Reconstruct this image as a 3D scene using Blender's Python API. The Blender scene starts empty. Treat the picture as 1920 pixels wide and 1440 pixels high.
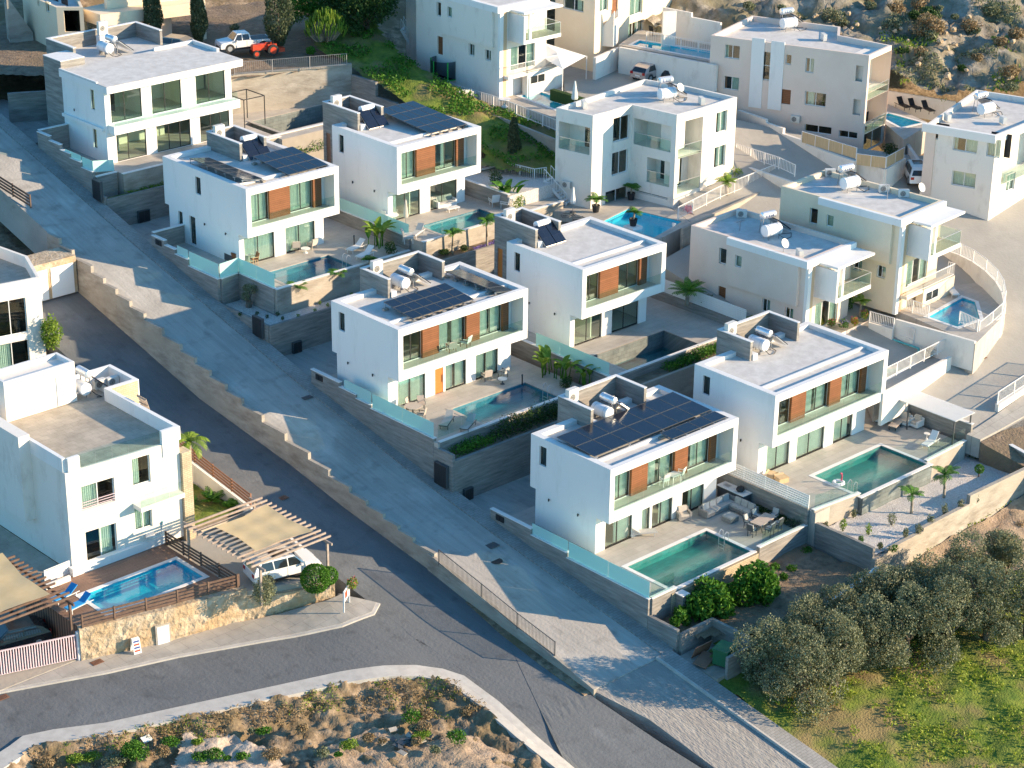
import bpy, math, random
import numpy as np
from mathutils import Vector, Matrix
R=math.radians
random.seed(7)
# ---------------------------------------------------------------- camera
Z3=Vector((0,0,1))
F_PX=4029.0
PITCH,ROLL,YAW=R(23.544),R(0.7405),R(46.856)
CAM=Vector((-90.67,-87.26,60.0))
_c,_s=math.cos(PITCH),math.sin(PITCH)
def _w(v):   # survey frame -> scene frame (x runs along the villa fronts, y along their sides)
    return Vector((math.sin(YAW)*v[0]+math.cos(YAW)*v[1], -math.cos(YAW)*v[0]+math.sin(YAW)*v[1], v[2]))
_f=_w((0,_c,-_s)); _u=_w((0,_s,_c)); _r=_w((1,0,0))
CR=math.cos(ROLL)*_r+math.sin(ROLL)*_u; CU=-math.sin(ROLL)*_r+math.cos(ROLL)*_u
scene=bpy.context.scene
cd=bpy.data.cameras.new("camera"); cam=bpy.data.objects.new("camera",cd); scene.collection.objects.link(cam)
mw=Matrix((( CR.x,CU.x,-_f.x,CAM.x),(CR.y,CU.y,-_f.y,CAM.y),(CR.z,CU.z,-_f.z,CAM.z),(0,0,0,1)))
cam.matrix_world=mw
cd.sensor_fit='HORIZONTAL'; cd.sensor_width=36; cd.lens=36*F_PX/1920; cd.clip_start=1; cd.clip_end=3000
scene.camera=cam
# ---------------------------------------------------------------- light
SUN_AZ=46.5; SUN_EL=16.8
w=bpy.data.worlds.new("World"); scene.world=w; w.use_nodes=True
nt=w.node_tree; bg=nt.nodes["Background"]
sky=nt.nodes.new("ShaderNodeTexSky"); sky.sky_type='NISHITA'; sky.sun_disc=False
sky.sun_elevation=R(SUN_EL); sky.sun_rotation=R(90+SUN_AZ); sky.ozone_density=4.0; sky.dust_density=0.4; sky.air_density=1.0
tm=nt.nodes.new("ShaderNodeMix"); tm.data_type='RGBA'; tm.blend_type='MULTIPLY'; tm.inputs[0].default_value=1; tm.inputs[7].default_value=(.58,.93,.96,1)
nt.links.new(sky.outputs[0],tm.inputs[6]); nt.links.new(tm.outputs[2],bg.inputs[0]); bg.inputs[1].default_value=0.15
sd=bpy.data.lights.new("sun",'SUN'); sd.energy=5.0; sd.angle=R(0.5); sd.color=(1.0,0.76,0.50)
sun=bpy.data.objects.new("sun",sd); scene.collection.objects.link(sun)
sv=Vector((math.cos(R(SUN_AZ))*math.cos(R(SUN_EL)),-math.sin(R(SUN_AZ))*math.cos(R(SUN_EL)),math.sin(R(SUN_EL))))
sun.rotation_euler=sv.to_track_quat('Z','Y').to_euler(); sun.location=(60,-60,60)
scene.view_settings.view_transform='Standard'; scene.view_settings.look='None'
scene.view_settings.exposure=1.0; scene.view_settings.gamma=1.0
scene.cycles.max_bounces=8; scene.cycles.transparent_max_bounces=16
# ---------------------------------------------------------------- survey helpers
def ray(px,py):
    return (_f+CR*((px-960)/F_PX)+CU*(-(py-720)/F_PX)).normalized()
def G(px,py,z):            # ground point seen at a photo pixel, at a known height
    d=ray(px,py); return CAM+d*((z-CAM.z)/d.z)
def G2(px,py,z):
    p=G(px,py,z); return (p.x,p.y)
def onwall(px,py,A,B):     # (distance along the wall, height) of a pixel on a vertical wall through A,B
    d=ray(px,py); ax,ay=A; dx,dy=B[0]-ax,B[1]-ay; L=math.hypot(dx,dy); dx/=L; dy/=L
    nx,ny=dy,-dx
    t=((ax-CAM.x)*nx+(ay-CAM.y)*ny)/(d.x*nx+d.y*ny); P=CAM+d*t
    return ((P.x-ax)*dx+(P.y-ay)*dy, P.z)
# ---------------------------------------------------------------- object helpers
COL=scene.collection
def tag(o,label=None,cat=None,group=None,kind=None):
    if label: o['label']=label
    if cat: o['category']=cat
    if group: o['group']=group
    if kind: o['kind']=kind
    return o
def empty(name,loc,rz=0,label=None,cat=None,group=None):
    o=bpy.data.objects.new(name,None); COL.objects.link(o); o.location=loc; o.rotation_euler=(0,0,rz); o.empty_display_size=.3
    return tag(o,label,cat,group)
def copy_tree(o,parent=None):
    c=o.copy(); COL.objects.link(c)
    if parent is not None: c.parent=parent
    for ch in list(o.children): copy_tree(ch,c)
    return c
class MB:
    def __init__(s): s.v=[]; s.f=[]; s.m=[]; s.M=None
    def av(s,pts):
        n=len(s.v)
        if s.M is not None: pts=[s.M@Vector(p) for p in pts]
        s.v.extend([tuple(p) for p in pts]); return n
    def face(s,pts,m=0):
        n=s.av(pts); s.f.append(tuple(range(n,n+len(pts)))); s.m.append(m)
    def box(s,x0,y0,z0,x1,y1,z1,m=0):
        if x0>x1: x0,x1=x1,x0
        if y0>y1: y0,y1=y1,y0
        if z0>z1: z0,z1=z1,z0
        n=s.av([(x0,y0,z0),(x1,y0,z0),(x1,y1,z0),(x0,y1,z0),(x0,y0,z1),(x1,y0,z1),(x1,y1,z1),(x0,y1,z1)])
        for q in ((3,2,1,0),(4,5,6,7),(0,1,5,4),(1,2,6,5),(2,3,7,6),(3,0,4,7)):
            s.f.append(tuple(n+i for i in q)); s.m.append(m)
    def cbox(s,c,sz,rz=0,rx=0,ry=0,m=0):
        o=s.M; T=Matrix.Translation(c)@Matrix.Rotation(rz,4,'Z')@Matrix.Rotation(ry,4,'Y')@Matrix.Rotation(rx,4,'X')
        s.M=T if o is None else o@T
        s.box(-sz[0]/2,-sz[1]/2,-sz[2]/2,sz[0]/2,sz[1]/2,sz[2]/2,m); s.M=o
    def prism(s,poly,z0,z1,m=0,top=True,bot=True,mt=None):
        a=sum(poly[i][0]*poly[(i+1)%len(poly)][1]-poly[(i+1)%len(poly)][0]*poly[i][1] for i in range(len(poly)))
        if a<0: poly=poly[::-1]
        k=len(poly); zz0=z0 if callable(z0) else (lambda x,y:z0); zz1=z1 if callable(z1) else (lambda x,y:z1)
        n=s.av([(p[0],p[1],zz0(*p[:2])) for p in poly]+[(p[0],p[1],zz1(*p[:2])) for p in poly])
        if bot: s.f.append(tuple(n+i for i in range(k))[::-1]); s.m.append(m)
        if top: s.f.append(tuple(n+k+i for i in range(k))); s.m.append(m if mt is None else mt)
        for i in range(k):
            j=(i+1)%k; s.f.append((n+i,n+j,n+k+j,n+k+i)); s.m.append(m)
    def bar(s,p,q,wd,ht=None,m=0):     # rectangular bar from p to q
        p,q=Vector(p),Vector(q); d=q-p; L=d.length
        if L<1e-6: return
        ht=wd if ht is None else ht
        d.normalize(); up=Z3 if abs(d.z)<.99 else Vector((1,0,0))
        a=d.cross(up).normalized()*(wd/2); b=a.cross(d).normalized()*(ht/2)
        n=s.av([p-a-b,p+a-b,p+a+b,p-a+b,q-a-b,q+a-b,q+a+b,q-a+b])
        for f in ((0,1,2,3),(7,6,5,4),(0,4,5,1),(1,5,6,2),(2,6,7,3),(3,7,4,0)):
            s.f.append(tuple(n+i for i in f)); s.m.append(m)
    def tube(s,p,q,r,r2=None,k=8,m=0,cap=True):
        p,q=Vector(p),Vector(q); r2=r if r2 is None else r2; d=(q-p)
        if d.length<1e-6: return
        d.normalize(); a=d.orthogonal().normalized(); b=d.cross(a)
        ps=[]
        for c,rr in ((p,r),(q,r2)):
            for i in range(k):
                t=2*math.pi*i/k; ps.append(c+a*math.cos(t)*rr+b*math.sin(t)*rr)
        n=s.av(ps)
        for i in range(k):
            j=(i+1)%k; s.f.append((n+i,n+j,n+k+j,n+k+i)); s.m.append(m)
        if cap:
            s.f.append(tuple(n+i for i in range(k))[::-1]); s.m.append(m); s.f.append(tuple(n+k+i for i in range(k))); s.m.append(m)
    def path(s,pts,r,k=6,m=0):
        for i in range(len(pts)-1): s.tube(pts[i],pts[i+1],r if not isinstance(r,(list,tuple)) else r[i],None if not isinstance(r,(list,tuple)) else r[i+1],k,m)
    def lathe(s,prof,c=(0,0,0),k=14,m=0,ax='Z'):
        ps=[]
        for (r,z) in prof:
            for i in range(k):
                t=2*math.pi*i/k
                if ax=='Z': ps.append((c[0]+r*math.cos(t),c[1]+r*math.sin(t),c[2]+z))
                elif ax=='X': ps.append((c[0]+z,c[1]+r*math.cos(t),c[2]+r*math.sin(t)))
                else: ps.append((c[0]+r*math.sin(t),c[1]+z,c[2]+r*math.cos(t)))
        n=s.av(ps)
        for a in range(len(prof)-1):
            for i in range(k):
                j=(i+1)%k; s.f.append((n+a*k+i,n+a*k+j,n+(a+1)*k+j,n+(a+1)*k+i)); s.m.append(m)
    def build(s,name,mats,parent=None,smooth=False,label=None,cat=None,group=None,kind=None,loc=None):
        me=bpy.data.meshes.new(name); me.from_pydata(s.v,[],s.f); 
        if not isinstance(mats,(list,tuple)): mats=[mats]
        for m in mats: me.materials.append(m)
        if len(mats)>1: me.polygons.foreach_set('material_index',s.m)
        if smooth: me.polygons.foreach_set('use_smooth',[True]*len(me.polygons))
        me.update()
        o=bpy.data.objects.new(name,me); COL.objects.link(o)
        if parent is not None: o.parent=parent
        if loc is not None: o.location=loc
        return tag(o,label,cat,group,kind)
# ---------------------------------------------------------------- materials
def mat(name,c1,c2=None,scale=1.0,rough=.8,metal=0,bump=0,bscale=None,stretch=None,spec=.5,detail=6,c3=None,lo=.35,hi=.65,world=False,trans=0,emis=None):
    m=bpy.data.materials.new(name); m.use_nodes=True; n=m.node_tree.nodes; l=m.node_tree.links; b=n["Principled BSDF"]
    b.inputs['Roughness'].default_value=rough; b.inputs['Metallic'].default_value=metal; b.inputs['Specular IOR Level'].default_value=spec
    b.inputs['Base Color'].default_value=(*c1,1)
    if c2 is None and not bump: return m
    if world: co=n.new('ShaderNodeNewGeometry').outputs['Position']
    else: co=n.new('ShaderNodeTexCoord').outputs['Object']
    mp=n.new('ShaderNodeMapping'); l.new(co,mp.inputs[0])
    if stretch: mp.inputs['Scale'].default_value=stretch
    if c2 is not None:
        nz=n.new('ShaderNodeTexNoise'); nz.inputs['Scale'].default_value=scale; nz.inputs['Detail'].default_value=detail; nz.inputs['Roughness'].default_value=.65
        l.new(mp.outputs[0],nz.inputs['Vector'])
        cr=n.new('ShaderNodeValToRGB'); l.new(nz.outputs['Fac'],cr.inputs[0]); e=cr.color_ramp.elements
        e[0].position=lo; e[0].color=(*c1,1); e[1].position=hi; e[1].color=(*c2,1)
        out=cr.outputs[0]
        if c3 is not None:
            n2=n.new('ShaderNodeTexNoise'); n2.inputs['Scale'].default_value=scale*.23; n2.inputs['Detail'].default_value=4; l.new(mp.outputs[0],n2.inputs['Vector'])
            r2=n.new('ShaderNodeValToRGB'); l.new(n2.outputs['Fac'],r2.inputs[0]); r2.color_ramp.elements[0].position=.45; r2.color_ramp.elements[1].position=.62
            mx=n.new('ShaderNodeMix'); mx.data_type='RGBA'; l.new(r2.outputs[0],mx.inputs[0]); l.new(out,mx.inputs[6]); mx.inputs[7].default_value=(*c3,1); out=mx.outputs[2]
        l.new(out,b.inputs['Base Color'])
    if bump:
        n3=n.new('ShaderNodeTexNoise'); n3.inputs['Scale'].default_value=bscale or scale*3; n3.inputs['Detail'].default_value=5; l.new(mp.outputs[0],n3.inputs['Vector'])
        bp=n.new('ShaderNodeBump'); bp.inputs['Strength'].default_value=bump; bp.inputs['Distance'].default_value=.1; l.new(n3.outputs['Fac'],bp.inputs['Height']); l.new(bp.outputs[0],b.inputs['Normal'])
    return m
def brickmat(name,c1,c2,mortar,bw,bh,ms=.02,skew=False,rough=.7,off=.5,stretch=None,world=True,rot=None,noise=.35,spec=.4,bump=.3):
    m=bpy.data.materials.new(name); m.use_nodes=True; n=m.node_tree.nodes; l=m.node_tree.links; b=n["Principled BSDF"]
    b.inputs['Roughness'].default_value=rough; b.inputs['Specular IOR Level'].default_value=spec
    co=n.new('ShaderNodeNewGeometry').outputs['Position'] if world else n.new('ShaderNodeTexCoord').outputs['Object']
    if skew:
        sp=n.new('ShaderNodeSeparateXYZ'); l.new(co,sp.inputs[0]); ad=n.new('ShaderNodeMath'); l.new(sp.outputs[1],ad.inputs[0]); l.new(sp.outputs[2],ad.inputs[1]); cx=n.new('ShaderNodeCombineXYZ'); l.new(sp.outputs[0],cx.inputs[0]); l.new(ad.outputs[0],cx.inputs[1]); co=cx.outputs[0]
    mp=n.new('ShaderNodeMapping'); l.new(co,mp.inputs[0])
    if rot: mp.inputs['Rotation'].default_value=rot
    br=n.new('ShaderNodeTexBrick'); l.new(mp.outputs[0],br.inputs['Vector'])
    br.offset=off; br.inputs['Scale'].default_value=1; br.inputs['Brick Width'].default_value=bw; br.inputs['Row Height'].default_value=bh; br.inputs['Mortar Size'].default_value=ms
    br.inputs['Color1'].default_value=(*c1,1); br.inputs['Color2'].default_value=(*c2,1); br.inputs['Mortar'].default_value=(*mortar,1); br.inputs['Mortar Smooth'].default_value=.2
    nz=n.new('ShaderNodeTexNoise'); nz.inputs['Scale'].default_value=.7; nz.inputs['Detail'].default_value=8; nz.inputs['Roughness'].default_value=.7; l.new(co,nz.inputs['Vector'])
    mr=n.new('ShaderNodeMapRange'); mr.inputs[1].default_value=.3; mr.inputs[2].default_value=.7; mr.inputs[3].default_value=1-noise; mr.inputs[4].default_value=1+noise*.4; l.new(nz.outputs['Fac'],mr.inputs[0])
    mx=n.new('ShaderNodeMix'); mx.data_type='RGBA'; mx.blend_type='MULTIPLY'; mx.inputs[0].default_value=1; l.new(br.outputs['Color'],mx.inputs[6]); l.new(mr.outputs[0],mx.inputs[7]); l.new(mx.outputs[2],b.inputs['Base Color'])
    if bump:
        bp=n.new('ShaderNodeBump'); bp.inputs['Strength'].default_value=bump; bp.inputs['Distance'].default_value=.03; bp.invert=True; l.new(br.outputs['Fac'],bp.inputs['Height']); l.new(bp.outputs[0],b.inputs['Normal'])
    return m
class _F: pass
def facing(n,l,base,amt,geo=False):   # Schlick reflectance, the same from both sides
    lw=n.new('ShaderNodeLayerWeight'); lw.inputs[0].default_value=.5
    p=n.new('ShaderNodeMath'); p.operation='POWER'; p.inputs[1].default_value=4.0; l.new(lw.outputs['Facing'],p.inputs[0])
    a=n.new('ShaderNodeMath'); a.operation='MULTIPLY_ADD'; a.inputs[1].default_value=amt; a.inputs[2].default_value=base; a.use_clamp=True; l.new(p.outputs[0],a.inputs[0])
    if geo: f=_F(); f.out=a.outputs[0]; f.lw=lw; return f
    return a
def glassmat(name,tint,refl=.12,alpha=.85,rough=.02,diff=None,dfac=0):
    m=bpy.data.materials.new(name); m.use_nodes=True; n=m.node_tree.nodes; l=m.node_tree.links; n.clear()
    o=n.new('ShaderNodeOutputMaterial'); tr=n.new('ShaderNodeBsdfTransparent'); tr.inputs[0].default_value=(*tint,1)
    gl=n.new('ShaderNodeBsdfGlossy'); gl.inputs['Roughness'].default_value=rough
    ad=facing(n,l,refl,.85)
    mx=n.new('ShaderNodeMixShader'); l.new(ad.outputs[0],mx.inputs[0])
    base=tr.outputs[0]
    if diff:
        df=n.new('ShaderNodeBsdfDiffuse'); df.inputs[0].default_value=(*diff,1); m2=n.new('ShaderNodeMixShader'); m2.inputs[0].default_value=dfac
        l.new(tr.outputs[0],m2.inputs[1]); l.new(df.outputs[0],m2.inputs[2]); base=m2.outputs[0]
    l.new(base,mx.inputs[1]); l.new(gl.outputs[0],mx.inputs[2]); l.new(mx.outputs[0],o.inputs[0]); return m
def watermat(name,deep,rip=6.0,strength=.12,alpha=.25):
    # water surface: clear with ripples, the colour comes from the tiled basin below plus absorption-like tint
    m=bpy.data.materials.new(name); m.use_nodes=True; n=m.node_tree.nodes; l=m.node_tree.links; n.clear()
    o=n.new('ShaderNodeOutputMaterial'); tr=n.new('ShaderNodeBsdfTransparent'); tr.inputs[0].default_value=(*deep,1)
    gl=n.new('ShaderNodeBsdfGlossy'); gl.inputs['Roughness'].default_value=.03
    fr=facing(n,l,.03,.9,geo=True)
    mx=n.new('ShaderNodeMixShader'); l.new(tr.outputs[0],mx.inputs[1]); l.new(gl.outputs[0],mx.inputs[2])
    co=n.new('ShaderNodeNewGeometry').outputs['Position']; nz=n.new('ShaderNodeTexNoise'); nz.inputs['Scale'].default_value=rip; nz.inputs['Detail'].default_value=3; nz.inputs['Distortion'].default_value=.6; l.new(co,nz.inputs['Vector'])
    bp=n.new('ShaderNodeBump'); bp.inputs['Strength'].default_value=strength; bp.inputs['Distance'].default_value=.05; l.new(nz.outputs['Fac'],bp.inputs['Height']); l.new(bp.outputs[0],gl.inputs['Normal']); l.new(bp.outputs[0],fr.lw.inputs['Normal'])
    l.new(fr.out,mx.inputs[0]); l.new(mx.outputs[0],o.inputs[0]); return m
def leafmat(name,c1,c2,trans=.25,rough=.55):
    m=bpy.data.materials.new(name); m.use_nodes=True; n=m.node_tree.nodes; l=m.node_tree.links; b=n["Principled BSDF"]
    g=n.new('ShaderNodeNewGeometry'); cr=n.new('ShaderNodeValToRGB'); l.new(g.outputs['Random Per Island'],cr.inputs[0]); e=cr.color_ramp.elements; e[0].color=(*c1,1); e[1].color=(*c2,1)
    l.new(cr.outputs[0],b.inputs['Base Color']); b.inputs['Roughness'].default_value=rough; b.inputs['Specular IOR Level'].default_value=.25
    tl=n.new('ShaderNodeBsdfTranslucent'); l.new(cr.outputs[0],tl.inputs[0]); mx=n.new('ShaderNodeMixShader'); mx.inputs[0].default_value=trans
    o=n["Material Output"]; l.new(b.outputs[0],mx.inputs[1]); l.new(tl.outputs[0],mx.inputs[2]); l.new(mx.outputs[0],o.inputs[0]); return m
M={}
M['white']=mat('white_render',(.73,.72,.70),(.83,.82,.80),1.1,rough=.9,spec=.2,detail=8,stretch=(1,1,.22),lo=.26,hi=.46,bump=.06,bscale=20)
M['offwhite']=mat('aged_white_render',(.64,.58,.51),(.82,.77,.70),.9,rough=.9,spec=.2,stretch=(1,1,.45),lo=.24,hi=.46,bump=.1,bscale=9)
M['beige']=mat('beige_render',(.76,.62,.53),(.80,.67,.58),.5,rough=.9,spec=.2)
M['cream']=mat('cream_render',(.78,.65,.48),(.83,.71,.54),.5,rough=.9,spec=.2)
M['peach']=mat('peach_render',(.62,.44,.28),(.66,.48,.31),.8,rough=.9)
M['conc']=mat('board_marked_concrete',(.17,.16,.15),(.36,.34,.31),.7,rough=.85,stretch=(.8,.8,7),bump=.4,bscale=2.5,lo=.3,hi=.7)
M['cap']=mat('white_coping',(.72,.71,.69),(.80,.79,.77),2,rough=.8)
M['oldconc']=mat('weathered_concrete',(.27,.24,.20),(.47,.43,.37),.55,rough=.95,stretch=(1,1,3),bump=.3,bscale=3,c3=(.40,.36,.30))
M['roof']=mat('roof_membrane',(.55,.53,.50),(.68,.66,.63),1.3,rough=.85,spec=.2,bump=.15,bscale=3)
M['wood']=brickmat('wood_cladding',(.27,.105,.045),(.22,.085,.035),(.10,.04,.018),6,.16,.012,rough=.5,off=.3,rot=(R(90),0,0),noise=.25)
M['darkwood']=mat('dark_wood',(.10,.06,.045),(.17,.11,.08),3,rough=.7,stretch=(1,1,1))
M['frame']=mat('dark_window_frame',(.035,.035,.037),rough=.4,spec=.5)
M['wframe']=mat('white_window_frame',(.78,.78,.78),rough=.4)
M['curtain']=mat('curtain_cloth',(.62,.68,.64),(.72,.77,.73),3,rough=.9)
M['floor']=mat('interior_floor',(.56,.53,.46),rough=.5)
M['inner']=mat('interior_wall',(.74,.74,.62),rough=.9)
M['dark']=mat('painted_recess_shade',(.02,.022,.025),rough=.9)  # near-black colour stands in for the shade of unlit rooms and recesses
M['glass']=glassmat('window_glass',(.86,.94,.91),.07)
M['rail_glass']=glassmat('railing_glass',(.87,.955,.93),.04)
M['frost']=glassmat('frosted_railing_glass',(.60,.85,.82),.03,diff=(.55,.84,.82),dfac=.7,rough=.15)
M['tile']=brickmat('terrace_tile',(.47,.43,.38),(.51,.47,.42),(.36,.33,.29),1.2,.6,.012,rough=.65,noise=.18)
M['tile2']=brickmat('rooftop_tile',(.45,.39,.31),(.52,.45,.36),(.36,.31,.25),.6,.6,.012,rough=.6,noise=.3)
M['deck']=brickmat('timber_decking',(.33,.20,.14),(.28,.17,.12),(.12,.07,.05),3.5,.15,.012,rough=.7,noise=.25)
M['road']=mat('concrete_road',(.28,.27,.255),(.40,.385,.36),.22,rough=.9,c3=(.34,.325,.30),bump=.25,bscale=4,world=True,spec=.2,detail=9)
def roadmat(name,a,b,c,streak=True):
    m=mat(name,a,b,.22,rough=.92,c3=c,bump=.3,bscale=5,world=True,spec=.15,detail=10); n=m.node_tree.nodes; l=m.node_tree.links; P=n["Principled BSDF"]; src=P.inputs['Base Color'].links[0].from_socket
    co=n.new('ShaderNodeNewGeometry').outputs['Position']
    def layer(sc,stretch,lo,hi,v0,v1,src,det=8):
        mp=n.new('ShaderNodeMapping'); mp.inputs['Scale'].default_value=stretch; l.new(co,mp.inputs[0]); z=n.new('ShaderNodeTexNoise'); z.inputs['Scale'].default_value=sc; z.inputs['Detail'].default_value=det; l.new(mp.outputs[0],z.inputs['Vector'])
        r=n.new('ShaderNodeMapRange'); r.inputs[1].default_value=lo; r.inputs[2].default_value=hi; r.inputs[3].default_value=v0; r.inputs[4].default_value=v1; l.new(z.outputs['Fac'],r.inputs[0])
        x=n.new('ShaderNodeMix'); x.data_type='RGBA'; x.blend_type='MULTIPLY'; x.inputs[0].default_value=1; l.new(src,x.inputs[6]); l.new(r.outputs[0],x.inputs[7]); return x.outputs[2]
    src=layer(2.2,(1.6,.10,.1),.35,.65,.90 if streak else .97,1.06,src); src=layer(.9,(1,1,1),.56,.70,1.0,.80,src,12); src=layer(.35,(1,.4,1),.60,.66,1.0,1.16,src,3)
    l.new(src,P.inputs['Base Color']); return m
M['road']=roadmat('concrete_road',(.34,.325,.30),(.46,.44,.405),(.40,.38,.35))
M['rroad']=mat('pale_concrete_road',(.36,.335,.295),(.46,.43,.38),.3,rough=.9,c3=(.40,.375,.33),bump=.2,bscale=4,world=True,spec=.2,detail=9)
M['asphalt']=roadmat('asphalt',(.135,.143,.148),(.18,.188,.192),(.158,.165,.168),False)
M['pave']=brickmat('pavement_slabs',(.42,.39,.35),(.46,.43,.38),(.30,.28,.25),1.1,1.1,.015,rough=.9,noise=.25)
M['kerb']=mat('kerb_concrete',(.46,.43,.39),(.56,.53,.48),1.5,rough=.9,world=True)
M['paver']=brickmat('pavement_pavers',(.33,.32,.30),(.37,.355,.335),(.27,.26,.245),.42,.21,.02,rough=.9,noise=.3)
M['panel']=brickmat('solar_cells',(.010,.014,.028),(.013,.018,.034),(.03,.036,.05),.55,.55,.006,rough=.16,off=0,world=False,noise=.1,spec=.7,bump=0)
M['alu']=mat('aluminium',(.62,.63,.65),rough=.35,metal=.7)
M['tank']=mat('galvanised_tank',(.74,.76,.78),(.82,.83,.85),4,rough=.25,metal=.55)
M['tankw']=mat('white_tank',(.80,.81,.82),rough=.3)
M['ac']=mat('air_conditioner_casing',(.70,.68,.63),rough=.5)
M['grille']=mat('fan_grille',(.10,.10,.10),rough=.6)
M['black']=mat('black_plastic',(.02,.02,.022),rough=.5)
M['rubber']=mat('tyre_rubber',(.03,.03,.03),rough=.85)
M['dgrey']=mat('dark_grey_metal',(.08,.085,.09),rough=.5)
M['grey']=mat('mid_grey_metal',(.28,.28,.29),rough=.5,metal=.3)
M['wmetal']=mat('white_painted_metal',(.78,.76,.74),rough=.45)
M['pinkmetal']=mat('pale_lilac_painted_metal',(.66,.52,.56),rough=.5)
M['poolL']=brickmat('light_blue_pool_tile',(.025,.47,.64),(.02,.44,.60),(.12,.54,.66),.3,.3,.012,rough=.3,skew=True,bump=0,noise=.12)
M['poolB']=brickmat('sky_blue_pool_tile',(.06,.66,.82),(.05,.62,.78),(.25,.70,.80),.3,.3,.012,rough=.3,skew=True,bump=0,noise=.12)
M['poolD']=brickmat('slate_pool_tile',(.035,.19,.27),(.055,.25,.33),(.03,.13,.18),.6,.3,.012,rough=.35,skew=True,bump=0,noise=.3)
M['poolG']=brickmat('green_stone_pool_tile',(.04,.27,.27),(.03,.21,.22),(.03,.16,.17),.6,.3,.012,rough=.35,skew=True,bump=0,noise=.3)
M['dryT']=brickmat('dry_slate_tile',(.16,.19,.19),(.22,.25,.24),(.11,.13,.13),.6,.3,.012,rough=.5,skew=True,bump=0,noise=.4)
M['watD']=watermat('dark_pool_water',(.55,.92,.97))
M['watG']=watermat('green_pool_water',(.58,.97,.93),7)
M['watL']=watermat('bright_pool_water',(.60,.98,1.0),5,.08)
M['gravel']=mat('white_gravel',(.46,.42,.39),(.74,.70,.66),9,rough=.95,bump=.8,bscale=14,world=True)
M['soil']=mat('bare_soil',(.15,.105,.07),(.30,.22,.15),1.6,rough=1,bump=.9,bscale=5,world=True,c3=(.22,.16,.10))
M['dirt']=mat('rubble_soil',(.12,.085,.05),(.44,.33,.22),1.4,rough=1,bump=1.0,bscale=4,world=True,c3=(.20,.145,.075),detail=14)
M['sand2']=mat('tan_earth',(.30,.21,.135),(.47,.35,.25),1.8,rough=1,bump=.9,bscale=6,world=True,detail=12,c3=(.36,.27,.18))
M['hill']=mat('stony_hillside',(.15,.13,.09),(.42,.37,.30),.9,rough=1,bump=1.0,bscale=3,world=True,c3=(.20,.18,.11),detail=14)
M['sand']=mat('pale_spoil',(.42,.32,.24),(.62,.50,.39),1.5,rough=1,bump=.9,bscale=4,world=True,detail=12)
M['dirtroad']=mat('graded_dirt_road',(.27,.255,.235),(.40,.375,.34),2.2,rough=1,bump=.9,bscale=5,world=True,stretch=(1.5,.45,1),detail=12,c3=(.30,.28,.26))
M['grass']=mat('rough_grass',(.07,.13,.012),(.20,.24,.03),1.3,rough=1,bump=1,bscale=7,world=True,c3=(.25,.19,.08),detail=10)
M['stone']=mat('rough_stone',(.36,.28,.19),(.60,.50,.37),2.2,rough=.95,bump=1,bscale=5,c3=(.44,.31,.18))
M['clad']=brickmat('stone_cladding',(.60,.50,.34),(.50,.41,.28),(.36,.30,.22),.4,.14,.02,rough=.9,rot=(R(90),0,0),noise=.3)
M['terracotta']=mat('terracotta',(.40,.14,.07),(.48,.19,.10),6,rough=.85)
M['sail']=mat('sand_shade_cloth',(.60,.45,.24),(.66,.50,.28),1,rough=.9)
M['rust']=mat('rusty_iron',(.16,.075,.045),(.24,.12,.075),5,rough=.9)
M['wicker']=mat('grey_wicker',(.24,.225,.21),(.34,.32,.30),12,rough=.9,bump=.5,bscale=30)
M['cushion']=mat('grey_cushion',(.42,.41,.39),(.48,.47,.45),4,rough=.95)
M['beigecush']=mat('beige_cushion',(.52,.46,.39),(.57,.51,.44),4,rough=.95)
M['teal']=mat('teal_fabric',(.10,.42,.44),rough=.9)
M['blue']=mat('blue_fabric',(.02,.28,.62),(.03,.34,.72),3,rough=.9)
M['bark']=mat('tree_bark',(.12,.09,.065),(.22,.17,.13),6,rough=.95,bump=.6,stretch=(1,1,.3))
M['palmbark']=mat('palm_bark',(.30,.25,.19),(.40,.34,.26),9,rough=.95,bump=.5)
M['leaf_olive']=leafmat('olive_leaves',(.09,.115,.05),(.33,.34,.21))
M['leaf_green']=leafmat('green_leaves',(.035,.12,.012),(.12,.28,.03))
M['leaf_bright']=leafmat('bright_leaves',(.10,.20,.02),(.28,.38,.05))
M['leaf_dark']=leafmat('dark_leaves',(.018,.055,.014),(.07,.13,.03))
M['leaf_cyp']=leafmat('cypress_leaves',(.035,.06,.03),(.13,.155,.08))
M['leaf_yel']=leafmat('yellow_leaves',(.30,.28,.03),(.42,.36,.05))
M['leaf_dry']=leafmat('dry_leaves',(.26,.18,.09),(.40,.30,.17))
M['grassb']=leafmat('grass_blades',(.14,.24,.02),(.38,.42,.05))
M['flower']=leafmat('red_flowers',(.50,.02,.05),(.62,.16,.25))
M['flowerp']=leafmat('violet_flowers',(.16,.10,.40),(.40,.30,.62))
M['skin']=mat('skin',(.46,.28,.20),rough=.6)
M['carwhite']=mat('white_car_paint',(.78,.78,.78),rough=.2,spec=.6)
M['carsilver']=mat('pinkish_silver_car_paint',(.50,.45,.44),rough=.25,metal=.5)
M['carbeige']=mat('beige_car_paint',(.33,.30,.26),rough=.3,metal=.4)
M['cardark']=mat('black_car_paint',(.018,.018,.022),rough=.18,spec=.6)
M['carglass']=mat('car_glass',(.02,.025,.03),rough=.06,spec=.8)
M['red']=mat('red_paint',(.55,.045,.02),(.60,.08,.03),3,rough=.45)
M['orangedoor']=mat('orange_wood_door',(.52,.17,.03),(.58,.20,.04),3,rough=.5,stretch=(1,1,5))
M['greenp']=mat('green_plastic',(.02,.14,.06),rough=.5)
M['lime']=mat('lime_green_foam',(.04,.48,.08),rough=.7)
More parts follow.
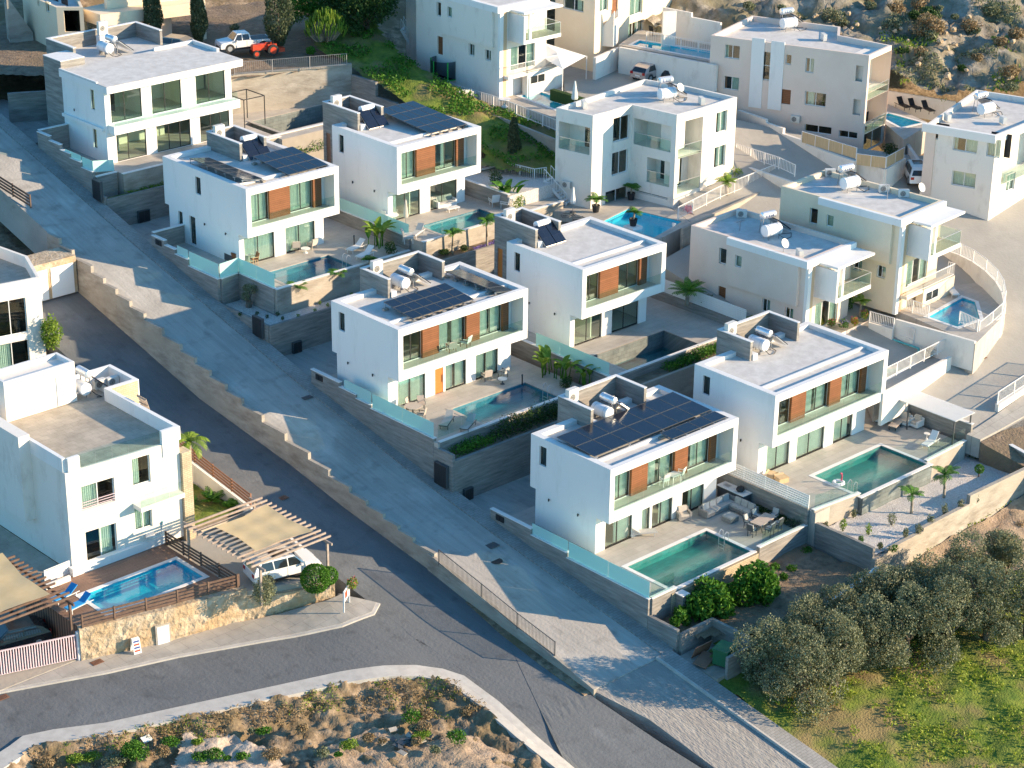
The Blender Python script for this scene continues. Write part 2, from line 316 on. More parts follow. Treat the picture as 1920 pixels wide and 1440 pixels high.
M['net']=glassmat('dark_net',(.28,.30,.32),.0)
M['slat']=mat('bamboo_screen',(.50,.36,.20),(.62,.46,.28),2,rough=.9,stretch=(9,9,.4))
M['brown']=mat('brown_board',(.26,.13,.08),(.32,.17,.11),2,rough=.9)
M['text']=mat('blue_lettering',(.02,.06,.25),rough=.5)
M['silver']=mat('headlight_lens',(.75,.78,.80),rough=.1,metal=.3)
M['tail']=mat('tail_lamp',(.40,.01,.01),rough=.2)
# ---------------------------------------------------------------- building kit
def wallq(mb,A,B,z0,z1,holes=(),d=.18,m=0):
    A=Vector((A[0],A[1],0)); B=Vector((B[0],B[1],0)); D=B-A; L=D.length; D.normalize(); N=Vector((D.y,-D.x,0))
    xs=sorted({0,L}|{min(max(h[i],0),L) for h in holes for i in (0,1)}); zs=sorted({z0,z1}|{min(max(h[i],z0),z1) for h in holes for i in (2,3)})
    P=lambda s,z,o=0: A+D*s+Vector((0,0,z))-N*o
    for i in range(len(xs)-1):
        for j in range(len(zs)-1):
            cx,cz=(xs[i]+xs[i+1])/2,(zs[j]+zs[j+1])/2
            if any(h[0]<cx<h[1] and h[2]<cz<h[3] for h in holes): continue
            mb.face([P(xs[i],zs[j]),P(xs[i+1],zs[j]),P(xs[i+1],zs[j+1]),P(xs[i],zs[j+1])],m)
    for (a,b,c,e) in [h[:4] for h in holes]:
        mb.face([P(a,c),P(a,c,d),P(b,c,d),P(b,c)][::-1],m); mb.face([P(a,e),P(a,e,d),P(b,e,d),P(b,e)],m)
        mb.face([P(a,c),P(a,c,d),P(a,e,d),P(a,e)],m); mb.face([P(b,c),P(b,c,d),P(b,e,d),P(b,e)][::-1],m)
def wframe(A,B):
    A=Vector((A[0],A[1],0)); D=Vector((B[0],B[1],0))-A; D.normalize(); I=Vector((-D.y,D.x,0))
    return Matrix(((D.x,I.x,0,A.x),(D.y,I.y,0,A.y),(0,0,1,0),(0,0,0,1)))
def curtain_mb(iv,h0,h1,y,W=None):
    mb=MB(); mb.M=W
    for (a,b) in iv:
        n=max(4,int((b-a)*14)); pr=None
        for i in range(n+1):
            x=a+(b-a)*i/n; yy=y+(.05 if i%2 else -.03)
            if pr: mb.face([(pr[0],pr[1],h0),(x,yy,h0),(x,yy,h1),(pr[0],pr[1],h1)])
            pr=(x,yy)
    return mb
def window(parent,A,B,h,rec=.14,mull=(.5,),hm=(),curt=None,fm='frame',fw=.06,glass='glass',room=True,label=None,name='window',cm='curtain'):
    s0,s1,h0,h1=h; W=wframe(A,B); mb=MB(); mb.M=W; y0,y1=rec,rec+.06; e=.003
    mb.box(s0+e,y0,h0+e,s0+fw,y1,h1-e); mb.box(s1-fw,y0,h0+e,s1-e,y1,h1-e); mb.box(s0+fw,y0,h0+e,s1-fw,y1,h0+fw); mb.box(s0+fw,y0,h1-fw,s1-fw,y1,h1-e)
    for f in mull:
        x=s0+(s1-s0)*f; mb.box(x-fw/2,y0-.002,h0+fw,x+fw/2,y1+.002,h1-fw)
    for f in hm:
        z=h0+(h1-h0)*f; mb.box(s0+fw,y0+.005,z-fw/2,s1-fw,y1-.005,z+fw/2)
    fr=mb.build(name,M[fm],parent,label=label)
    p=MB(); p.M=W; p.box(s0+fw,rec+.025,h0+fw,s1-fw,rec+.035,h1-fw); p.build('pane',M[glass],fr)
    if curt:
        wd=s1-s0; curtain_mb([(s0+a*wd,s0+b*wd) for a,b in curt],h0+.02,h1-.02,rec+.2,W).build('curtain',M[cm],fr)
    if room:
        r=MB(); r.M=W; r.box(s0-.3,rec+1.6,h0-.4,s1+.3,rec+1.62,h1+.1); r.build('room_shade_sheet',M['inner' if room==True else room],fr)  # flat backing sheet; its dark colour paints the gloom of an unlit interior
    return fr
def pxhole(A,B,tl,br):   # window rectangle on wall A-B from its top-left and bottom-right photo pixels
    s0,z1=onwall(tl[0],tl[1],A,B); s1,z0=onwall(br[0],br[1],A,B); return (min(s0,s1),max(s0,s1),min(z0,z1),max(z0,z1))
def glass_rail(parent,pts,h=1.0,name='glass_railing',m='rail_glass',z=0,seg=1.3,top=None):
    mb=MB()
    for i in range(len(pts)-1):
        a,b=Vector(pts[i]),Vector(pts[i+1]); L=(b-a).length; n=max(1,round(L/seg)); D=(b-a)/n; g=D.normalized()*.012
        for k in range(n):
            p,q=a+D*k+g,a+D*(k+1)-g; nn=Vector((D.y,-D.x,0)).normalized()*.006
            for s in (1,-1):
                mb.face([p+nn*s+Z3*z,q+nn*s+Z3*z,q+nn*s+Z3*(z+h),p+nn*s+Z3*(z+h)])
            mb.face([p+nn+Z3*(z+h),q+nn+Z3*(z+h),q-nn+Z3*(z+h),p-nn+Z3*(z+h)])
    r=mb.build(name,M[m],parent)
    if top:
        t=MB()
        for i in range(len(pts)-1): t.bar(Vector(pts[i])+Z3*(z+h+.03),Vector(pts[i+1])+Z3*(z+h+.03),.05,.04)
        for p in pts: t.bar(Vector(p)+Z3*z,Vector(p)+Z3*(z+h),.04)
        t.build('handrail',M[top],parent)
    return r
def railing(pts,h,label,mt='wmetal',cat='railing',group=None,sp=.16,post=2.0,parent=None,name='railing',slats=0,pw=.05,bw=.025):
    P=[Vector(p) for p in pts]; o=P[0]
    e=parent if parent is not None else empty(name,o,0,label,cat,group)
    off=Vector((0,0,0)) if parent is not None else o
    rl=MB(); br=MB(); posts=[]
    for i in range(len(P)-1):
        a,b=P[i]-off,P[i+1]-off; L=(b-a).length; n=max(1,round(L/post))
        rl.bar(a+Z3*h,b+Z3*h,pw,pw)
        if slats:
            for k in range(slats): rl.bar(a+Z3*(h*(k+.6)/(slats+.4)),b+Z3*(h*(k+.6)/(slats+.4)),.03,h/(slats+1.2))
        else:
            rl.bar(a+Z3*.12,b+Z3*.12,.04,.04)
            m=max(1,int(L/sp))
            for k in range(1,m): q=a+(b-a)*k/m; br.bar(q+Z3*.12,q+Z3*h,bw)
        for k in range(n+(i==len(P)-2)): posts.append(a+(b-a)*k/n)
    rl.build('rail',M[mt],e)
    if br.f: br.build('bars',M[mt],e)
    for q in posts:
        m=MB(); m.bar(q-Z3*.05,q+Z3*(h+.02),pw+.02); m.build('post',M[mt],e)
    return e
def ac_unit(loc,rz,label,group='rooftop air conditioners',s=1.0,tall=False,parent=None,fan=1):
    hgt=(1.15 if tall else .62)*s; wd=.88*s; dp=.36*s
    e=empty('air_conditioner',loc,rz,label,'air conditioner',group) if parent is None else parent
    b=MB(); b.box(-wd/2,-dp/2,.06,wd/2,dp/2,.06+hgt); b.box(-wd/2+.08,-dp/2+.03,0,-wd/2+.16,dp/2-.03,.06); b.box(wd/2-.16,-dp/2+.03,0,wd/2-.08,dp/2-.03,.06); b.box(-wd/2+.03,-dp/2-.006,.1,-wd/2+.06,-dp/2,.06+hgt-.05)
    c=b.build('casing',M['ac'],e)
    n=2 if tall and fan==2 else 1
    for i in range(n):
        z=.06+hgt*(.5 if n==1 else .27+.46*i); g=MB(); g.lathe([(0,-dp/2-.012),(.24*s,-dp/2-.012),(.24*s,-dp/2+.01)],(-.1*s,0,z),16,ax='Y'); 
        f=g.build('fan',M['grille'],e)
        r=MB(); 
        for k in range(4):
            rr=.06+.05*k; r.lathe([(rr*s,-dp/2-.02),((rr+.012)*s,-dp/2-.02)],(-.1*s,0,z),16,ax='Y')
        r.build('guard',M['ac'],f)
    g=MB()
    for k in range(int(hgt/.07)): g.box(wd/2,-dp/2+.05,.12+k*.07,wd/2+.006,dp/2-.05,.15+k*.07)
    g.build('vent',M['grille'],e)
    return e
def tank(name,mt,r,L,ax,c,parent,bands=True):
    prof=[(0,-L/2-.06),(r*.6,-L/2-.045),(r*.93,-L/2),(r,-L/2+.03),(r,L/2-.03),(r*.93,L/2),(r*.6,L/2+.045),(0,L/2+.06)]
    m=MB(); m.lathe(prof,c,20,ax=ax)
    o=m.build(name,M[mt],parent,smooth=False)
    if bands:
        b=MB(); 
        for t in (-.3,.3): b.lathe([(r+.006,L*t-.02),(r+.012,L*t-.02),(r+.012,L*t+.02),(r+.006,L*t+.02)],c,20,ax=ax)
        b.build('band',M['alu'],o)
    return o
def lux(parent,c,r,ax='X'):
    m=MB(); s=.20
    def st(x0,z0,x1,z1,w=.05):   # strokes wrapped on the drum side facing -y
        k=6
        for i in range(k):
            a=(x0+(x1-x0)*i/k,z0+(z1-z0)*i/k); b=(x0+(x1-x0)*(i+1)/k,z0+(z1-z0)*(i+1)/k)
            def P(x,z):
                t=z/r; return Vector((c[0]+x,c[1]-math.cos(t)*(r+.012),c[2]+math.sin(t)*(r+.012)))
            m.bar(P(*a),P(*b),.035,.02)
    st(-.36,.17,-.36,-.09); st(-.36,-.09,-.2,-.09)
    st(-.1,.17,-.1,-.09); st(-.1,-.09,.07,-.09); st(.07,-.09,.07,.17)
    st(.17,.17,.36,-.09); st(.36,.17,.17,-.09)
    m.build('lettering',M['text'],parent)
def heater(loc,rz,label,kind='side',group='solar water heaters on the roofs',brand=False):
    # kind side: storage drum and raised hot drum side by side (axis y), collector falling away to +x ; front: drum axis x with two collectors falling to -y
    e=empty('solar_water_heater',loc,rz,label,'water heater',group)
    if kind=='side':
        tank('storage_tank','tankw',.44,1.45,'Y',(0,0,.72),e); tank('hot_water_tank','tank',.28,1.25,'Y',(.75,.15,1.35),e)
        cx,cs=.95,.85
        for k in (-1,1):
            m=MB(); m.cbox((cx+.65,.15+k*.52,.75),(1.75,.98,.09),ry=R(38)); c=m.build('collector',M['panel'],e)
            f=MB(); f.cbox((cx+.65-.035,.15+k*.52,.75-.05),(1.8,1.03,.05),ry=R(38)); f.build('collector_frame',M['alu'],c)
    else:
        tank('storage_tank','tankw',.36,1.2,'X',(-.95,1.0,.50),e,False); tank('hot_water_tank','tank' if brand else 'tankw',.30,1.35,'X',(0,.55,1.32),e)
        for k in (-1,1):
            m=MB(); m.cbox((k*.54,-.35,.72),(1.0,1.9,.08),rx=R(40)); c=m.build('collector',M['panel'],e)
            f=MB(); f.cbox((k*.54,-.35+.03,.72-.045),(1.06,1.96,.05),rx=R(40)); f.build('collector_frame',M['alu'],c)
    s=MB()
    pts=[((.55,-.4),(.55,.7),(.95,-.4),(.95,.7)) if kind=='side' else ((-.5,.4),(.5,.4),(-.5,.75),(.5,.75))][0]
    for (x,y) in pts: s.bar((x,y,0),(x,y,1.1 if kind=='side' else 1.05),.045)
    s.bar((pts[0][0],pts[0][1],1.0),(pts[1][0],pts[1][1],1.0),.045); s.bar((pts[2][0],pts[2][1],1.0),(pts[3][0],pts[3][1],1.0),.045); s.bar((pts[0][0],pts[0][1],.1),(pts[2][0],pts[2][1],1.0),.03)
    if kind=='side':
        for y in (-.45,.45): s.box(-.3,y-.05,0,.3,y+.05,.36)
    s.build('stand',M['grey'],e)
    p=MB(); zz=.3
    path=[(-.3,-.9,.5),(0,-1.05,.15),(.5,-1.1,.06),(1.1,-.8,.05),(1.2,-.2,.08),(.8,.15,1.1)] if kind=='side' else [(-.9,.4,.5),(-.7,.1,.1),(-.6,.5,.7),(-.5,.6,1.2)]
    p.path(path,.025,6); p.build('pipe',M['black'],e)
    return e
def solar_array(loc,rz,nc,nr,pw,ph,tilt,label,z0=.25,group='solar arrays on the villa roofs',low=True):
    e=empty('solar_array',loc,rz,label,'solar panels',group); t=R(tilt); W=nc*pw; D=nr*ph
    for i in range(nc):
        for j in range(nr):
            m=MB(); cx=(i+.5)*pw; cy=(j+.5)*ph; m.cbox((cx,cy*math.cos(t),z0+cy*math.sin(t)),(pw-.03,ph-.03,.035),rx=t); p=m.build('solar_panel',M['panel'],e)
            if nc*nr<=26:
                f=MB()
                for (a,b,c_,d) in ((-pw/2+.012,-ph/2+.012,pw/2-.012,-ph/2+.045),(-pw/2+.012,ph/2-.045,pw/2-.012,ph/2-.012),(-pw/2+.012,-ph/2+.045,-pw/2+.04,ph/2-.045),(pw/2-.04,-ph/2+.045,pw/2-.012,ph/2-.045)):
                    f.M=Matrix.Translation((cx,cy*math.cos(t),z0+cy*math.sin(t)))@Matrix.Rotation(t,4,'X'); f.box(a,b,-.02,c_,d,.022)
                f.build('panel_frame',M['dgrey'],p)
    for i in range(0,nc+1,1 if nc<7 else 2):
        x=i*pw if 0<i<nc else (.15 if i==0 else W-.15)
        m=MB(); m.bar((x,-.15,z0-.06-.15*math.tan(t)),(x,D*math.cos(t)+.12,z0-.06+D*math.sin(t)),.05); m.bar((x,D*math.cos(t),.05),(x,D*math.cos(t),z0+D*math.sin(t)-.05),.04); m.bar((x,.0,.1),(x,.0,z0-.05),.04); m.build('support',M['alu'],e)
        for y in (-.05,D*math.cos(t)-.05):
            b=MB(); b.box(x-.2,y-.14,0,x+.2,y+.14,.16); b.build('ballast_block',M['oldconc'],e)
    return e
# ---------------------------------------------------------------- villas
GZ=-6.6
def pool(x0,y0,x1,y1,zt,label,basin='poolD',water='watD',depth=.65,lvl=-.12,coping=.3,cmat='cap',poly=None,ladder=None,group='swimming pools',stripe=False):
    e=empty('swimming_pool',((x0+x1)/2,(y0+y1)/2,zt),0,label,'swimming pool',group); cx,cy=(x0+x1)/2,(y0+y1)/2
    P=[(x-cx,y-cy) for x,y in (poly or [(x0,y0),(x1,y0),(x1,y1),(x0,y1)])]
    P0=P if a_pos(P) else P[::-1]; I=offset(P0,-.025)
    b=MB(); k=len(P); n=b.av([(x,y,-depth) for x,y in I]+[(x,y,-.028) for x,y in I]); b.f.append(tuple(n+i for i in range(k))); b.m.append(0)
    for i in range(k): j=(i+1)%k; b.f.append((n+i,n+j,n+k+j,n+k+i)[::-1]); b.m.append(0)
    b.build('basin',M[basin],e)
    if coping:
        c=MB(); a=sum(P[i][0]*P[(i+1)%k][1]-P[(i+1)%k][0]*P[i][1] for i in range(k)); sg=1 if a>0 else -1
        Q=offset(P,coping*sg)
        for i in range(k): j=(i+1)%k; c.prism([P[i],P[j],Q[j],Q[i]],-.03,.025)
        c.build('coping',M[cmat],e)
    if water:
        wv=MB(); wv.face([(x,y,lvl) for x,y in (P if a_pos(P) else P[::-1])]); wv.build('water',M[water],e)
    if ladder:
        lx,ly,dx,dy=ladder; m=MB(); px,py=-dy,dx
        for s in (-.25,.25):
            bx,by=lx-cx+px*s,ly-cy+py*s
            m.path([(bx-dx*.35,by-dy*.35,0),(bx-dx*.35,by-dy*.35,.55),(bx-dx*.15,by-dy*.15,.75),(bx+dx*.05,by+dy*.05,.6),(bx+dx*.08,by+dy*.08,-.9)],.022,6)
        for z in (-.25,-.5): m.tube((lx-cx+px*.25+dx*.08,ly-cy+py*.25+dy*.08,z),(lx-cx-px*.25+dx*.08,ly-cy-py*.25+dy*.08,z),.02,k=6)
        m.build('ladder',M['alu'],e)
    return e
def a_pos(P): return sum(P[i][0]*P[(i+1)%len(P)][1]-P[(i+1)%len(P)][0]*P[i][1] for i in range(len(P)))>0
def offset(P,d):
    k=len(P); out=[]
    for i in range(k):
        a,b,c=Vector(P[i-1]),Vector(P[i]),Vector(P[(i+1)%k]); u=(b-a).normalized(); v=(c-b).normalized(); n1=Vector((u.y,-u.x)); n2=Vector((v.y,-v.x)); m=(n1+n2); m/=max(.3,m.dot(n1)); out.append((b.x+m.x*d,b.y+m.y*d))
    return out
FULL=[(0,.46),(.54,1)]
def villa(bx,by,zt,wide,label,wins,side=(),D=None,open_back=False,floorcurt=None):
    z=zt+GZ; e=empty('villa',(bx,by,z),0,label,'house','white flat-roofed villas with wood panels')
    W=12.45 if wide else 9.0; D=D or (7.55 if wide else 8.3); GW=11.9 if wide else 8.3; bk=7.0 if D<8 else D-.55
    body=MB(); T=6.6
    sw=[(D-y1,D-y0,a,b) for (y0,y1,a,b) in side if a>2.7]; gw=[(bk-y1,bk-y0,a,b) for (y0,y1,a,b) in side if a<2.7]
    wallq(body,(0,D),(0,0),2.65,T,sw,.2); wallq(body,(0,bk),(0,1.2),0,2.65,gw,.2)
    wallq(body,(W,0),(W,D),2.65,T); wallq(body,(GW,1.2),(GW,bk),0,2.65); wallq(body,(W,D),(0,D),2.65,T); wallq(body,(GW,bk),(0,bk),0,2.65)
    body.face([(0,0,2.65),(0,D,2.65),(W,D,2.65),(W,0,2.65)])
    if wide: gh=[(.92,3.5,.0,2.2),(4.42,5.22,0,2.2),(5.42,7.45,0,2.2),(8.4,10.62,0,2.2)] if wins.get('door',1) else [(.92,3.4,0,2.2),(4.2,7.25,0,2.2),(8.3,10.45,0,2.2)]
    else: gh=[(.48,3.4,0,2.2),(4.5,7.42,0,2.2)]
    wallq(body,(0,1.2),(GW,1.2),0,2.65,gh,.22)
    o0,o1=.42,W-.45
    wallq(body,(0,0),(W,0),2.65,T,[(o0,o1,3.36,6.04)],.001)
    # balcony box inside
    body.face([(o0,0,3.36),(o1,0,3.36),(o1,.22,3.36),(o0,.22,3.36)]); body.face([(o0,.22,3.22),(o0,.22,3.36),(o1,.22,3.36),(o1,.22,3.22)])
    body.face([(o0,0,6.04),(o0,1.35,6.04),(o1,1.35,6.04),(o1,0,6.04)])
    body.face([(o0,0,3.22),(o0,1.35,3.22),(o0,1.35,6.04),(o0,0,6.04)]); body.face([(o1,0,3.22),(o1,0,6.04),(o1,1.35,6.04),(o1,1.35,3.22)])
    if wide: bh=[(.0,3.2),(4.75,7.4),(8.7,11.0)]; wd=[(3.2,4.75),(7.4,8.7),(11.0,11.58)]
    else: bh=[(.0,3.0),(5.0,7.3)]; wd=[(3.0,5.0),(7.3,8.13)]
    bh=[(max(a-o0,.03),b-o0) for a,b in bh]
    wallq(body,(o0,1.35),(o1,1.35),3.22,6.04,[(a,b,3.26,5.75) for a,b in bh],.05)
    body.build('walls',M['white'],e)
    f=MB(); f.face([(o0,.22,3.22),(o1,.22,3.22),(o1,1.6,3.22),(o0,1.6,3.22)]); f.box(.25,1.4,.005,GW-.25,bk-.2,.03); f.box(.25,1.4,2.9,W-.25,D-.25,3.2); f.build('floor',M['floor'],e)
    inn=MB(); inn.box(.3,4.6,.03,GW-.3,4.7,2.64); inn.box(.3,5.2,3.22,W-.3,5.3,6.2); inn.box(W*.52,1.9,3.22,W*.52+.1,5.2,6.2); inn.box(GW*.31,1.6,.03,GW*.31+.1,4.6,2.64); inn.build('inner_walls',M['inner'],e)
    for i,(a,b) in enumerate(wd):
        m=MB(); m.box(a,1.13,3.225,b,1.348,5.9); m.build('wood_panel',M['wood'],e)
    cu=wins.get('up',[[(.3,1)],FULL,FULL]); cg=wins.get('down',[FULL]*4)
    for i,(a,b) in enumerate(bh): window(e,(o0,1.35),(o1,1.35),(a,b,3.27,5.74),rec=.03,mull=(.66 if i==0 else .52,),curt=cu[i],room=False)
    for i,h in enumerate(gh):
        if wide and len(gh)==4 and i==1:
            if wins.get('orange'): 
                m=MB(); m.box(h[0]+.01,1.24,.01,h[1]-.01,1.30,2.19); dd=m.build('door',M['orangedoor'],e,label='bright orange wooden door'); k=MB(); k.bar((h[1]-.12,1.2,.8),(h[1]-.12,1.2,1.4),.03); k.build('handle',M['dgrey'],dd)
            else: window(e,(0,1.2),(GW,1.2),h,rec=.1,mull=(),curt=[(0,1)],room=False,name='door')
        else: window(e,(0,1.2),(GW,1.2),h,rec=.1,mull=(.47,),curt=cg[i],room=False)
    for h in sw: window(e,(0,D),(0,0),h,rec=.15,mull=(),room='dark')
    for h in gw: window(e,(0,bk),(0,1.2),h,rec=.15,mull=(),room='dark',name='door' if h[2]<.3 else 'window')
    glass_rail(e,[(o0,.1,3.36),(o1,.1,3.36)],.82,'balcony_glass',seg=1.45)
    # roof
    rf=MB(); rf.box(.5,.42,6.1,W-.5,D-.5,6.3); rf.build('roof',M['roof'],e)
    pr=MB(); pr.box(0.004,.004,6.302,.5,D-.004,T+.004); pr.box(W-.5,.004,6.302,W-.004,D-.004,T+.004); pr.box(.5,.004,6.302,W-.5,.42,T+.004); pr.box(.5,D-.5,6.302,W-.5,D-.004,T+.004)
    pr.box(.502,1.72,6.301,W-.502,1.92,6.50)
    pr.build('parapet',M['cap'],e)
    # stair tower of grey concrete with the plant enclosure above
    if wide: x0,x1,y0,y1=3.85,9.5,5.75,8.95
    elif D>9: x0,x1,y0,y1=4.35,7.15,6.7,11.2
    else: x0,x1,y0,y1=1.15,4.05,6.35,10.95
    st=MB(); yb=max(D,y0)
    if y1>D+.1:
        wl=[(.35,.95,.1,5.2)] if not wide and D<9 else []
        wallq(st,(x0,y1),(x0,D+.001),0,7.75,wl,.2); wallq(st,(x1,y1),(x0,y1),0,7.75); wallq(st,(x1,D+.001),(x1,y1),0,7.75)
        if wl:
            m=MB(); m.box(x0+.1,y1-.95,.1,x0+.16,y1-.35,5.2); m.build('tall_door_panel',M['orangedoor' if by<30 else 'brown'],e)
    zc=7.75
    for (a,b,c,d) in ((x0+.002,y0,x0+.25,min(y1,D)-.0),(x1-.25,y0+.2,x1-.002,min(y1,D)-.0)):
        st.box(a,b,6.302,c,d,zc-.002)
    if y1>D+.1:
        st.box(x0+.01,D,6.31,x0+.25,y1-.26,zc-.004); st.box(x1-.25,D,6.31,x1-.01,y1-.26,zc-.004)
    st.box(x0+.01,y1-.25,6.31,x1-.01,y1-.01,zc-.004)
    if y1>D+.1: st.box(x0+.25,D+.002,6.1,x1-.25,y1-.25,6.29)
    s=st.build('stair_tower',M['conc'],e)
    cp=MB(); cp.box(x0-.02,y0-.02,zc,x0+.27,y1+.02,zc+.05); cp.box(x1-.27,y0+.18,zc,x1+.02,y1+.02,zc+.05); cp.box(x0+.27,y1-.27,zc,x1-.27,y1+.02,zc+.05)
    cp.box(x0+.26,y0-.1,6.305,x0+.75,y0+.5,6.75); cp.build('coping',M['cap'],s)
    # small wall lamps on the side wall
    for (ly,lz) in ((5.6,2.35),(2.8,2.3)):
        m=MB(); m.tube((-.12,ly,lz-.08),(-.12,ly,lz+.1),.05); m.bar((0,ly,lz),(-.1,ly,lz),.03); m.build('wall_lamp',M['black'],e)
    return e
# ---------------------------------------------------------------- levels of the hillside
from mathutils import noise as MN
RY=[-60,-30,-8,-5.6,8.3,15.8,29,49,66,90,140]; RZv=[-17,-13.1,-9.8,-9.4,-7.3,-6.0,-3.3,1.6,6.1,12.5,24]
zr=lambda x,y: float(np.interp(y,RY,RZv))                     # concrete road
LY=[-40,-8,0,4,9,17,23,34,41,50,60]; LZ=[-14.5,-10.0,-9.3,-8.9,-8.2,-7.1,-6.0,-4.5,-2.8,-.7,1.6]
zl=lambda x,y: float(np.interp(y,LY,LZ))                      # lower asphalt road
def za(x,y):                                                  # junction and side road
    t=min(1,max(0,(-14.5-x)/6)); t=t*t*(3-2*t); return zl(x,y)*(1-t)+(-8.9)*t
TT=lambda x,y: -7.1+.093*x+.2105*y                            # natural slope on the right
zg=lambda x,y: zr(x,y)+.05*(x+2)                              # grass field
def hit(px,py,zf,dz=0):
    d=ray(px,py); lo,hi=60.,500.
    for _ in range(50):
        m=(lo+hi)/2; P=CAM+d*m
        if P.z>zf(P.x,P.y)+dz: lo=m
        else: hi=m
    return CAM+d*lo
def H2(px,py,zf): p=hit(px,py,zf); return (p.x,p.y)
def strip(name,Lp,Rp,zf,mt,off=0,nc=6,sub=4,skirt=1.5,kind='structure',label=None):
    def dens(P):
        out=[]
        for i in range(len(P)-1):
            for k in range(sub): t=k/sub; out.append((P[i][0]*(1-t)+P[i+1][0]*t,P[i][1]*(1-t)+P[i+1][1]*t))
        out.append(P[-1]); return out
    A,B=dens(Lp),dens(Rp); mb=MB(); n=len(A); V=[]
    for i in range(n):
        for j in range(nc+1):
            t=j/nc; x=A[i][0]*(1-t)+B[i][0]*t; y=A[i][1]*(1-t)+B[i][1]*t; V.append((x,y,zf(x,y)+off))
    mb.av(V)
    for i in range(n-1):
        for j in range(nc):
            a=i*(nc+1)+j; f=(a,a+1,a+nc+2,a+nc+1)
            p,q,r=(Vector(V[f[k]]) for k in (0,1,2))
            if (q-p).cross(r-q).z<0: f=f[::-1]
            mb.f.append(f); mb.m.append(0)
    if skirt:
        for (c) in (0,nc):
            for i in range(n-1):
                p,q=Vector(V[i*(nc+1)+c]),Vector(V[(i+1)*(nc+1)+c]); mb.face([p,q,q-Z3*skirt,p-Z3*skirt])
        for i in (0,n-1):
            p,q=Vector(V[i*(nc+1)]),Vector(V[i*(nc+1)+nc]); mb.face([p,q,q-Z3*skirt,p-Z3*skirt])
    return mb.build(name,mt,kind=kind,label=label)
def slab(name,poly,zt,depth,mt,kind='structure',**k):
    zb=(lambda x,y: zt(x,y)-depth) if callable(zt) else zt-depth
    mb=MB(); mb.prism(poly,zb,zt); return mb.build(name,mt,kind=kind,**k)
def rects(name,rs,zt,depth,mt,kind='structure'):
    mb=MB()
    for (x0,y0,x1,y1) in rs: mb.box(x0,y0,zt-depth,x1,y1,zt)
    return mb.build(name,mt,kind=kind)
def inside(x,y,P):
    c=False; j=len(P)-1
    for i in range(len(P)):
        if (P[i][1]>y)!=(P[j][1]>y) and x<(P[j][0]-P[i][0])*(y-P[i][1])/(P[j][1]-P[i][1])+P[i][0]: c=not c
        j=i
    return c
def patch(name,poly,zf,mt,res=.5,amp=.2,fs=.6,kind='structure',smooth=True,edge=None):
    xs=[p[0] for p in poly]; ys=[p[1] for p in poly]; x0,y0=min(xs),min(ys); nx=int((max(xs)-x0)/res)+2; ny=int((max(ys)-y0)/res)+2
    mb=MB(); idx={}
    def vid(i,j):
        if (i,j) not in idx:
            x,y=x0+i*res,y0+j*res; z=zf(x,y)+amp*MN.fractal(Vector((x*fs,y*fs,3.3)),.9,2.1,5)+amp*.25*MN.noise(Vector((x*2.7,y*2.7,1)))
            idx[(i,j)]=len(mb.v); mb.v.append((x+random.uniform(-.2,.2)*res,y+random.uniform(-.2,.2)*res,z))
        return idx[(i,j)]
    for i in range(nx):
        for j in range(ny):
            if inside(x0+(i+.5)*res,y0+(j+.5)*res,poly): mb.f.append((vid(i,j),vid(i+1,j),vid(i+1,j+1),vid(i,j+1))); mb.m.append(0)
    return mb.build(name,mt,kind=kind,smooth=smooth)
def wall(label,A,B,zb,zt,t=.2,mt='conc',cap=None,name='garden_wall',group=None,side=0,capz=.05,capw=.04,steps=None,cat='wall',slope=None):
    """straight wall from A to B; steps=[(fraction,top)...] gives a stepped top"""
    A,B=Vector((A[0],A[1],0)),Vector((B[0],B[1],0)); D=(B-A); L=D.length; D.normalize(); ang=math.atan2(D.y,D.x)
    z0=zb if not callable(zb) else min(zb(A.x,A.y),zb(B.x,B.y))
    e=empty(name,(A.x,A.y,z0),ang,label,cat,group); y0,y1=(-t/2+side*t/2,t/2+side*t/2)
    st=steps or [(0,zt)]
    m=MB(); c=MB()
    for i,(f,tz) in enumerate(st):
        f1=st[i+1][0] if i+1<len(st) else 1.0
        if slope is not None:
            tz2=slope; n=m.av([(f*L,y0,0),(f1*L,y0,0),(f1*L,y1,0),(f*L,y1,0),(f*L,y0,tz-z0),(f1*L,y0,tz2-z0),(f1*L,y1,tz2-z0),(f*L,y1,tz-z0)])
            for q in ((3,2,1,0),(4,5,6,7),(0,1,5,4),(1,2,6,5),(2,3,7,6),(3,0,4,7)): m.f.append(tuple(n+k for k in q)); m.m.append(0)
            if cap: c.bar((f*L,(y0+y1)/2,tz-z0+.025),(f1*L,(y0+y1)/2,tz2-z0+.025),t+2*capw,.05)
        else:
            m.box(f*L,y0,0,f1*L,y1,tz-z0)
            if cap: c.box(f*L-(.02 if i else capw),y0-capw,tz-z0,f1*L+(capw if i+1==len(st) else -.0),y1+capw,tz-z0+capz)
    m.build('wall_body',M[mt],e)
    if cap: c.build('coping',M[cap],e)
    return e
# base terrain far below and around
def zbase(x,y):
    d=max(0,(-9-x))*.02
    return min(TT(x,y),zr(x,y)+.06*max(0,x))-4.5-d+ (max(0,y-95)*.02)
mb=MB(); gx=[-400,-250,-150,-100]+list(range(-80,141,10))+[170,220,300,420,700]; gy=[-400,-250,-150,-100]+list(range(-80,161,10))+[200,260,400,700]
mb.av([(x,y,zbase(max(-80,min(140,x)),max(-60,min(140,y)))) for y in gy for x in gx])
for j in range(len(gy)-1):
    for i in range(len(gx)-1): a=j*len(gx)+i; mb.f.append((a,a+1,a+1+len(gx),a+len(gx))); mb.m.append(0)
mb.build('ground',M['dirt'],kind='structure')
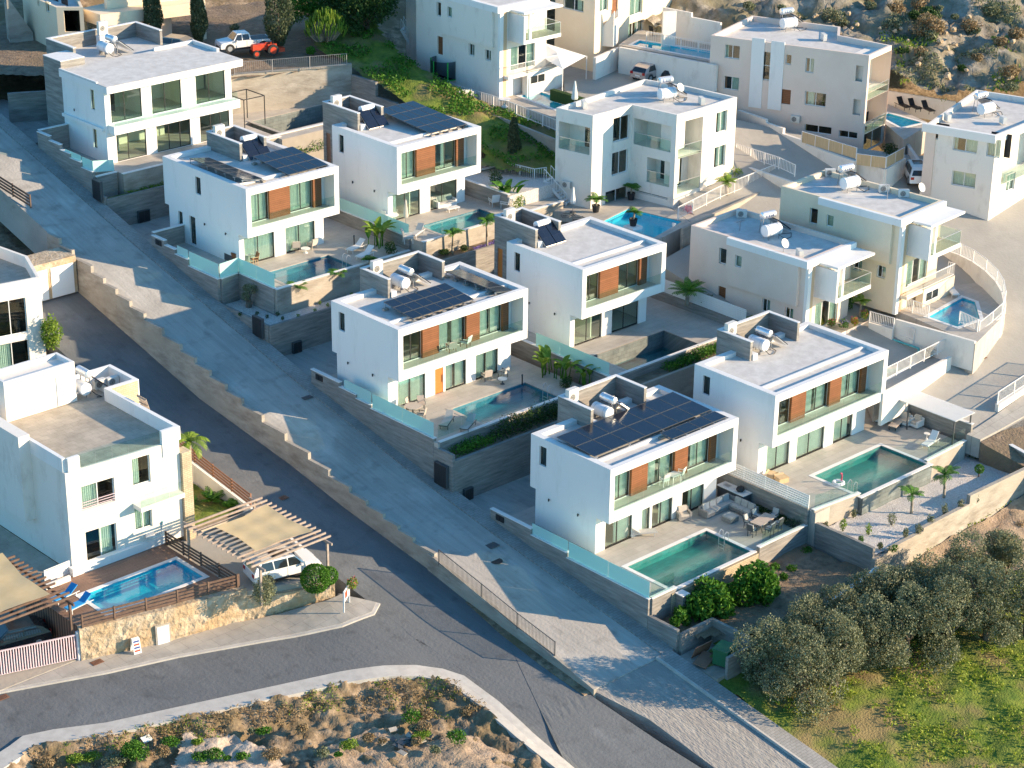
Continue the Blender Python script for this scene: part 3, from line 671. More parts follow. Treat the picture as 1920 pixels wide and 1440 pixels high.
# ---------------------------------------------------------------- roads
lx=lambda y: float(np.interp(y,[-30,-8.1,0,9,100],[-8.2,-9.35,-9.0,-8.35,-8.3]))
YS=[-8.1,-4,0,4,8.3,12,15.8,22,29,36,42,49,58,66,76,90]
strip('concrete_road',[(lx(y),y) for y in YS],[(-3.1,y) for y in YS],zr,M['road'],sub=3,skirt=3)
strip('pavement',[(-3.1,y) for y in YS],[(-1.95,y) for y in YS],zr,M['paver'],off=.09,nc=2,sub=3)
YD=[-45,-30,-22,-16,-12,-8.1]
strip('dirt_road',[(-8.4,y) for y in YD[:-1]]+[(-9.3,-8.1)],[(-3.75,y) for y in YD],zr,M['dirtroad'],off=-.06,nc=8)
strip('pavement',[(-3.6,y) for y in YD],[(-2.35,y) for y in YD],zr,M['paver'],off=.12,nc=2)
strip('kerb',[(-3.75,y) for y in YD],[(-3.6,y) for y in YD],zr,M['kerb'],off=.13,nc=1)
strip('kerb',[(-3.16,y) for y in YS],[(-3.08,y) for y in YS],zr,M['paver'],off=.1,nc=1,sub=3)
YL=[-3,2,6,9,13,17,20,23,28,34,41,45,50]
strip('asphalt_road',[(-14.2,y) for y in YL],[(-8.5,y) for y in YL],za,M['asphalt'],sub=3,skirt=2)
up=[(-60,1312),(0,1297),(200,1260),(333,1230),(500,1200),(640,1172),(697,1150),(705,1130),(690,1100)]
dn=[(-60,1452),(18,1402),(200,1358),(433,1307),(640,1262),(780,1250),(870,1270),(935,1318),(1060,1440)]
strip('side_road',[H2(a,b,za) for a,b in up]+[(-14.2,4.5),(-8.8,1)],[H2(a,b,za) for a,b in dn]+[H2(1064,1444,za),H2(1068,1448,za)],za,M['asphalt'],off=-.004,nc=10,sub=6,skirt=2)
strip('side_road',[(-8.8,1),(-9.3,-4),(-9.6,-8.5),(-9.3,-14),(-8.5,-22),(-8.5,-40)],[H2(1068,1448,za),H2(1100,1480,za),H2(1150,1520,za),H2(1200,1560,za),H2(1250,1600,za),H2(1300,1800,za)],za,M['asphalt'],off=-.004,nc=10)
strip('side_road',[(-9.2,3),(-9.65,-8),(-9.2,-16),(-8.5,-26)],[H2(905,1300,za),H2(1000,1372,za),H2(1078,1442,za),H2(1160,1530,za)],lambda x,y: za(x,y)-.03,M['asphalt'],off=-.012,nc=6,skirt=0)
# bottom footpath and kerb round the bend
def off_px(P,d):  # offset a pixel polyline in the ground by d metres
    W=[Vector(H2(a,b,za)) for a,b in P]; out=[]
    for i in range(len(W)):
        t=(W[min(i+1,len(W)-1)]-W[max(i-1,0)]).normalized(); out.append(W[i]+Vector((t.y,-t.x))*d)
    return [tuple(w) for w in out]
dn2=[(-60,1452),(18,1402),(43,1383),(100,1371),(200,1358),(433,1307),(640,1262),(720,1251),(780,1250),(830,1257),(870,1270),(935,1318),(1000,1378),(1085,1450)]
strip('footpath',off_px(dn2,.0),off_px(dn2,1.35),za,M['kerb'],off=.13,nc=2,sub=3,skirt=.6)
up2=[(-60,1312),(0,1297),(200,1260),(333,1230),(500,1200),(640,1172),(697,1150),(706,1132)]
strip('footpath',off_px(up2,-2.6),off_px(up2,0),za,M['pave'],off=.12,nc=2,sub=3,skirt=.6)
strip('kerb',off_px(up2,0),off_px(up2,.25),za,M['kerb'],off=.10,nc=1,sub=3,skirt=.4)
# natural ground
zd=lambda x,y: za(x,y)+.05-.9*min(1,max(0,(lambda v: v)(dist_low(x,y)-1.3)/2.2))
_lowW=None
def dist_low(x,y):
    global _lowW
    if _lowW is None: _lowW=[Vector(p) for p in off_px(dn2,0)]
    best=1e9; p=Vector((x,y))
    for i in range(len(_lowW)-1):
        a,b=_lowW[i],_lowW[i+1]; t=max(0,min(1,(p-a).dot(b-a)/max(1e-6,(b-a).length_squared))); best=min(best,(p-a-(b-a)*t).length)
    return best
patch('rubble_bank',[tuple(p) for p in off_px(dn2,1.25)]+[H2(1250,1560,za),H2(-200,1700,za),H2(-200,1500,za)],zd,M['dirt'],res=.2,amp=.42,fs=.75)
def zdd(x,y): return za(x,y)-1.0
patch('spoil_heap',[H2(a,b,zdd) for a,b in [(330,1440),(350,1375),(420,1385),(520,1430),(560,1500),(300,1500)]],lambda x,y: zdd(x,y)+.55,M['sand'],res=.2,amp=.35,fs=.6)
patch('grass_field',[(-2.3,-60),(-2.3,-11),(1,-9),(6,-12.8),(14,-12),(60,-12.5),(70,-60)],zg,M['grass'],res=.45,amp=.22,fs=.5)
patch('bare_ground',[(4.9,-12.1),(-1.9,-8.0),(-1.9,-5.8),(13.4,-5.8),(13.7,-12.1)],lambda x,y:-8.55-.10*(-6-y)*(1 if x<6 else .3)-max(0,(5-x))*.08,M['soil'],res=.3,amp=.12)
# right hand roads and plots: a plane following the slope
rp=[(1555,835),(1640,690),(1640,520),(1420,300),(1380,240),(1390,180),(1500,205),(1660,300),(1740,350),(1960,440),(1960,760),(1690,900),(1600,850)]
slab('pale_road',[(31.45,-6.6),(31.45,6.8),(28.2,6.8),(28.2,22.8),(35.3,23.4),(38,33),(38,39),(50,37),(56.5,25.5),(60,21.5),(90,10),(90,-8),(45,-12)],TT,3,M['rroad'])
zde=lambda x,y: za(x,y)-1.0
patch('bare_earth',[H2(a,b,zde) for a,b in [(600,1415),(700,1375),(800,1400),(930,1390),(1040,1442),(1080,1520),(560,1520)]],lambda x,y: zde(x,y)+.38,M['sand2'],res=.2,amp=.22,fs=.7)
patch('bare_ground',[(13.9,-11.5),(44,-11.5),(44,-18.5),(30,-17.8),(24,-17.2),(17,-15.5)],lambda x,y: zg(x,y)+.10,M['sand2'],res=.35,amp=.3,fs=.5)
# ---------------------------------------------------------------- the seven modern villas
V6=(0,0,-.77); V3=(-1.34,19.74,3.35); V2=(1.06,40.55,7.91); V7=(14.85,-1.16,.53); V4=(15.04,18.02,4.29); V5=(14.64,38.82,8.89)
vs={}
sideW=[(6.02,6.7,4.6,6.02)]; sideN=[(6.8,7.45,4.5,6.0)]
vs[6]=villa(*V6,True,'white villa nearest the camera, whole roof covered by black solar panels',dict(up=[[(.05,1)],FULL,[(.3,1)]],down=[[(.4,1)],[(0,1)],[(.45,1)],[(.4,1)]]),sideW)
vs[3]=villa(*V3,True,'white villa with an orange front door and two chairs on its balcony',dict(orange=1,up=[[],FULL,FULL],down=[FULL,[],FULL,FULL]),sideW)
vs[7]=villa(*V7,True,'white villa with a bare white roof beside the white gravel garden',dict(door=0,up=[[(.1,.7)],FULL,FULL],down=[[(0,1)],[(0,1)],[(0,.9)]]),sideW)
vs[2]=villa(*V2,False,'white villa above the pool with two white loungers, black door in its side wall',dict(up=[[(0,1)],[(0,1)]],down=[[(0,1)],[(0,1)]]),[(6.02,6.75,4.6,6.02),(8.75,9.35,.5,2.5),(7.0,7.8,.15,2.5)],D=11.15)
vs[4]=villa(*V4,False,'white villa above the drained pool, with no solar panels and no curtains',dict(up=[[],[]],down=[[],[]]),sideN)
vs[5]=villa(*V5,False,'white villa with a white rattan sofa on its terrace and a grey stair tower',dict(up=[[(.5,1)],[(.4,.6)]],down=[[(0,.2)],[]]),sideN)
def at(v,x,y,z=0): return (v[0]+x,v[1]+y,v[2]+GZ+z)
# V2 extra grille
m=MB(); m.box(-.03,2.0,.05,-.002,3.2,.6); m.build('vent_grille',M['dgrey'],vs[2])
def zrf(v): return v[2]-.3
# roof equipment
heater((V6[0]+5.6,V6[1]+6.4,zrf(V6)),0,'two-drum solar water heater in the roof enclosure of the villa nearest the camera')
heater((V3[0]+5.6,V3[1]+6.5,zrf(V3)),0,'two-drum solar water heater in the roof enclosure of the villa with the orange door')
heater((V7[0]+5.6,V7[1]+6.5,zrf(V7)),0,'two-drum solar water heater on the bare white roof beside the gravel garden')
heater((V2[0]+6.1,V2[1]+7.3,zrf(V2)),0,'drum with two dark sloping collectors on the villa above the two white loungers','front')
heater((V4[0]+2.9,V4[1]+6.9,zrf(V4)),0,'drum with two dark sloping collectors on the villa above the drained pool','front')
heater((V5[0]+3.0,V5[1]+6.9,zrf(V5)),0,'drum with two dark sloping collectors on the villa with the rattan sofa','front')
for v,xx,yy,lb in ((V6,4.6,8.35,'the villa nearest the camera'),(V3,4.9,8.3,'the villa with the orange door'),(V7,4.6,8.35,'the villa beside the gravel garden'),(V2,5.1,10.5,'the villa with the black side door'),(V4,2.0,10.2,'the villa above the drained pool'),(V5,2.0,10.2,'the villa with the rattan sofa')):
    ac_unit((v[0]+xx,v[1]+yy,zrf(v)+.75),R(0),'tall beige air conditioner on the roof of '+lb,'tall air conditioners on the villa roofs',tall=True,s=1.05)
    m=MB(); m.box(v[0]+xx-.5,v[1]+yy-.3,zrf(v)+.002,v[0]+xx+.5,v[1]+yy+.25,zrf(v)+.75); m.build('plinth',M['cap'],label='white block under the tall air conditioner of '+lb,cat='plinth',group='roof plinths')
solar_array((V6[0]+.45,V6[1]+1.95,zrf(V6)),0,7,2,1.62,1.82,2.5,'large black solar array in two rows over the nearest villa roof',z0=.42)
solar_array((V6[0]+6.3,V6[1]+.45,zrf(V6)),0,4,1,1.36,1.15,2,'narrow single row of four black panels at the front edge of the nearest villa roof',z0=.42)
solar_array((V3[0]+2.1,V3[1]+.95,zrf(V3)),0,6,3,.98,1.08,6,'blue-black solar array three rows deep over the balcony with two chairs',z0=.30)
solar_array((V3[0]+11.45,V3[1]+.55,zrf(V3)),R(90),5,1,1.16,1.6,9,'brownish single-row solar array along the right edge of the roof with the orange door below',z0=.22)
solar_array((V2[0]+2.55,V2[1]+1.2,zrf(V2)),R(90),6,2,1.2,.95,10,'long brownish solar array along the left edge of the roof over the black side door',z0=.30)
solar_array((V2[0]+4.6,V2[1]+.75,zrf(V2)),0,4,3,1.0,1.55,5,'blue-black solar array of twelve panels in front of the sloping collectors',z0=.30)
solar_array((V5[0]+4.55,V5[1]+1.2,zrf(V5)),0,4,4,1.0,1.72,4,'big blue-black solar array of sixteen panels over the villa with the rattan sofa',z0=.30)
# ---------------------------------------------------------------- villa at the top of the road
V1=(.7,58.7,12.1)
def villa_top():
    bx,by,zt=V1; z=zt-6.75; e=empty('villa',(bx,by,z),0,'white three-bay villa at the top of the road with bare glazed rooms on both floors','house','white flat-roofed villas with wood panels')
    b=MB(); W=13.6; T=6.75; y0=.85; D=7.25
    sd=[(D-2.95,D-2.4,.95,2.6),(D-2.95,D-2.4,4.25,5.95)]
    wallq(b,(.25,D),(.25,y0),0,T-.6,sd,.2)
    up=[(.55,3.55,3.42,6.1),(4.55,7.5,3.42,6.1),(9.0,12.0,3.42,6.1)]; gr=[(.9,3.8,.02,2.5),(4.85,8.25,.02,2.5),(9.25,12.3,.02,2.5)]
    wallq(b,(.25,y0),(12.9,y0),0,T-.6,up+gr,.2)
    wallq(b,(12.9,y0),(12.9,D),0,T-.6); wallq(b,(12.9,D),(.25,D),0,T-.6)
    b.box(.02,.02,T-.6,W,D,T-.05); b.box(.45,-.05,2.62,13.1,y0-.003,3.32); b.box(.02,y0+.3,2.75,.24,D,3.0)
    b.build('walls',M['white'],e)
    r=MB(); r.box(.02,.02,T-.045,W,D,T); r.build('roof',M['roof'],e)
    p=MB(); p.box(9.4,D-.25,T+.004,W,D-.002,T+.28); p.box(W-.25,3.4,T+.004,W-.002,D-.25,T+.28); p.build('parapet',M['cap'],e); p=MB(); p.box(.03,1.6,T+.002,.2,D,T+.1); p.build('roof_edge',M['cap'],e)
    f=MB(); f.box(.5,1.1,.005,12.7,D-.1,.04); f.box(.5,1.1,2.9,12.7,D-.1,3.36); f.build('floor',M['floor'],e)
    i=MB(); i.box(.5,4.8,.04,8.5,4.9,2.88); i.box(.5,4.6,3.38,12.7,4.7,6.1); i.box(4.1,1.3,3.38,4.2,4.6,6.1); i.box(8.4,1.3,3.38,8.5,4.6,6.1); i.box(2.6,3.0,.04,2.7,4.8,2.88); i.build('inner_walls',M['inner'],e)
    for h in up: window(e,(.25,y0),(12.9,y0),h,rec=.06,mull=(.45,),room=False)
    for k,h in enumerate(gr): window(e,(.25,y0),(12.9,y0),h,rec=.06,mull=(.4,) if k==0 else (.37,.70),room=False)
    for h in sd: window(e,(.25,D),(.25,y0),h,rec=.14,mull=(),room='dark')
    glass_rail(e,[(.55,.05,3.32),(12.95,.05,3.32)],.75,'balcony_glass')
    s=MB(); s.prism([(2.6,D+.01),(2.6,13.3),(11.8,13.3),(11.8,D+.01)],-3,T-.3); s.box(2.6,9.0,T-.29,2.85,13.3,T+1.0); s.box(2.86,13.05,T-.29,11.55,13.3,T+1.0); s.box(11.55,9.3,T-.29,11.8,13.3,T+1.0); s.box(.26,D+.005,-2,2.59,10.0,T+.6)
    st=s.build('stair_tower',M['conc'],e)
    c=MB(); c.box(2.58,8.98,T+1.0,2.9,13.32,T+1.05); c.box(2.9,13.0,T+1.0,11.5,13.32,T+1.05); c.box(11.5,9.28,T+1.0,11.82,13.32,T+1.05); c.box(.24,D,T+.6,2.6,10.02,T+.65); c.build('coping',M['cap'],st)
    g=MB(); g.box(2.86,D+.01,T-.29,11.54,13.04,T-.27); g.build('roof',M['roof'],e)
    k=MB(); k.tube((.05,5.3,3.6),(.05,5.3,3.8),.05); k.build('wall_lamp',M['black'],e)
    return e
vs[1]=villa_top()
heater((V1[0]+6.0,V1[1]+9.4,V1[2]-.27),0,'two-drum solar water heater on the roof of the villa at the top of the road')
ac_unit((V1[0]+7.6,V1[1]+12.2,V1[2]+.7),0,'tall beige air conditioner on the roof of the villa at the top of the road','tall air conditioners on the villa roofs',tall=True)
m=MB(); m.box(V1[0]+7.1,V1[1]+11.9,V1[2]-.26,V1[0]+8.1,V1[1]+12.5,V1[2]+.7); m.build('plinth',M['cap'],label='white block under the tall air conditioner at the top of the road',cat='plinth',group='roof plinths')
# ---------------------------------------------------------------- terraces (each level a solid platform)
def terr(v,rs,zt=0,depth=4,mt='tile',name='terrace'): rects(name,[(v[0]+a,v[1]+b,v[0]+c,v[1]+d) for a,b,c,d in rs],v[2]+GZ+zt,depth,M[mt])
terr(V6,[(-1.9,-1.5,13.3,9.0),(-1.9,-5.6,.3,-1.5),(8.0,-5.6,13.3,-1.5)])
terr(V7,[(-1.3,-1.35,15.6,9.0),(-1.3,-5.2,3.15,-1.35),(10.7,-5.2,15.6,-1.35)])
terr(V3,[(-.95,-1.5,13.6,9.0),(-.95,-5.3,3.6,-1.5),(10.85,-5.3,13.6,-1.5)])
terr(V4,[(-1.3,-1.1,12.3,11.0),(-1.3,-5.0,.2,-1.1),(7.9,-5.0,12.3,-1.1)])
terr(V2,[(-2.85,.0,12.6,11.2),(-1.0,-1.2,12.6,.0),(-1.0,-4.6,.4,-1.2),(6.8,-4.6,12.6,-1.2)])
terr(V5,[(-1.0,-1.1,14.5,11.5),(-1.0,-4.2,1.4,-1.1),(7.9,-4.2,14.5,-1.1)])
V1t=(V1[0],V1[1],V1[2]-.1)
rects('terrace',[(V1[0]-2.4,V1[1]-.4,V1[0]+15.5,V1[1]+8),(V1[0]+3.5,V1[1]-2.0,V1[0]+15.5,V1[1]-.4),(V1[0]-.3,V1[1]-2.0,V1[0]+3.5,V1[1]-.4)],V1[2]-6.75,4,M['tile'])
# driveways between the villas, level with the ground floors
def drive(x0,y0,x1,y1,z): rects('driveway',[(x0,y0,x1,y1)],z,4,M['road'])
drive(-1.9,9.0,13.3,12.9,V6[2]+GZ-.02); drive(-2.0,28.75,13.3,34.0,V3[2]+GZ-.02); drive(-1.9,51.75,13.3,55.6,V2[2]+GZ-.02); drive(-1.9,66.7,3.3,80,6.0)
drive(13.6,7.85,30,12.9,V7[2]+GZ-.02); drive(13.7,29.05,29,33.5,V4[2]+GZ-.02)
# pools
P6=at(V6,0,0); pool(.3,-5.5,8.0,-1.5,P6[2],'turquoise infinity pool in front of the villa nearest the camera, glass fence on its left','poolG','watG',ladder=(7.7,-3.2,-1,0),cmat='cap')
pool(V7[0]+3.15,V7[1]-5.5,V7[0]+10.7,V7[1]-1.35,V7[2]+GZ,'blue-green infinity pool beside the white gravel garden','poolG','watG',ladder=(V7[0]+3.5,V7[1]-4.6,1,0))
pool(V3[0]+3.6,V3[1]-5.15,V3[0]+10.85,V3[1]-1.5,V3[2]+GZ,'dark blue pool in front of the villa with the orange door','poolD','watD',cmat='tile',ladder=(V3[0]+10.6,V3[1]-4.0,-1,0))
pool(V2[0]+.4,V2[1]-4.6,V2[0]+6.8,V2[1]-1.2,V2[2]+GZ,'dark blue pool beside the two white loungers','poolD','watD',cmat='tile',ladder=(V2[0]+6.6,V2[1]-3.6,-1,0))
pool(V5[0]+1.4,V5[1]-4.0,V5[0]+7.9,V5[1]-1.1,V5[2]+GZ,'dark teal pool in front of the white rattan sofa','poolD','watG',cmat='tile')
pool(V4[0]+.2,V4[1]-4.85,V4[0]+7.9,V4[1]-1.1,V4[2]+GZ,'nearly drained slate-tiled pool with dark water at its bottom','dryT','watD',lvl=-1.35,depth=1.6,cmat='tile')
pool(17.2,57.5,25.5,61.8,V1[2]-6.75+.02,'empty grey tiled pool behind the villa at the top of the road','dryT',None,depth=1.6,cmat='tile')
# infinity edges
def block(name,label,cat,x0,y0,z0,x1,y1,z1,mt,group=None): 
    m=MB(); cx,cy=(x0+x1)/2,(y0+y1)/2; m.box(x0-cx,y0-cy,0,x1-cx,y1-cy,z1-z0); return m.build(name,M[mt],label=label,cat=cat,group=group,loc=(cx,cy,z0))
block('pool_wall','brown and beige stone-tiled overflow wall under the nearest infinity pool','pool wall',-.1,-5.95,P6[2]-2.2,8.3,-5.6,P6[2]-.06,'clad')
block('pool_wall','wet rough stone overflow wall of the infinity pool by the gravel garden','pool wall',V7[0]+3.0,V7[1]-5.85,V7[2]+GZ-1.6,V7[0]+10.8,V7[1]-5.5,V7[2]+GZ-.06,'dryT')
# ---------------------------------------------------------------- walls of the plots
def Z(v,d=0): return v[2]+GZ+d
wl=lambda *a,**k: wall(*a,**k)
# nearest villa
wl('grey stepped wall with glass fence between the road and the nearest villa',(-2.0,9.2),(-2.0,-5.75),-11.5,0,t=.25,cap='cap',steps=[(0,Z(V6,1.0)),(.27,Z(V6,.58)),(.5,Z(V6,.22))])
wl('lower grey wall end beside the fig bushes and the road',(-2.0,-5.78),(-2.0,-8.3),-11.5,Z(V6,-.95),t=.25)
wl('short grey corner wall below the glass fence of the nearest infinity pool',(-1.87,-5.75),(.35,-5.75),-10.5,Z(V6,.22),t=.25,cap='cap')
wl('low grey wall stub at the left end of the nearest infinity pool',(.5,-5.97),(.5,-6.6),-10.5,Z(V6,-.1),t=.6,cap='cap')
wl('low grey parapet with white coping behind the outdoor dining table',(8.5,-5.72),(13.35,-5.72),-10.2,Z(V6,.25),t=.25,cap='cap')
wl('grey wall under the white slatted fence, behind the corner sofa',(13.42,9.1),(13.42,-5.85),-10,Z(V7,.2),t=.22)
wl('grey board-marked wall between the brown soil plot and the gravel garden',(13.75,-5.95),(13.75,-11.3),-11,Z(V7,-.75),t=.25)
e=empty('glass_fence',(-2.0,5,Z(V6)),0,'frosted aqua glass fence on the wall by the road, nearest the camera','glass fence','frosted glass fences above the road'); 
glass_rail(e,[(0,.2,.63),(0,-3.25,.63)],.80,'pane','frost',seg=3.4); glass_rail(e,[(0,-3.3,.27),(0,-10.7,.27)],1.15,'pane','frost',seg=3.5); glass_rail(e,[(.05,-10.75,.27),(2.2,-10.75,.27)],1.1,'clear_pane','rail_glass',seg=2.2)
e=empty('glass_fence',(8.5,-5.72,Z(V6,.3)),0,'clear glass fence on the parapet beside the outdoor dining table','glass fence'); glass_rail(e,[(.3,0,.0),(4.7,0,.0)],1.0,'pane',seg=1.4)
# gravel garden
wl('long pale retaining wall in front of the gravel garden',(13.62,-11.4),(24.3,-11.2),-12.5,Z(V7,-1.0),t=.3,mt='oldconc',steps=[(0,Z(V7,-1.5)),(.12,Z(V7,-1.25)),(.5,Z(V7,-1.0))])
wl('higher right-hand stretch of the pale retaining wall by the gravel garden',(24.3,-11.2),(34,-11.3),-12.5,Z(V7,-.35),t=.3,mt='oldconc')
wl('low white-coped grey wall descending below the brown soil plot',(13.4,-12.0),(5.0,-12.2),-12.5,-7.9,t=.25,cap='cap',slope=-9.0)
wl('grey wall along the right side of the gravel garden',(33.3,-5.8),(32.0,-11.2),-11,Z(V7,.1),t=.25,mt='conc',cap='cap')
patch('gravel_garden',[(13.8,-5.2),(13.8,-11.3),(32.0,-11.2),(33.2,-5.9),(30.6,-6.0),(26,-6.9),(14.0,-6.4)],lambda x,y: Z(V7,-1.35),M['gravel'],res=.4,amp=.08)
slab('gravel_bed',[(13.8,-6.0),(13.8,-11.2),(32.0,-11.2),(33.2,-6.0)],Z(V7,-1.5),2,M['gravel'])
wl('low white-capped terrace wall with glass left of the gravel garden pool',(13.6,-6.1),(18.0,-6.5),-9,Z(V7,.15),t=.25,cap='cap',mt='oldconc')
wl('low white-capped parapet right of the gravel garden pool',(25.7,-6.4),(30.6,-6.2),-9,Z(V7,.15),t=.25,cap='cap',mt='oldconc')
wl('grey wall behind the white lattice canopy and beige sofa',(30.6,6.5),(31.2,-6.3),-9,Z(V7,1.3),t=.25,cap='cap')
e=empty('glass_fence',(13.6,-6.1,Z(V7,.2)),0,'clear glass fence above the gravel garden, left of its pool','glass fence'); glass_rail(e,[(.1,0,0),(4.3,-.36,0)],1.0,'pane')
e=empty('glass_fence',(25.7,-6.4,Z(V7,.2)),0,'clear glass fence right of the gravel garden pool, by the white lounger','glass fence'); glass_rail(e,[(.1,0,0),(4.8,.18,0)],1.0,'pane')
# villa with orange door
wl('grey stepped wall between the road and the orange-door villa',(-2.2,28.6),(-2.2,14.9),-8.5,0,t=.25,cap='cap',steps=[(0,Z(V3,1.05)),(.24,Z(V3,.72)),(.38,Z(V3,.45)),(.5,Z(V3,.22))])
wl('tall grey front wall below the planter of the orange-door pool',(-2.1,13.0),(13.5,13.0),-9,Z(V3,-.85),t=.25)
wl('grey corner wall between the meter cabinet and the orange-door terrace',(-2.2,14.88),(-2.2,12.9),-9,Z(V3,-.35),t=.25)
wl('low white-coped edge in front of the dark blue pool of the orange-door villa',(-2.1,14.5),(13.4,14.5),-7,Z(V3,.05),t=.2,cap='cap')
rects('planting_bed',[(-2.0,13.1,13.4,14.4)],Z(V3,-.95),3,M['soil'])
e=empty('glass_fence',(-2.2,24,Z(V3)),0,'frosted aqua glass fence by the road below the orange-door villa','glass fence','frosted glass fences above the road')
glass_rail(e,[(0,.9,.5),(0,-2.2,.5)],.95,'pane','frost',seg=3); glass_rail(e,[(0,-2.3,.27),(0,-9.0,.27)],1.1,'pane','frost',seg=3.3); glass_rail(e,[(.1,-9.3,.27),(3.4,-9.3,.27)],1.0,'clear_pane')
wl('grey wall with sunlit face between the orange-door terrace and the drained-pool terrace',(13.2,29.0),(13.2,13.0),-7,Z(V4,.15),t=.25,mt='conc',cap='cap')
e=empty('glass_fence',(13.2,21,Z(V4,.2)),0,'pale glass fence on the wall between the orange-door terrace and the drained pool','glass fence'); glass_rail(e,[(0,0,0),(0,-7.8,0)],1.0,'pane','frost',seg=2.4)
# drained pool villa
wl('tall sunlit wall below the ivy hedge of the drained pool',(13.35,11.6),(27.6,11.6),-9,Z(V4,-.5),t=.25,mt='oldconc')
wl('low white-coped edge in front of the drained pool',(13.35,13.0),(25.5,13.0),-7,Z(V4,.08),t=.2,cap='cap')
rects('planting_bed',[(13.4,11.7,27.5,12.9)],Z(V4,-.6),3,M['soil'])
wl('dark grey wall right of the drained-pool terrace',(27.4,27),(27.5,12.2),-7,Z(V4,.75),t=.25,cap=None)
# villa above two loungers
wl('grey stepped wall between the road and the villa with two loungers',(-1.9,49.2),(-1.9,40.4),-3.5,0,t=.25,cap='cap',steps=[(0,Z(V2,1.3)),(.2,Z(V2,.95)),(.36,Z(V2,.6)),(.56,Z(V2,.1))])
wl('grey return wall at the entrance of the villa with two loungers',(-1.85,49.2),(1.0,49.2),-2,Z(V2,1.5),t=.25,cap='cap')
wl('grey wall below the glass fence at the corner planter with the small olive',(-1.75,40.35),(.2,40.6),-3.5,Z(V2,.1),t=.22,cap='cap')
wl('grey wall under the glass fence running to the pool with two loungers',(.1,40.6),(.1,36.0),-3.5,Z(V2,.1),t=.22,cap='cap')
wl('sunlit grey wall under the pool with two loungers, palm shadows on it',(.1,35.85),(13.3,35.85),-3.5,Z(V2,.05),t=.22,mt='oldconc',cap='cap')
wl('low outer grey wall of the white gravel planter by the road',(-1.9,40.3),(-1.9,34.2),-4.5,Z(V2,-1.85),t=.22)
wl('grey front wall of the planter with young palms',(-1.9,34.1),(13.2,34.1),-4.5,Z(V2,-1.85),t=.22)
rects('gravel_bed',[(-1.8,34.2,.0,40.3),(.0,34.2,13.1,35.7)],Z(V2,-2.05),2,M['gravel'])
e=empty('glass_fence',(-1.9,44,Z(V2)),0,'frosted aqua glass fence by the road below the two-lounger villa','glass fence','frosted glass fences above the road')
glass_rail(e,[(0,1.9,.65),(0,.4,.65)],.7,'pane','frost',seg=2); glass_rail(e,[(0,.3,.15),(0,-3.6,.15)],1.15,'pane','frost',seg=4); glass_rail(e,[(.1,-3.6,.15),(2.0,-3.4,.15),(2.0,-8.0,.15)],1.15,'pane','frost',seg=2.4)
wl('sunlit wall between the two-lounger terrace and the rattan-sofa terrace',(13.5,51),(13.5,36),-2,Z(V5,.1),t=.22,mt='conc',cap='cap')
e=empty('glass_fence',(13.5,46,Z(V5,.15)),0,'pale aqua glass fence beside the banana plants of the two-lounger terrace','glass fence'); glass_rail(e,[(0,0,0),(0,-9.9,0)],1.0,'pane','frost',seg=2.4)
# rattan sofa villa
wl('white-coped grey wall under the dark teal pool of the rattan-sofa villa',(13.6,34.55),(29,34.55),-3,Z(V5,.05),t=.22,mt='oldconc',cap='cap')
wl('outer grey wall of the palm planter below the dark teal pool',(13.6,33.0),(25.5,33.0),-4,Z(V5,-1.2),t=.22)
rects('planting_bed',[(13.7,33.1,29,34.4)],Z(V5,-1.4),2,M['soil'])
wl('grey planter wall at the back right of the rattan-sofa terrace',(24.2,42.5),(24.2,36),0,Z(V5,1.3),t=.22,cap='cap'); wl('grey planter front wall under the white gravel at the rattan-sofa terrace',(24.3,42.5),(30,42.3),0,Z(V5,1.3),t=.22,cap='cap')
rects('gravel_bed',[(24.3,36,31,42.4)],Z(V5,1.15),3,M['gravel'])
# top villa
wl('dark grey stepped wall between the road and the top villa',(-1.9,65.5),(-1.9,57.3),2,0,t=.25,cap='cap',steps=[(0,Z(V1,1.85)),(.22,Z(V1,1.5)),(.42,Z(V1,1.1)),(.6,Z(V1,.75)),(.8,Z(V1,.35))])
wl('dark grey return wall at the entrance of the top villa',(-1.85,65.5),(.9,65.5),3,Z(V1,1.95),t=.25,cap='cap')
wl('grey corner wall with aqua glass below the top villa',(-1.75,57.3),(.2,57.3),0,Z(V1,-.1),t=.25,cap='cap')
wl('grey and sunlit wall below the terrace of the top villa',(.3,56.5),(16.3,56.5),0,Z(V1,-.1),t=.25,mt='oldconc',cap='cap')
wl('dark grey wall with a black cabinet at the driveway below the top villa',(-1.9,55.7),(13.2,55.7),0,Z(V1,-1.6),t=.25)
wl('grey road-side wall of the grass bed under the top villa',(-1.9,57.2),(-1.9,55.7),0,Z(V1,-1.4),t=.25)
rects('planting_bed',[(-1.8,55.8,16,56.4)],Z(V1,-1.75),3,M['grass'])
e=empty('glass_fence',(-1.9,60.5,Z(V1)),0,'aqua glass fence at the corner of the top villa, by the road','glass fence','frosted glass fences above the road')
glass_rail(e,[(0,1.0,.7),(0,-1.4,.7)],.6,'pane','frost',seg=3); glass_rail(e,[(0,-1.5,.3),(0,-3.1,.3),(2.0,-3.1,.0)],.95,'pane','frost',seg=2)
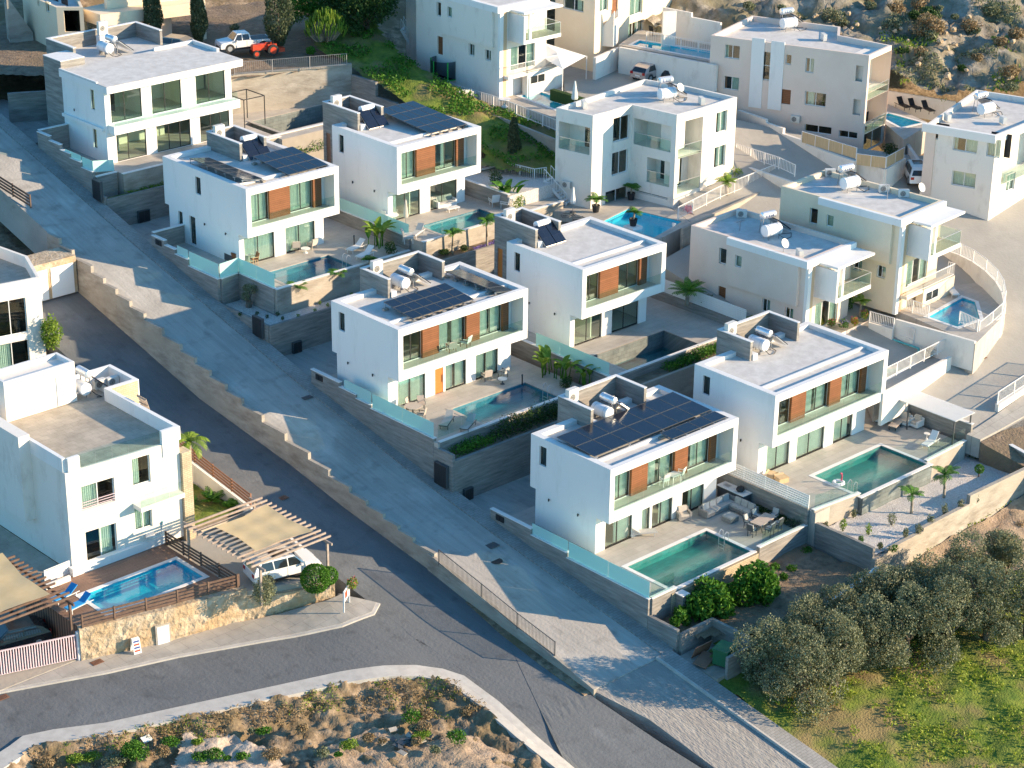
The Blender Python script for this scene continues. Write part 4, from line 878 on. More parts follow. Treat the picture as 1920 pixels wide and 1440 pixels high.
# road side retaining wall
zt=[(y,float(np.interp(y,RY,RZv))) for y in (54,50.4,47.8,44.5,40.8,36.2,32.6,28.7,26.3,21,16.5,12.9,9.8,7.6)]
e=empty('retaining_wall',(-8.45,54,-2),0,'long stepped concrete retaining wall between the two roads','wall'); n=0
for i in range(len(zt)-1):
    y0,z0=zt[i]; y1,z1=zt[i+1]; k=2 if y0-y1>3 else 1
    for j in range(k):
        a=y0+(y1-y0)*j/k; b=y0+(y1-y0)*(j+1)/k; m=MB(); m.box(-.13,b-54+.006,zl(0,b)-1.5+2,.13,a-54-.006,zr(0,(a+b)/2+ .6)+.22+2); m.build('wall_panel',M['oldconc'],e)
wl('low kerb wall under the black railing beside the road',(-8.55,8.2),(-9.35,-8.3),-12,-7.05,t=.22,mt='oldconc',slope=-9.65)
railing([(-8.7,7.0,zr(0,7.0)+.08),(-8.9,2.6,zr(0,2.6)+.08),(-9.1,-1,zr(0,-1)+.08),(-9.15,-4.5,zr(0,-4.5)+.08)],1.1,'thin black railing on the kerb between the two roads','dgrey',sp=.13,post=3.8,bw=.02,pw=.04)
strip('gutter',[(-9.0,4),(-9.6,0),(-9.9,-4),(-10.0,-8)],[(-8.6,4),(-9.0,0),(-9.2,-4),(-9.4,-8)],lambda x,y: zl(x,y)+.05,M['dirt'],nc=3)
# ---------------------------------------------------------------- older houses (built from their roof outlines at their real heights)
def ccw_poly(P): return P if a_pos(P) else P[::-1]
def ring(mb,P,w,z0,z1):
    Q=offset(P,-w)
    for i in range(len(P)):
        j=(i+1)%len(P); mb.face([(*P[i],z1),(*P[j],z1),(*Q[j],z1),(*Q[i],z1)]); mb.face([(*Q[i],z0),(*Q[i],z1),(*Q[j],z1),(*Q[j],z0)][::-1])
    return Q
def pane_simple(*a,**k): return window(*a,**k)
def rel(o,P): return [(p[0]-o.location.x,p[1]-o.location.y) for p in P]
def house(label,P,zr,zb,mt,wins={},parapet=.35,group='older rendered houses',roofm='roof',pw=.25,name='house'):
    """P: roof outline (world), edge i runs P[i]->P[i+1]; wins {edge:[(tl,br,opts)]} given as photo pixels"""
    o=empty(name,(P[0][0],P[0][1],zb),0,label,'house',group); L=[(p[0]-P[0][0],p[1]-P[0][1]) for p in P]; h=zr-zb
    b=MB(); allh={}
    for i in range(len(P)):
        A,B=P[i],P[(i+1)%len(P)]; hs=[]
        for w_ in wins.get(i,[]):
            s0,s1,z0,z1=pxhole(A,B,w_[0],w_[1]); hs.append((s0,s1,z0-zb,z1-zb,w_[2] if len(w_)>2 else {}))
        allh[i]=hs; wallq(b,L[i],L[(i+1)%len(P)],0,h,hs,.2)
    Q=ring(b,L,pw,h-parapet,h); b.build('walls',M[mt],o)
    r=MB(); r.face([(*q,h-parapet) for q in Q]); r.build('roof',M[roofm],o)
    for i,hs in allh.items():
        for hh in hs:
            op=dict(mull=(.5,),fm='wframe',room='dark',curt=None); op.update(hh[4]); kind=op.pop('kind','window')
            if kind=='door':
                m=MB(); m.M=wframe(L[i],L[(i+1)%len(P)]); m.box(hh[0]+.01,.12,hh[2]+.01,hh[1]-.01,.17,hh[3]-.01); m.build('door',M[op.get('dm','wood')],o)
            elif kind=='open': pass
            elif kind=='vent':
                m=MB(); m.M=wframe(L[i],L[(i+1)%len(P)]); n=max(2,int((hh[1]-hh[0])/.32)); 
                for a in range(n+1): x=hh[0]+(hh[1]-hh[0])*a/n; m.box(x-.04,.02,hh[2],x+.04,.1,hh[3])
                m.box(hh[0],.03,(hh[2]+hh[3])/2-.04,hh[1],.09,(hh[2]+hh[3])/2+.04); m.build('vent_block',M['white'],o)
                m=MB(); m.M=wframe(L[i],L[(i+1)%len(P)]); m.box(hh[0],.15,hh[2],hh[1],.19,hh[3]); m.build('vent_back',M['dark'],o)
            else: window(o,L[i],L[(i+1)%len(P)],hh[:4],**op)
    return o,L
def vset(t,ms): pass
def bay(o,A,B,s0,s1,z0,z1,out,mt,holes=[],name='upper_storey',t=.2,curt=None,back=None):
    W=wframe(A,B); m=MB(); m.M=W; 
    # W: x along wall, y inward
    a=W@Vector((s0,-out,0)); c=W@Vector((s1,-out,0)); m.M=None
    wallq(m,(a.x,a.y),(c.x,c.y),z0,z1,holes,.2)
    m.M=W
    for x in (s0,s1): m.face([(x,-out,z0),(x,0.01,z0),(x,.01,z1),(x,-out,z1)])
    for z in (z0,z1): m.face([(s0,-out,z),(s1,-out,z),(s1,.01,z),(s0,.01,z)])
    b=m.build(name,M[mt],o)
    for h in holes: window(o,(a.x,a.y),(c.x,c.y),h[:4],rec=.1,fm='wframe',room='dark' if out>.5 else False,mull=(.5,) if h[1]-h[0]>.8 else (),curt=curt)
    return b
def roof_kit(o,zr,label,hx,hy,rz=0,brand=True,collector=1):
    e=empty('solar_water_heater',(hx,hy,zr),rz,label,'water heater','drum water heaters on the older houses')
    tank('storage_tank','tankw',.47,1.5,'X',(0,0,.72),e); h=tank('hot_water_tank','tank',.3,1.3,'X',(.55,1.2,1.5),e,False)
    if brand: lux(h,(.55,1.2,1.5),.3)
    m=MB(); m.cbox((1.55,1.3,.75),(1.7,1.9,.09),ry=R(36)); c=m.build('collector',M['panel'],e); f=MB(); f.cbox((1.5,1.3,.68),(1.76,1.96,.06),ry=R(36)); f.build('collector_frame',M['grey'],c)
    s=MB()
    for x in (-.5,.5): s.bar((x,-.3,0),(x,-.3,.5),.05); s.bar((x,.3,0),(x,.3,.5),.05); s.bar((x+.5,.9,0),(x+.5,1.1,1.3),.04); s.bar((x+.5,1.5,0),(x+.5,1.3,1.3),.04)
    s.build('stand',M['grey'],e)
    p=MB(); p.path([(.3,-.5,.4),(.8,-.8,.05),(1.5,-.6,.04),(2.1,.1,.05),(1.2,.3,.06),(.9,.7,.9)],.025); p.build('pipe',M['black'],e)
    return e
def small_ac(x,y,z,rz,label,gr='small rooftop air conditioners'): return ac_unit((x,y,z),rz,label,gr,s=.95)
# --- three sister houses with canopies over their balconies
def sister(label,x,y,yaw,zr,zb,mt,low,tw=.95):
    e=empty('house',(x,y,zb),R(yaw),label,'house','sister houses with canopied balconies'); h=zr-zb; Wd=6.0; Dp=11.2
    A=lambda s: (0,Dp-s)     # left wall runs from back (s=0) to the front corner (s=Dp)
    b=MB(); zz=lambda z: z-4.2+h
    hl=[(2.9,3.7,zz(1.8),zz(3.1)),(3.0,3.75,max(.02,zz(-1.75)),zz(-.05)),(7.3,8.1,zz(-1.0),zz(.1)),(9.5,10.3,zz(-1.0),zz(.0))]
    wallq(b,(0,Dp),(0,0),0,h,hl,.2)
    hf=[(2.35,3.3,zz(1.4),zz(3.2)),(1.6,4.6,zz(-2.0),zz(.2))]
    wallq(b,(0,0),(Wd,0),0,h,hf,.2); wallq(b,(Wd,0),(Wd,Dp),0,h); wallq(b,(Wd,Dp),(0,Dp),0,h)
    P=[(0,Dp),(0,0),(Wd,0),(Wd,Dp)]; Q=ring(b,ccw_poly(P),.25,h-.4,h); b.build('walls',M[mt],e)
    r=MB(); r.face([(*q,h-.4) for q in Q]); r.build('roof',M['roof'],e)
    bn=MB(); bn.prism([(-.32,7.4),(-.32,-.32),(Wd+.02,-.32),(Wd+.02,-.002),(-.002,-.002),(-.002,7.4)],h-.55,h+.02); bn.build('roof_band',M['white'],e)
    for i,hh in enumerate(hl):
        if i==1:
            m=MB(); m.M=wframe((0,Dp),(0,0)); m.box(hh[0]+.01,.13,hh[2],hh[1]-.01,.17,hh[3]-.01); m.build('door',M['wood'],e)
        else: window(e,(0,Dp),(0,0),hh,rec=.14,fm='wframe',mull=() if i==0 else (.5,),room='dark',curt=[(.5,1)] if i>1 else None)
    bay(e,(0,Dp),(0,0),3.85,10.7,zz(.4),h-.55,.3,mt,[(.85,1.5,1.8+zz(.4)-.1,2.75+zz(.4)-.1)])
    window(e,(0,0),(Wd,0),hf[0],rec=.1,fm='wframe',mull=(.45,),room='dark',curt=[(0,1)],cm='curtain'); window(e,(0,0),(Wd,0),hf[1],rec=.1,fm='wframe',mull=(.33,.66),room='dark',curt=[(0,.4),(.7,1)])
    pl=MB(); pl.box(-.01,-.28,0,.42,-.003,h-.56); pl.build('front_pier',M['white'],e); st=MB(); st.box(.42,-.16,0,.95,-.003,h-.56); st.build('painted_strip',M['peach'],e)
    # balcony box
    bz=zz(.9); bb=MB(); bb.box(1.3,-2.0,bz,5.9,-.0045,bz+.32); bb.box(1.3,-2.0,bz+.33,1.5,-.005,h-.75); bb.box(1.3,-2.0,h-.6,Wd+.1,-.33,h-.42); bb.box(2.0,-1.99,bz+.33,2.25,-1.75,h-.61); bb.build('balcony',M['white'],e)
    glass_rail(e,[(1.5,-1.95,bz+.32),(5.85,-1.95,bz+.32),(5.85,-.05,bz+.32)],1.0,'balcony_glass',top='alu',seg=1.4)
    fl=MB(); fl.face([(1.5,-1.9,bz+.325),(5.85,-1.9,bz+.325),(5.85,-.01,bz+.325),(1.5,-.01,bz+.325)]); fl.build('balcony_floor',M['tile2'],e)
    mt_=MB(); mz=zz(-2.15); mt_.box(2.8,-tw,0,7.3,-.29,mz); mt_.box(.5,-.9,mz-.25,2.79,-.29,mz); lt=mt_.build('lower_terrace',M[mt],e)
    q=MB(); q.box(2.8,-tw-.01,mz+.003,7.3,-.3,mz+.02); q.build('terrace_floor',M['tile2'],lt)
    if low!=2:
        rl_=MB(); P_=[(.5,-.85),(2.75,-.85),(2.85,-tw+.06),(7.25,-tw+.06),(7.25,-.3)]
        for a_,c_ in zip(P_[:-1],P_[1:]):
            A_,C_=Vector((*a_,mz)),Vector((*c_,mz)); rl_.bar(A_+Z3*1.0,C_+Z3*1.0,.05); rl_.bar(A_+Z3*.1,C_+Z3*.1,.04); k_=max(1,int((C_-A_).length/.15))
            for i_ in range(k_+1): rl_.bar(A_.lerp(C_,i_/k_),A_.lerp(C_,i_/k_)+Z3*1.0,.022)
        rl_.build('terrace_railing',M['wmetal'],e)
    window(e,(2.8,-tw),(7.3,-tw),(.35,2.2,max(.1,mz-1.15),max(.6,mz-.35)),rec=-.03,fm='wframe',mull=(.5,),room=False,curt=None); k2=MB(); k2.box(3.2,-tw-.004,max(.15,mz-1.1),4.95,-tw-.001,max(.6,mz-.4)); k2.build('window_shade_back',M['dark'],e)  # black sheet on the solid block paints interior shade behind the pane
    return e,h
R5x=(29.39,8.6); sister('beige house behind the two bare-roofed villas, flower pots crowding its lower terrace',29.39,8.6,3.5,4.2,-3.6,'beige',2,tw=1.5)
s4,h4=sister('cream house with a person at its side window, above the fan-shaped pool',37.25,6.1,4.5,6.4,-1.45,'cream',True)
TX=G2(934,12,14.65); s1,h1=sister('white house at the top with a trampoline beside it',TX[0],TX[1],0,14.65,5.6,'offwhite',True)
# rear wing of the cream house
P=[H2(1455,335,lambda x,y:6.4),H2(1536,363,lambda x,y:6.4),H2(1600,330,lambda x,y:6.4),H2(1548,312,lambda x,y:6.4)]
# --- apartment house in the middle (three levels)
z1=9.8; RP=[G2(a,b,z1) for a,b in [(1043,202),(1112,217),(1185.4,196.6),(1269.5,215.6),(1320,202),(1382,182),(1289,161),(1208,148)]]
q3=lambda x,y:(1000+x/3.84,y/3.84)
apt,AL=house('white three-level apartment house with recessed glass balconies in the middle',RP,z1,1.6,'offwhite',{
 0:[(q3(185,872),q3(405,1118),dict(kind='open'))],
 1:[(q3(578,855),q3(690,995),{}),(q3(568,1105),q3(678,1235),{}),(q3(520,1385),q3(678,1440),dict(room='dark'))],
 2:[(q3(727,850),q3(988,1100),dict(kind='open')),(q3(820,1130),q3(978,1350),dict(kind='open')),(q3(730,1365),q3(965,1440),dict(mull=(.48,)))],
 3:[(q3(1050,885),q3(1212,1095),dict(kind='open')),(q3(1043,1130),q3(1200,1350),dict(kind='open'))],
 4:[(q3(1320,815),q3(1392,940),dict(curt=[(.4,1)])),(q3(1306,1065),q3(1380,1190),dict(curt=[(.4,1)])),(q3(1250,1340),q3(1305,1395),{})]},parapet=.35)
def recess(o,A,B,tl,br,dep,label=None,wn=((.35,.95,.02,.85),),cm=None,rail=1.0,door=None):
    s0,s1,z0,z1=pxhole(A,B,tl,br); ox,oy,oz=o.location; W=wframe((A[0]-ox,A[1]-oy),(B[0]-ox,B[1]-oy)); z0-=oz; z1-=oz
    m=MB(); m.M=W; F=lambda pts: m.face(pts)
    F([(s0,.2,z0),(s1,.2,z0),(s1,dep,z0),(s0,dep,z0)]); F([(s0,.2,z1),(s0,dep,z1),(s1,dep,z1),(s1,.2,z1)]); F([(s0,.2,z0),(s0,dep,z0),(s0,dep,z1),(s0,.2,z1)]); F([(s1,.2,z0),(s1,.2,z1),(s1,dep,z1),(s1,dep,z0)]); F([(s0,dep,z0),(s1,dep,z0),(s1,dep,z1),(s0,dep,z1)])
    b=m.build('balcony',M['offwhite'],o); wd=s1-s0; ht=z1-z0
    a=W@Vector((s0,dep-.18,0)); c=W@Vector((s1,dep-.18,0))
    for (u0,u1,v0,v1) in wn: window(o,(a.x,a.y),(c.x,c.y),(u0*wd,u1*wd,z0+v0*ht,z0+v1*ht),rec=.03,fm='wframe',room=False,curt=cm or [(0,.3),(.8,1)]); k=MB(); k.M=W; k.box(s0+u0*wd,dep-.05,z0+v0*ht,s0+u1*wd,dep-.02,z0+v1*ht); k.build('painted_room_shade',M['dark'],o)  # added black slab, interior darkness put into its colour
    if rail:
        p=W@Vector((s0+.03,.06,z0)); q=W@Vector((s1-.03,.06,z0)); glass_rail(o,[p,q],rail,'balcony_glass',top='alu',seg=1.2)
recess(apt,RP[0],RP[1],q3(185,872),q3(405,1118),1.6,wn=((.5,.95,.02,.9),))
recess(apt,RP[2],RP[3],q3(727,850),q3(988,1100),2.0,wn=((.4,.95,.02,.9),)); recess(apt,RP[2],RP[3],q3(820,1130),q3(978,1350),1.4,wn=((.2,.95,.02,.92),))
recess(apt,RP[3],RP[4],q3(1050,885),q3(1212,1095),2.0,wn=((.05,.35,.02,.9),)); recess(apt,RP[3],RP[4],q3(1043,1130),q3(1200,1350),1.5,wn=((.2,.7,.02,.92),))
# --- long beige house upper right
z2=11.6; q4=lambda x,y:(1420+x/3.84,y/3.84)
RP2=[G2(a,b,z2) for a,b in [(1333,66),(1466,83),(1630,104),(1672,85),(1575,66),(1576,50),(1410,29)]]
h2,_=house('long beige house upper right with a white stair panel and bamboo screens below',RP2,z2,2.6,'beige',{
 0:[(q3(1380,318),q3(1483,430),dict(curt=[(0,.2)])),(q3(1373,545),q3(1478,655),dict(curt=[(.5,1)])),(q3(1645,368),q3(1712,583),dict(mull=(),hm=(.5,),curt=None))],
 1:[(q4(205,390),q4(243,468),dict(mull=())),(q4(350,415),q4(405,528),dict(curt=[(.3,1)])),(q4(712,470),q4(755,590),dict(kind='open')),(q4(693,713),q4(740,832),dict(kind='open')),(q4(173,640),q4(236,755),dict(kind='door')),(q4(345,655),q4(490,775),dict(curt=[(.1,.4)])),(q4(340,890),q4(532,975),{}),(q4(588,935),q4(718,1005),{})],
 2:[(q4(815,430),q4(945,650),dict(kind='open')),(q4(795,675),q4(925,890),dict(kind='open')),(q4(775,910),q4(900,1030),{})]},parapet=.5)
recess(h2,RP2[2],RP2[3],q4(815,430),q4(945,650),2.2,wn=((.35,.6,.4,.85),)); recess(h2,RP2[2],RP2[3],q4(795,675),q4(925,890),2.2,wn=((.3,.55,.5,.85),))
e0=h2.location
def on(P,i,px,py): s,z=onwall(px,py,P[i],P[i+1]); return s,z
def addbay(o,P,i,tl,br,out,mt,name='projecting_panel'):
    s0,s1,z0,z1=pxhole(P[i],P[i+1],tl,br); ox,oy,oz=o.location
    bay(o,(P[i][0]-ox,P[i][1]-oy),(P[i+1][0]-ox,P[i+1][1]-oy),s0,s1,z0-oz,z1-oz,out,mt,name=name)
for tl,br in (((1411,70),(1427,203)),((1447,76),(1464,207))): addbay(h2,RP2,0,tl,br,.1,'white','stair_panel')
addbay(h2,RP2,1,q4(165,330),q4(605,660),.25,'beige') if False else None
WG=[G2(762,101,7.0),G2(806,113,7.0),G2(880,95,7.0),G2(840,70,7.0)]
house('white rear block beside the trampoline house at the top',WG,14.3,5.5,'offwhite')
# --- right edge house
z3_=8.0; q5=lambda x,y:(1420+x/3.84,y/3.84)
RP3=[G2(a,b,z3_) for a,b in [(1738,232),(1869,254),(1990,205),(1960,188),(1831,168)]]
h3,_=house('beige and white house at the right edge with curtained windows',RP3,z3_,-.2,'offwhite',{
 0:[(q5(1415,980),q5(1580,1110),dict(curt=[(0,.15),(.5,1)])),(q5(1405,1225),q5(1565,1360),dict(curt=[(0,1)])),(q5(1262,930),q5(1300,1005),dict(mull=())),(q5(1660,995),q5(1745,1140),dict(curt=[(0,1)],mull=()))],
 1:[(q5(1785,1010),q5(2080,1190),dict(kind='open')),(q5(1800,1265),q5(1850,1360),dict(curt=[(0,1)]))]},parapet=.45)
recess(h3,RP3[1],RP3[2],q5(1785,1010),q5(2080,1190),2.0,wn=((.1,.45,.02,.85),))
m=MB(); Lr=rel(h3,RP3); Wb=wframe(Lr[0],Lr[1]); m.M=Wb; LL=math.dist(Lr[0],Lr[1]); m.box(-.3,-.3,7.55,LL+.02,-.003,8.25); m.build('roof_band',M['white'],h3)
m=MB(); m.M=Wb; m.box(0,-.12,-.0+2.0,.9,-.004,7.5); m.build('beige_pier',M['beige'],h3)
# --- house at the very top (middle), seen from its lower floors
q6=lambda x,y:(1040+x/6,y/6)
B0=G2(1060,75,9.0); C0=G2(1113,98,8.6); 
RPt=[G2(a,b,9.5) for a,b in [(1040,60),(1114,78),(1262,24),(1190,5)]]
A0=(RPt[0][0]+0,RPt[0][1]); 
zt=17.5; PT=[RPt[0],RPt[1],RPt[2],RPt[3]]
house('cream house at the top edge with an outside stair and glass balustrade',PT,zt,6.0,'cream',{
 0:[(q6(100,-40),q6(325,145),dict(curt=[(.6,1)]))],
 1:[(q6(510,-50),q6(600,110),dict(curt=[(.3,1)])),(q6(650,-60),q6(705,205),dict(kind='door')),(q6(850,-80),q6(985,140),dict(curt=[(.2,1)])),(q6(830,275),q6(990,490),dict(curt=[(0,.3),(.6,1)],mull=(.33,.66)))]},parapet=.4)
# --- top-left house: upper floor on pillars over a garage
q7=lambda x,y:(x/4.3636,y/4.3636)
zb=8.6; 
PL=[G2(*q7(665,75),zb+3.6),G2(*q7(820,130),zb+3.6),G2(*q7(1680,20),zb+3.6),G2(380,-30,zb+3.6)]
o=empty('house',(PL[0][0],PL[0][1],zb),0,'cream house at the top left on pillars with cars parked beneath','house','older rendered houses'); L=rel(o,PL)
m=MB(); Lc=ccw_poly(L); m.prism(Lc,2.6,3.7); m.prism(offset(Lc,-1.6),3.71,7.5); m.build('upper_floor',M['cream'],o)
for f_,px in ((0,q7(680,320)),(0,q7(815,200)),(1,q7(1290,150)),(1,q7(1560,90))):
    p=G(px[0],px[1],zb); 
for (s,t) in ((.02,.02),(.0,1.0),(.5,1.0),(.98,1.0)):
    x=L[0][0]*(1-t)+L[1][0]*t; y=L[0][1]*(1-t)+L[1][1]*t; x=x*(1-s)+(L[3][0]*(1-t)+L[2][0]*t)*s; y=y*(1-s)+(L[3][1]*(1-t)+L[2][1]*t)*s
    m=MB(); m.box(x-.2,y-.2+.2,0,x+.2,y+.2+.2,2.6); m.build('pillar',M['cream'],o)
m=MB(); Q=offset(Lc,-3.2); 
for i in (0,1,2,3): wallq(m,Q[i],Q[(i+1)%4],0,2.6)
m.build('ground_floor',M['beige'],o)
for k,(tl,br) in enumerate(((q7(750,-20),q7(915,35)),(q7(1000,-40),q7(1100,15)))):
    pass
PL2=[G2(*q7(180,-60),zb+4.4),G2(*q7(460,60),zb+4.4),G2(*q7(680,60),zb+4.4),G2(120,-60,zb+4.4)]
house('cream side wing of the top-left house with an open carport',PL2,zb+4.4,zb-.2,'cream',{0:[(q7(305,0),q7(325,50),dict(mull=())),(q7(370,10),q7(405,105),dict(mull=()))],1:[(q7(520,85),q7(660,260),dict(kind='open'))]})
# --- left houses
zL=1.4; q8=lambda x,y:(x/4.8,620+y/4.8); q9=lambda x,y:(x/3,780+y/3)
X0,X1,Y0,Y1=-28.0,-19.7,20.6,30.0
PL1=[(-28.6,27.4),(-28.0,24.0),(-28.0,20.6),(-19.7,20.05),(-17.2,28.9),(-19.0,29.0),(-21.3,29.3),(-26.6,30)]
PL1=[(-28.0,31.0),(-28.0,20.65),(-19.75,20.1),(-18.9,24),(-18.9,31.0)]
o,L=house('white house with a roof terrace beside the bright blue pool at the left',PL1,.45,-6.6,'offwhite',{
 0:[((14,870),(41,912),dict(curt=None))],
 1:[(q9(455,400),q9(650,480),dict(curt=[(0,.5)])),(q9(480,655),q9(665,770),dict(curt=[(.5,.9)])),(q9(740,245),q9(850,370),dict(kind='window',mull=(),curt=[(0,.5)])),(q9(755,510),q9(860,620),dict(curt=[(0,1)]))]},parapet=.02,roofm='tile2')
a0=PL1[1]; rl=lambda x,y:(x-PL1[0][0],y-PL1[0][1]); zz=.45+6.6
pp=MB()
def pbox(x0,y0,x1,y1,z0,z1): a=rl(x0,y0); b_=rl(x1,y1); pp.box(a[0],a[1],z0,b_[0],b_[1],z1)
pbox(-28.02,20.86,-27.75,29.9,zz+.003,zz+.95); pbox(-27.75,20.6,-26.9,20.85,zz+.003,zz+.95); pbox(-21.0,20.12,-19.9,20.4,zz-.9,zz+.95); pbox(-19.9,20.1,-19.6,28.6,zz+.003,zz+.95); pbox(-19.6,28.3,-17.6,28.6,zz-1,zz+.95); pbox(-17.6,28.3,-17.3,31.8,zz-1,zz+.95); pbox(-21.3,31.6,-17.6,31.8,zz-1,zz+.95)
pp.build('parapet',M['white'],o)
sr=MB(); a=rl(-26.7,29.8); b_=rl(-21.3,32); sr.box(a[0],a[1],zz+.01,b_[0],b_[1],zz+2.55); sr.build('stair_room',M['offwhite'],o)
sr=MB(); 
for (u0,v0,u1,v1) in ((a[0],a[1],b_[0],a[1]+.22),(a[0],b_[1]-.22,b_[0],b_[1]),(a[0],a[1]+.22,a[0]+.22,b_[1]-.22),(b_[0]-.22,a[1]+.22,b_[0],b_[1]-.22)): sr.box(u0+.003,v0+.003,zz+2.551,u1-.003,v1-.003,zz+2.9)
sr.build('stair_parapet',M['cap'],o)
m=MB(); m.box(a[0]+3.9,a[1]-.06,zz+.05,a[0]+4.8,a[1]-.003,zz+2.15); d_=m.build('door',M['wframe'],o,label='white glazed roof door'); m=MB(); m.box(a[0]+4.0,a[1]-.07,zz+.15,a[0]+4.7,a[1]-.062,zz+1.05); m.box(a[0]+4.0,a[1]-.07,zz+1.15,a[0]+4.7,a[1]-.062,zz+2.05); m.build('door_glass',M['curtain'],d_)
pr=MB(); a=rl(-19.75,20.1); pr.box(a[0]+.02,a[1]-.25,-1,a[0]+.75,a[1]+.65,zz-.9); pr.build('stone_column',M['clad'],o)
cl=MB(); a=rl(-19.6,28.28); cl.box(a[0],a[1]-.02,zz-2.8,a[0]+2.2,a[1],zz+.9); cl.build('stone_facing',M['clad'],o)
bp=MB(); a=rl(-21.0,20.3); 
g=empty('x',(0,0,0)); bpy.data.objects.remove(g)
glass_rail(o,[Vector((*rl(-26.9,20.72),zz)),Vector((*rl(-21.0,20.3),zz))],.95,'roof_glass')
bz=3.55
m=MB(); a=rl(-23.4,20.35); m.box(a[0],a[1]-1.0,bz-.3,a[0]+3.4,a[1]-.02,bz); m.build('balcony',M['offwhite'],o)
glass_rail(o,[Vector((a[0],a[1]-.95,bz)),Vector((a[0]+3.35,a[1]-.95,bz))],.9,'balcony_glass')
A_=rl(-27.3,20.6)
m=MB(); 
s0,s1,zz0,zz1=pxhole(PL1[1],PL1[2],q9(455,440),q9(650,480)); W=wframe(rl(*PL1[1]),rl(*PL1[2]))
m.M=W
for k in range(4): m.bar((s0,-.08,zz0+6.6+.1+k*.18),(s1,-.08,zz0+6.6+.1+k*.18),.04)
m.build('window_bars',M['pinkmetal'],o)
addbay(o,PL1,0,(-40,758),(68,972),.8,'offwhite')
PL0=[G2(a,b,3.8) for a,b in [(-60,505),(-30,540),(75,520),(52,480),(-60,440)]]
q0=lambda x,y:(x/6,560+y/6)
o0,_=house('white house at the left edge above the first, with a car reflected in its window',PL0,3.8,-6.2,'offwhite',{1:[(q0(-200,80),q0(318,380),dict(mull=(.62,),curt=None)),(q0(-180,560),q0(350,800),dict(mull=(.62,),curt=[(0,.6)]))]},parapet=.9,roofm='tile2')
# garage at the far left under the road
GP=[(-16.5,52),(-16.5,49.6),(-8.7,49.6),(-8.7,52)]
m=MB(); m.box(-4.5,-1.2,0,4.2,1.2,3.0); g_=m.build('garage',M['stone'],label='flat stone garage with white doors under the upper road at the left',cat='garage',loc=(-12.9,50.9,-.6))
for k,(x0,x1) in enumerate(((-4.2,-1.3),(-1.2,1.6),(1.9,3.9))):
    m=MB(); m.box(x0,-1.26,.05,x1,-1.205,2.5); 
    for z in (.6,1.2,1.8): m.box(x0+.1,-1.275,z,x1-.1,-1.262,z+.03)
    m.build('garage_door',M['wframe'],g_)
# ---------------------------------------------------------------- plots of the older houses
def HP(px,py,z): return G2(px,py,z)
def pool_px(pts,z,*a,**k):
    P=[G2(x,y,z) for x,y in pts]; P=P if a_pos(P) else P[::-1]; xs=[p[0] for p in P]; ys=[p[1] for p in P]
    return pool(min(xs),min(ys),max(xs),max(ys),z,*a,poly=P,**k)
def slab_px(name,pts,z,depth,mt,**k): return slab(name,[G2(x,y,z) for x,y in pts],z,depth,mt,**k)
def wall_px(label,a,b,zt,h,**k): return wall(label,G2(*a,zt),G2(*b,zt),zt-h,zt,**k)
def rail_px(pts,z,h,label,**k): return railing([(*G2(x,y,z),z) for x,y in pts],h,label,**k)
def slab_hole(name,outer,hole,z,depth,mt):
    """terrace with a pool opening: outer and hole are pixel outlines in matching corner order"""
    A=[G2(x,y,z) for x,y in outer]; H=[G2(x,y,z) for x,y in hole]; mb=MB(); n=len(A)
    for i in range(n):
        j=(i+1)%n; q=[A[i],A[j],H[j],H[i]]
        if a_pos(q): pass
        else: q=q[::-1]
        mb.prism(q,z-depth,z)
    return mb.build(name,mt,kind='structure')
# apartment house
z=1.75
pl=[(1130,415),(1226,446),(1279,415.5),(1178,391)]
slab_hole('terrace',[(1075,400),(1228,452),(1296,418),(1215,360)],pl,z,3,M['tile'])
slab_px('terrace',[(1030,395),(1076,399.5),(1215,359.5),(1200,300),(1030,350)],z-.02,3,M['tile']); slab_px('terrace',[(1216,359.5),(1297,417.5),(1400,370),(1400,330),(1200,300)],z-.02,3,M['tile'])
pool_px(pl,z,'bright blue infinity pool beside the middle apartment house','poolB','watL',cmat='tile')
wall_px('white ledge wall along the front of the apartment house pool',(1226,448),(1281,417),z-.0,2.6,t=.2,mt='offwhite')
rail_px([(1271,412),(1350,372),(1452,331)],z+.6,1.1,'white railing running right of the apartment house pool',sp=.2)
wall_px('long grey garden wall below the white railing of the apartment house',(1279,428),(1455,345),z+.55,2.5,t=.25,mt='oldconc')
rail_px([(1380,290),(1460,316),(1490,330)],3.3,1.0,'white railing along the road right of the apartment house',sp=.2)
wall_px('low pale wall under the white railing right of the apartment house',(1380,305),(1490,342),3.2,2,t=.25,mt='offwhite')
rail_px([(948,325),(1002,338),(1024,335)],3.3,1.0,'white railing at the head of the garden stair',sp=.2)
# white metal stair left of the apartment house
def metal_stair(a,b,z0,z1,w,label):
    A=Vector((*G2(*a,z1),z1)); B=Vector((*G2(*b,z0),z0)); e=empty('stairs',A,0,label,'stairs'); D=B-A; n=9; H=Vector((D.x,D.y,0)).normalized(); s=Vector((-H.y,H.x,0))*w
    for k in (0,1):
        m=MB(); m.bar(s*k,D+s*k,.06,.25); m.build('stringer',M['wmetal'],e)
        m=MB(); m.bar(s*k+Z3*1.0,D+s*k+Z3*1.0,.05); 
        for i in range(10): p=D*i/9+s*k; m.bar(p,p+Z3*1.0,.03)
        m.build('handrail',M['wmetal'],e)
    for i in range(n):
        p=D*(i+.5)/n; m=MB(); m.bar(p+Z3*.05,p+s+Z3*.05,.28,.04); m.build('tread',M['wmetal'],e)
    return e
metal_stair((1020,338),(1062,385),1.8,3.6,1.1,'white metal stair beside the middle apartment house')
metal_stair((752,55),(780,103),7.0,9.4,1.1,'white metal stair beside the white house at the top')
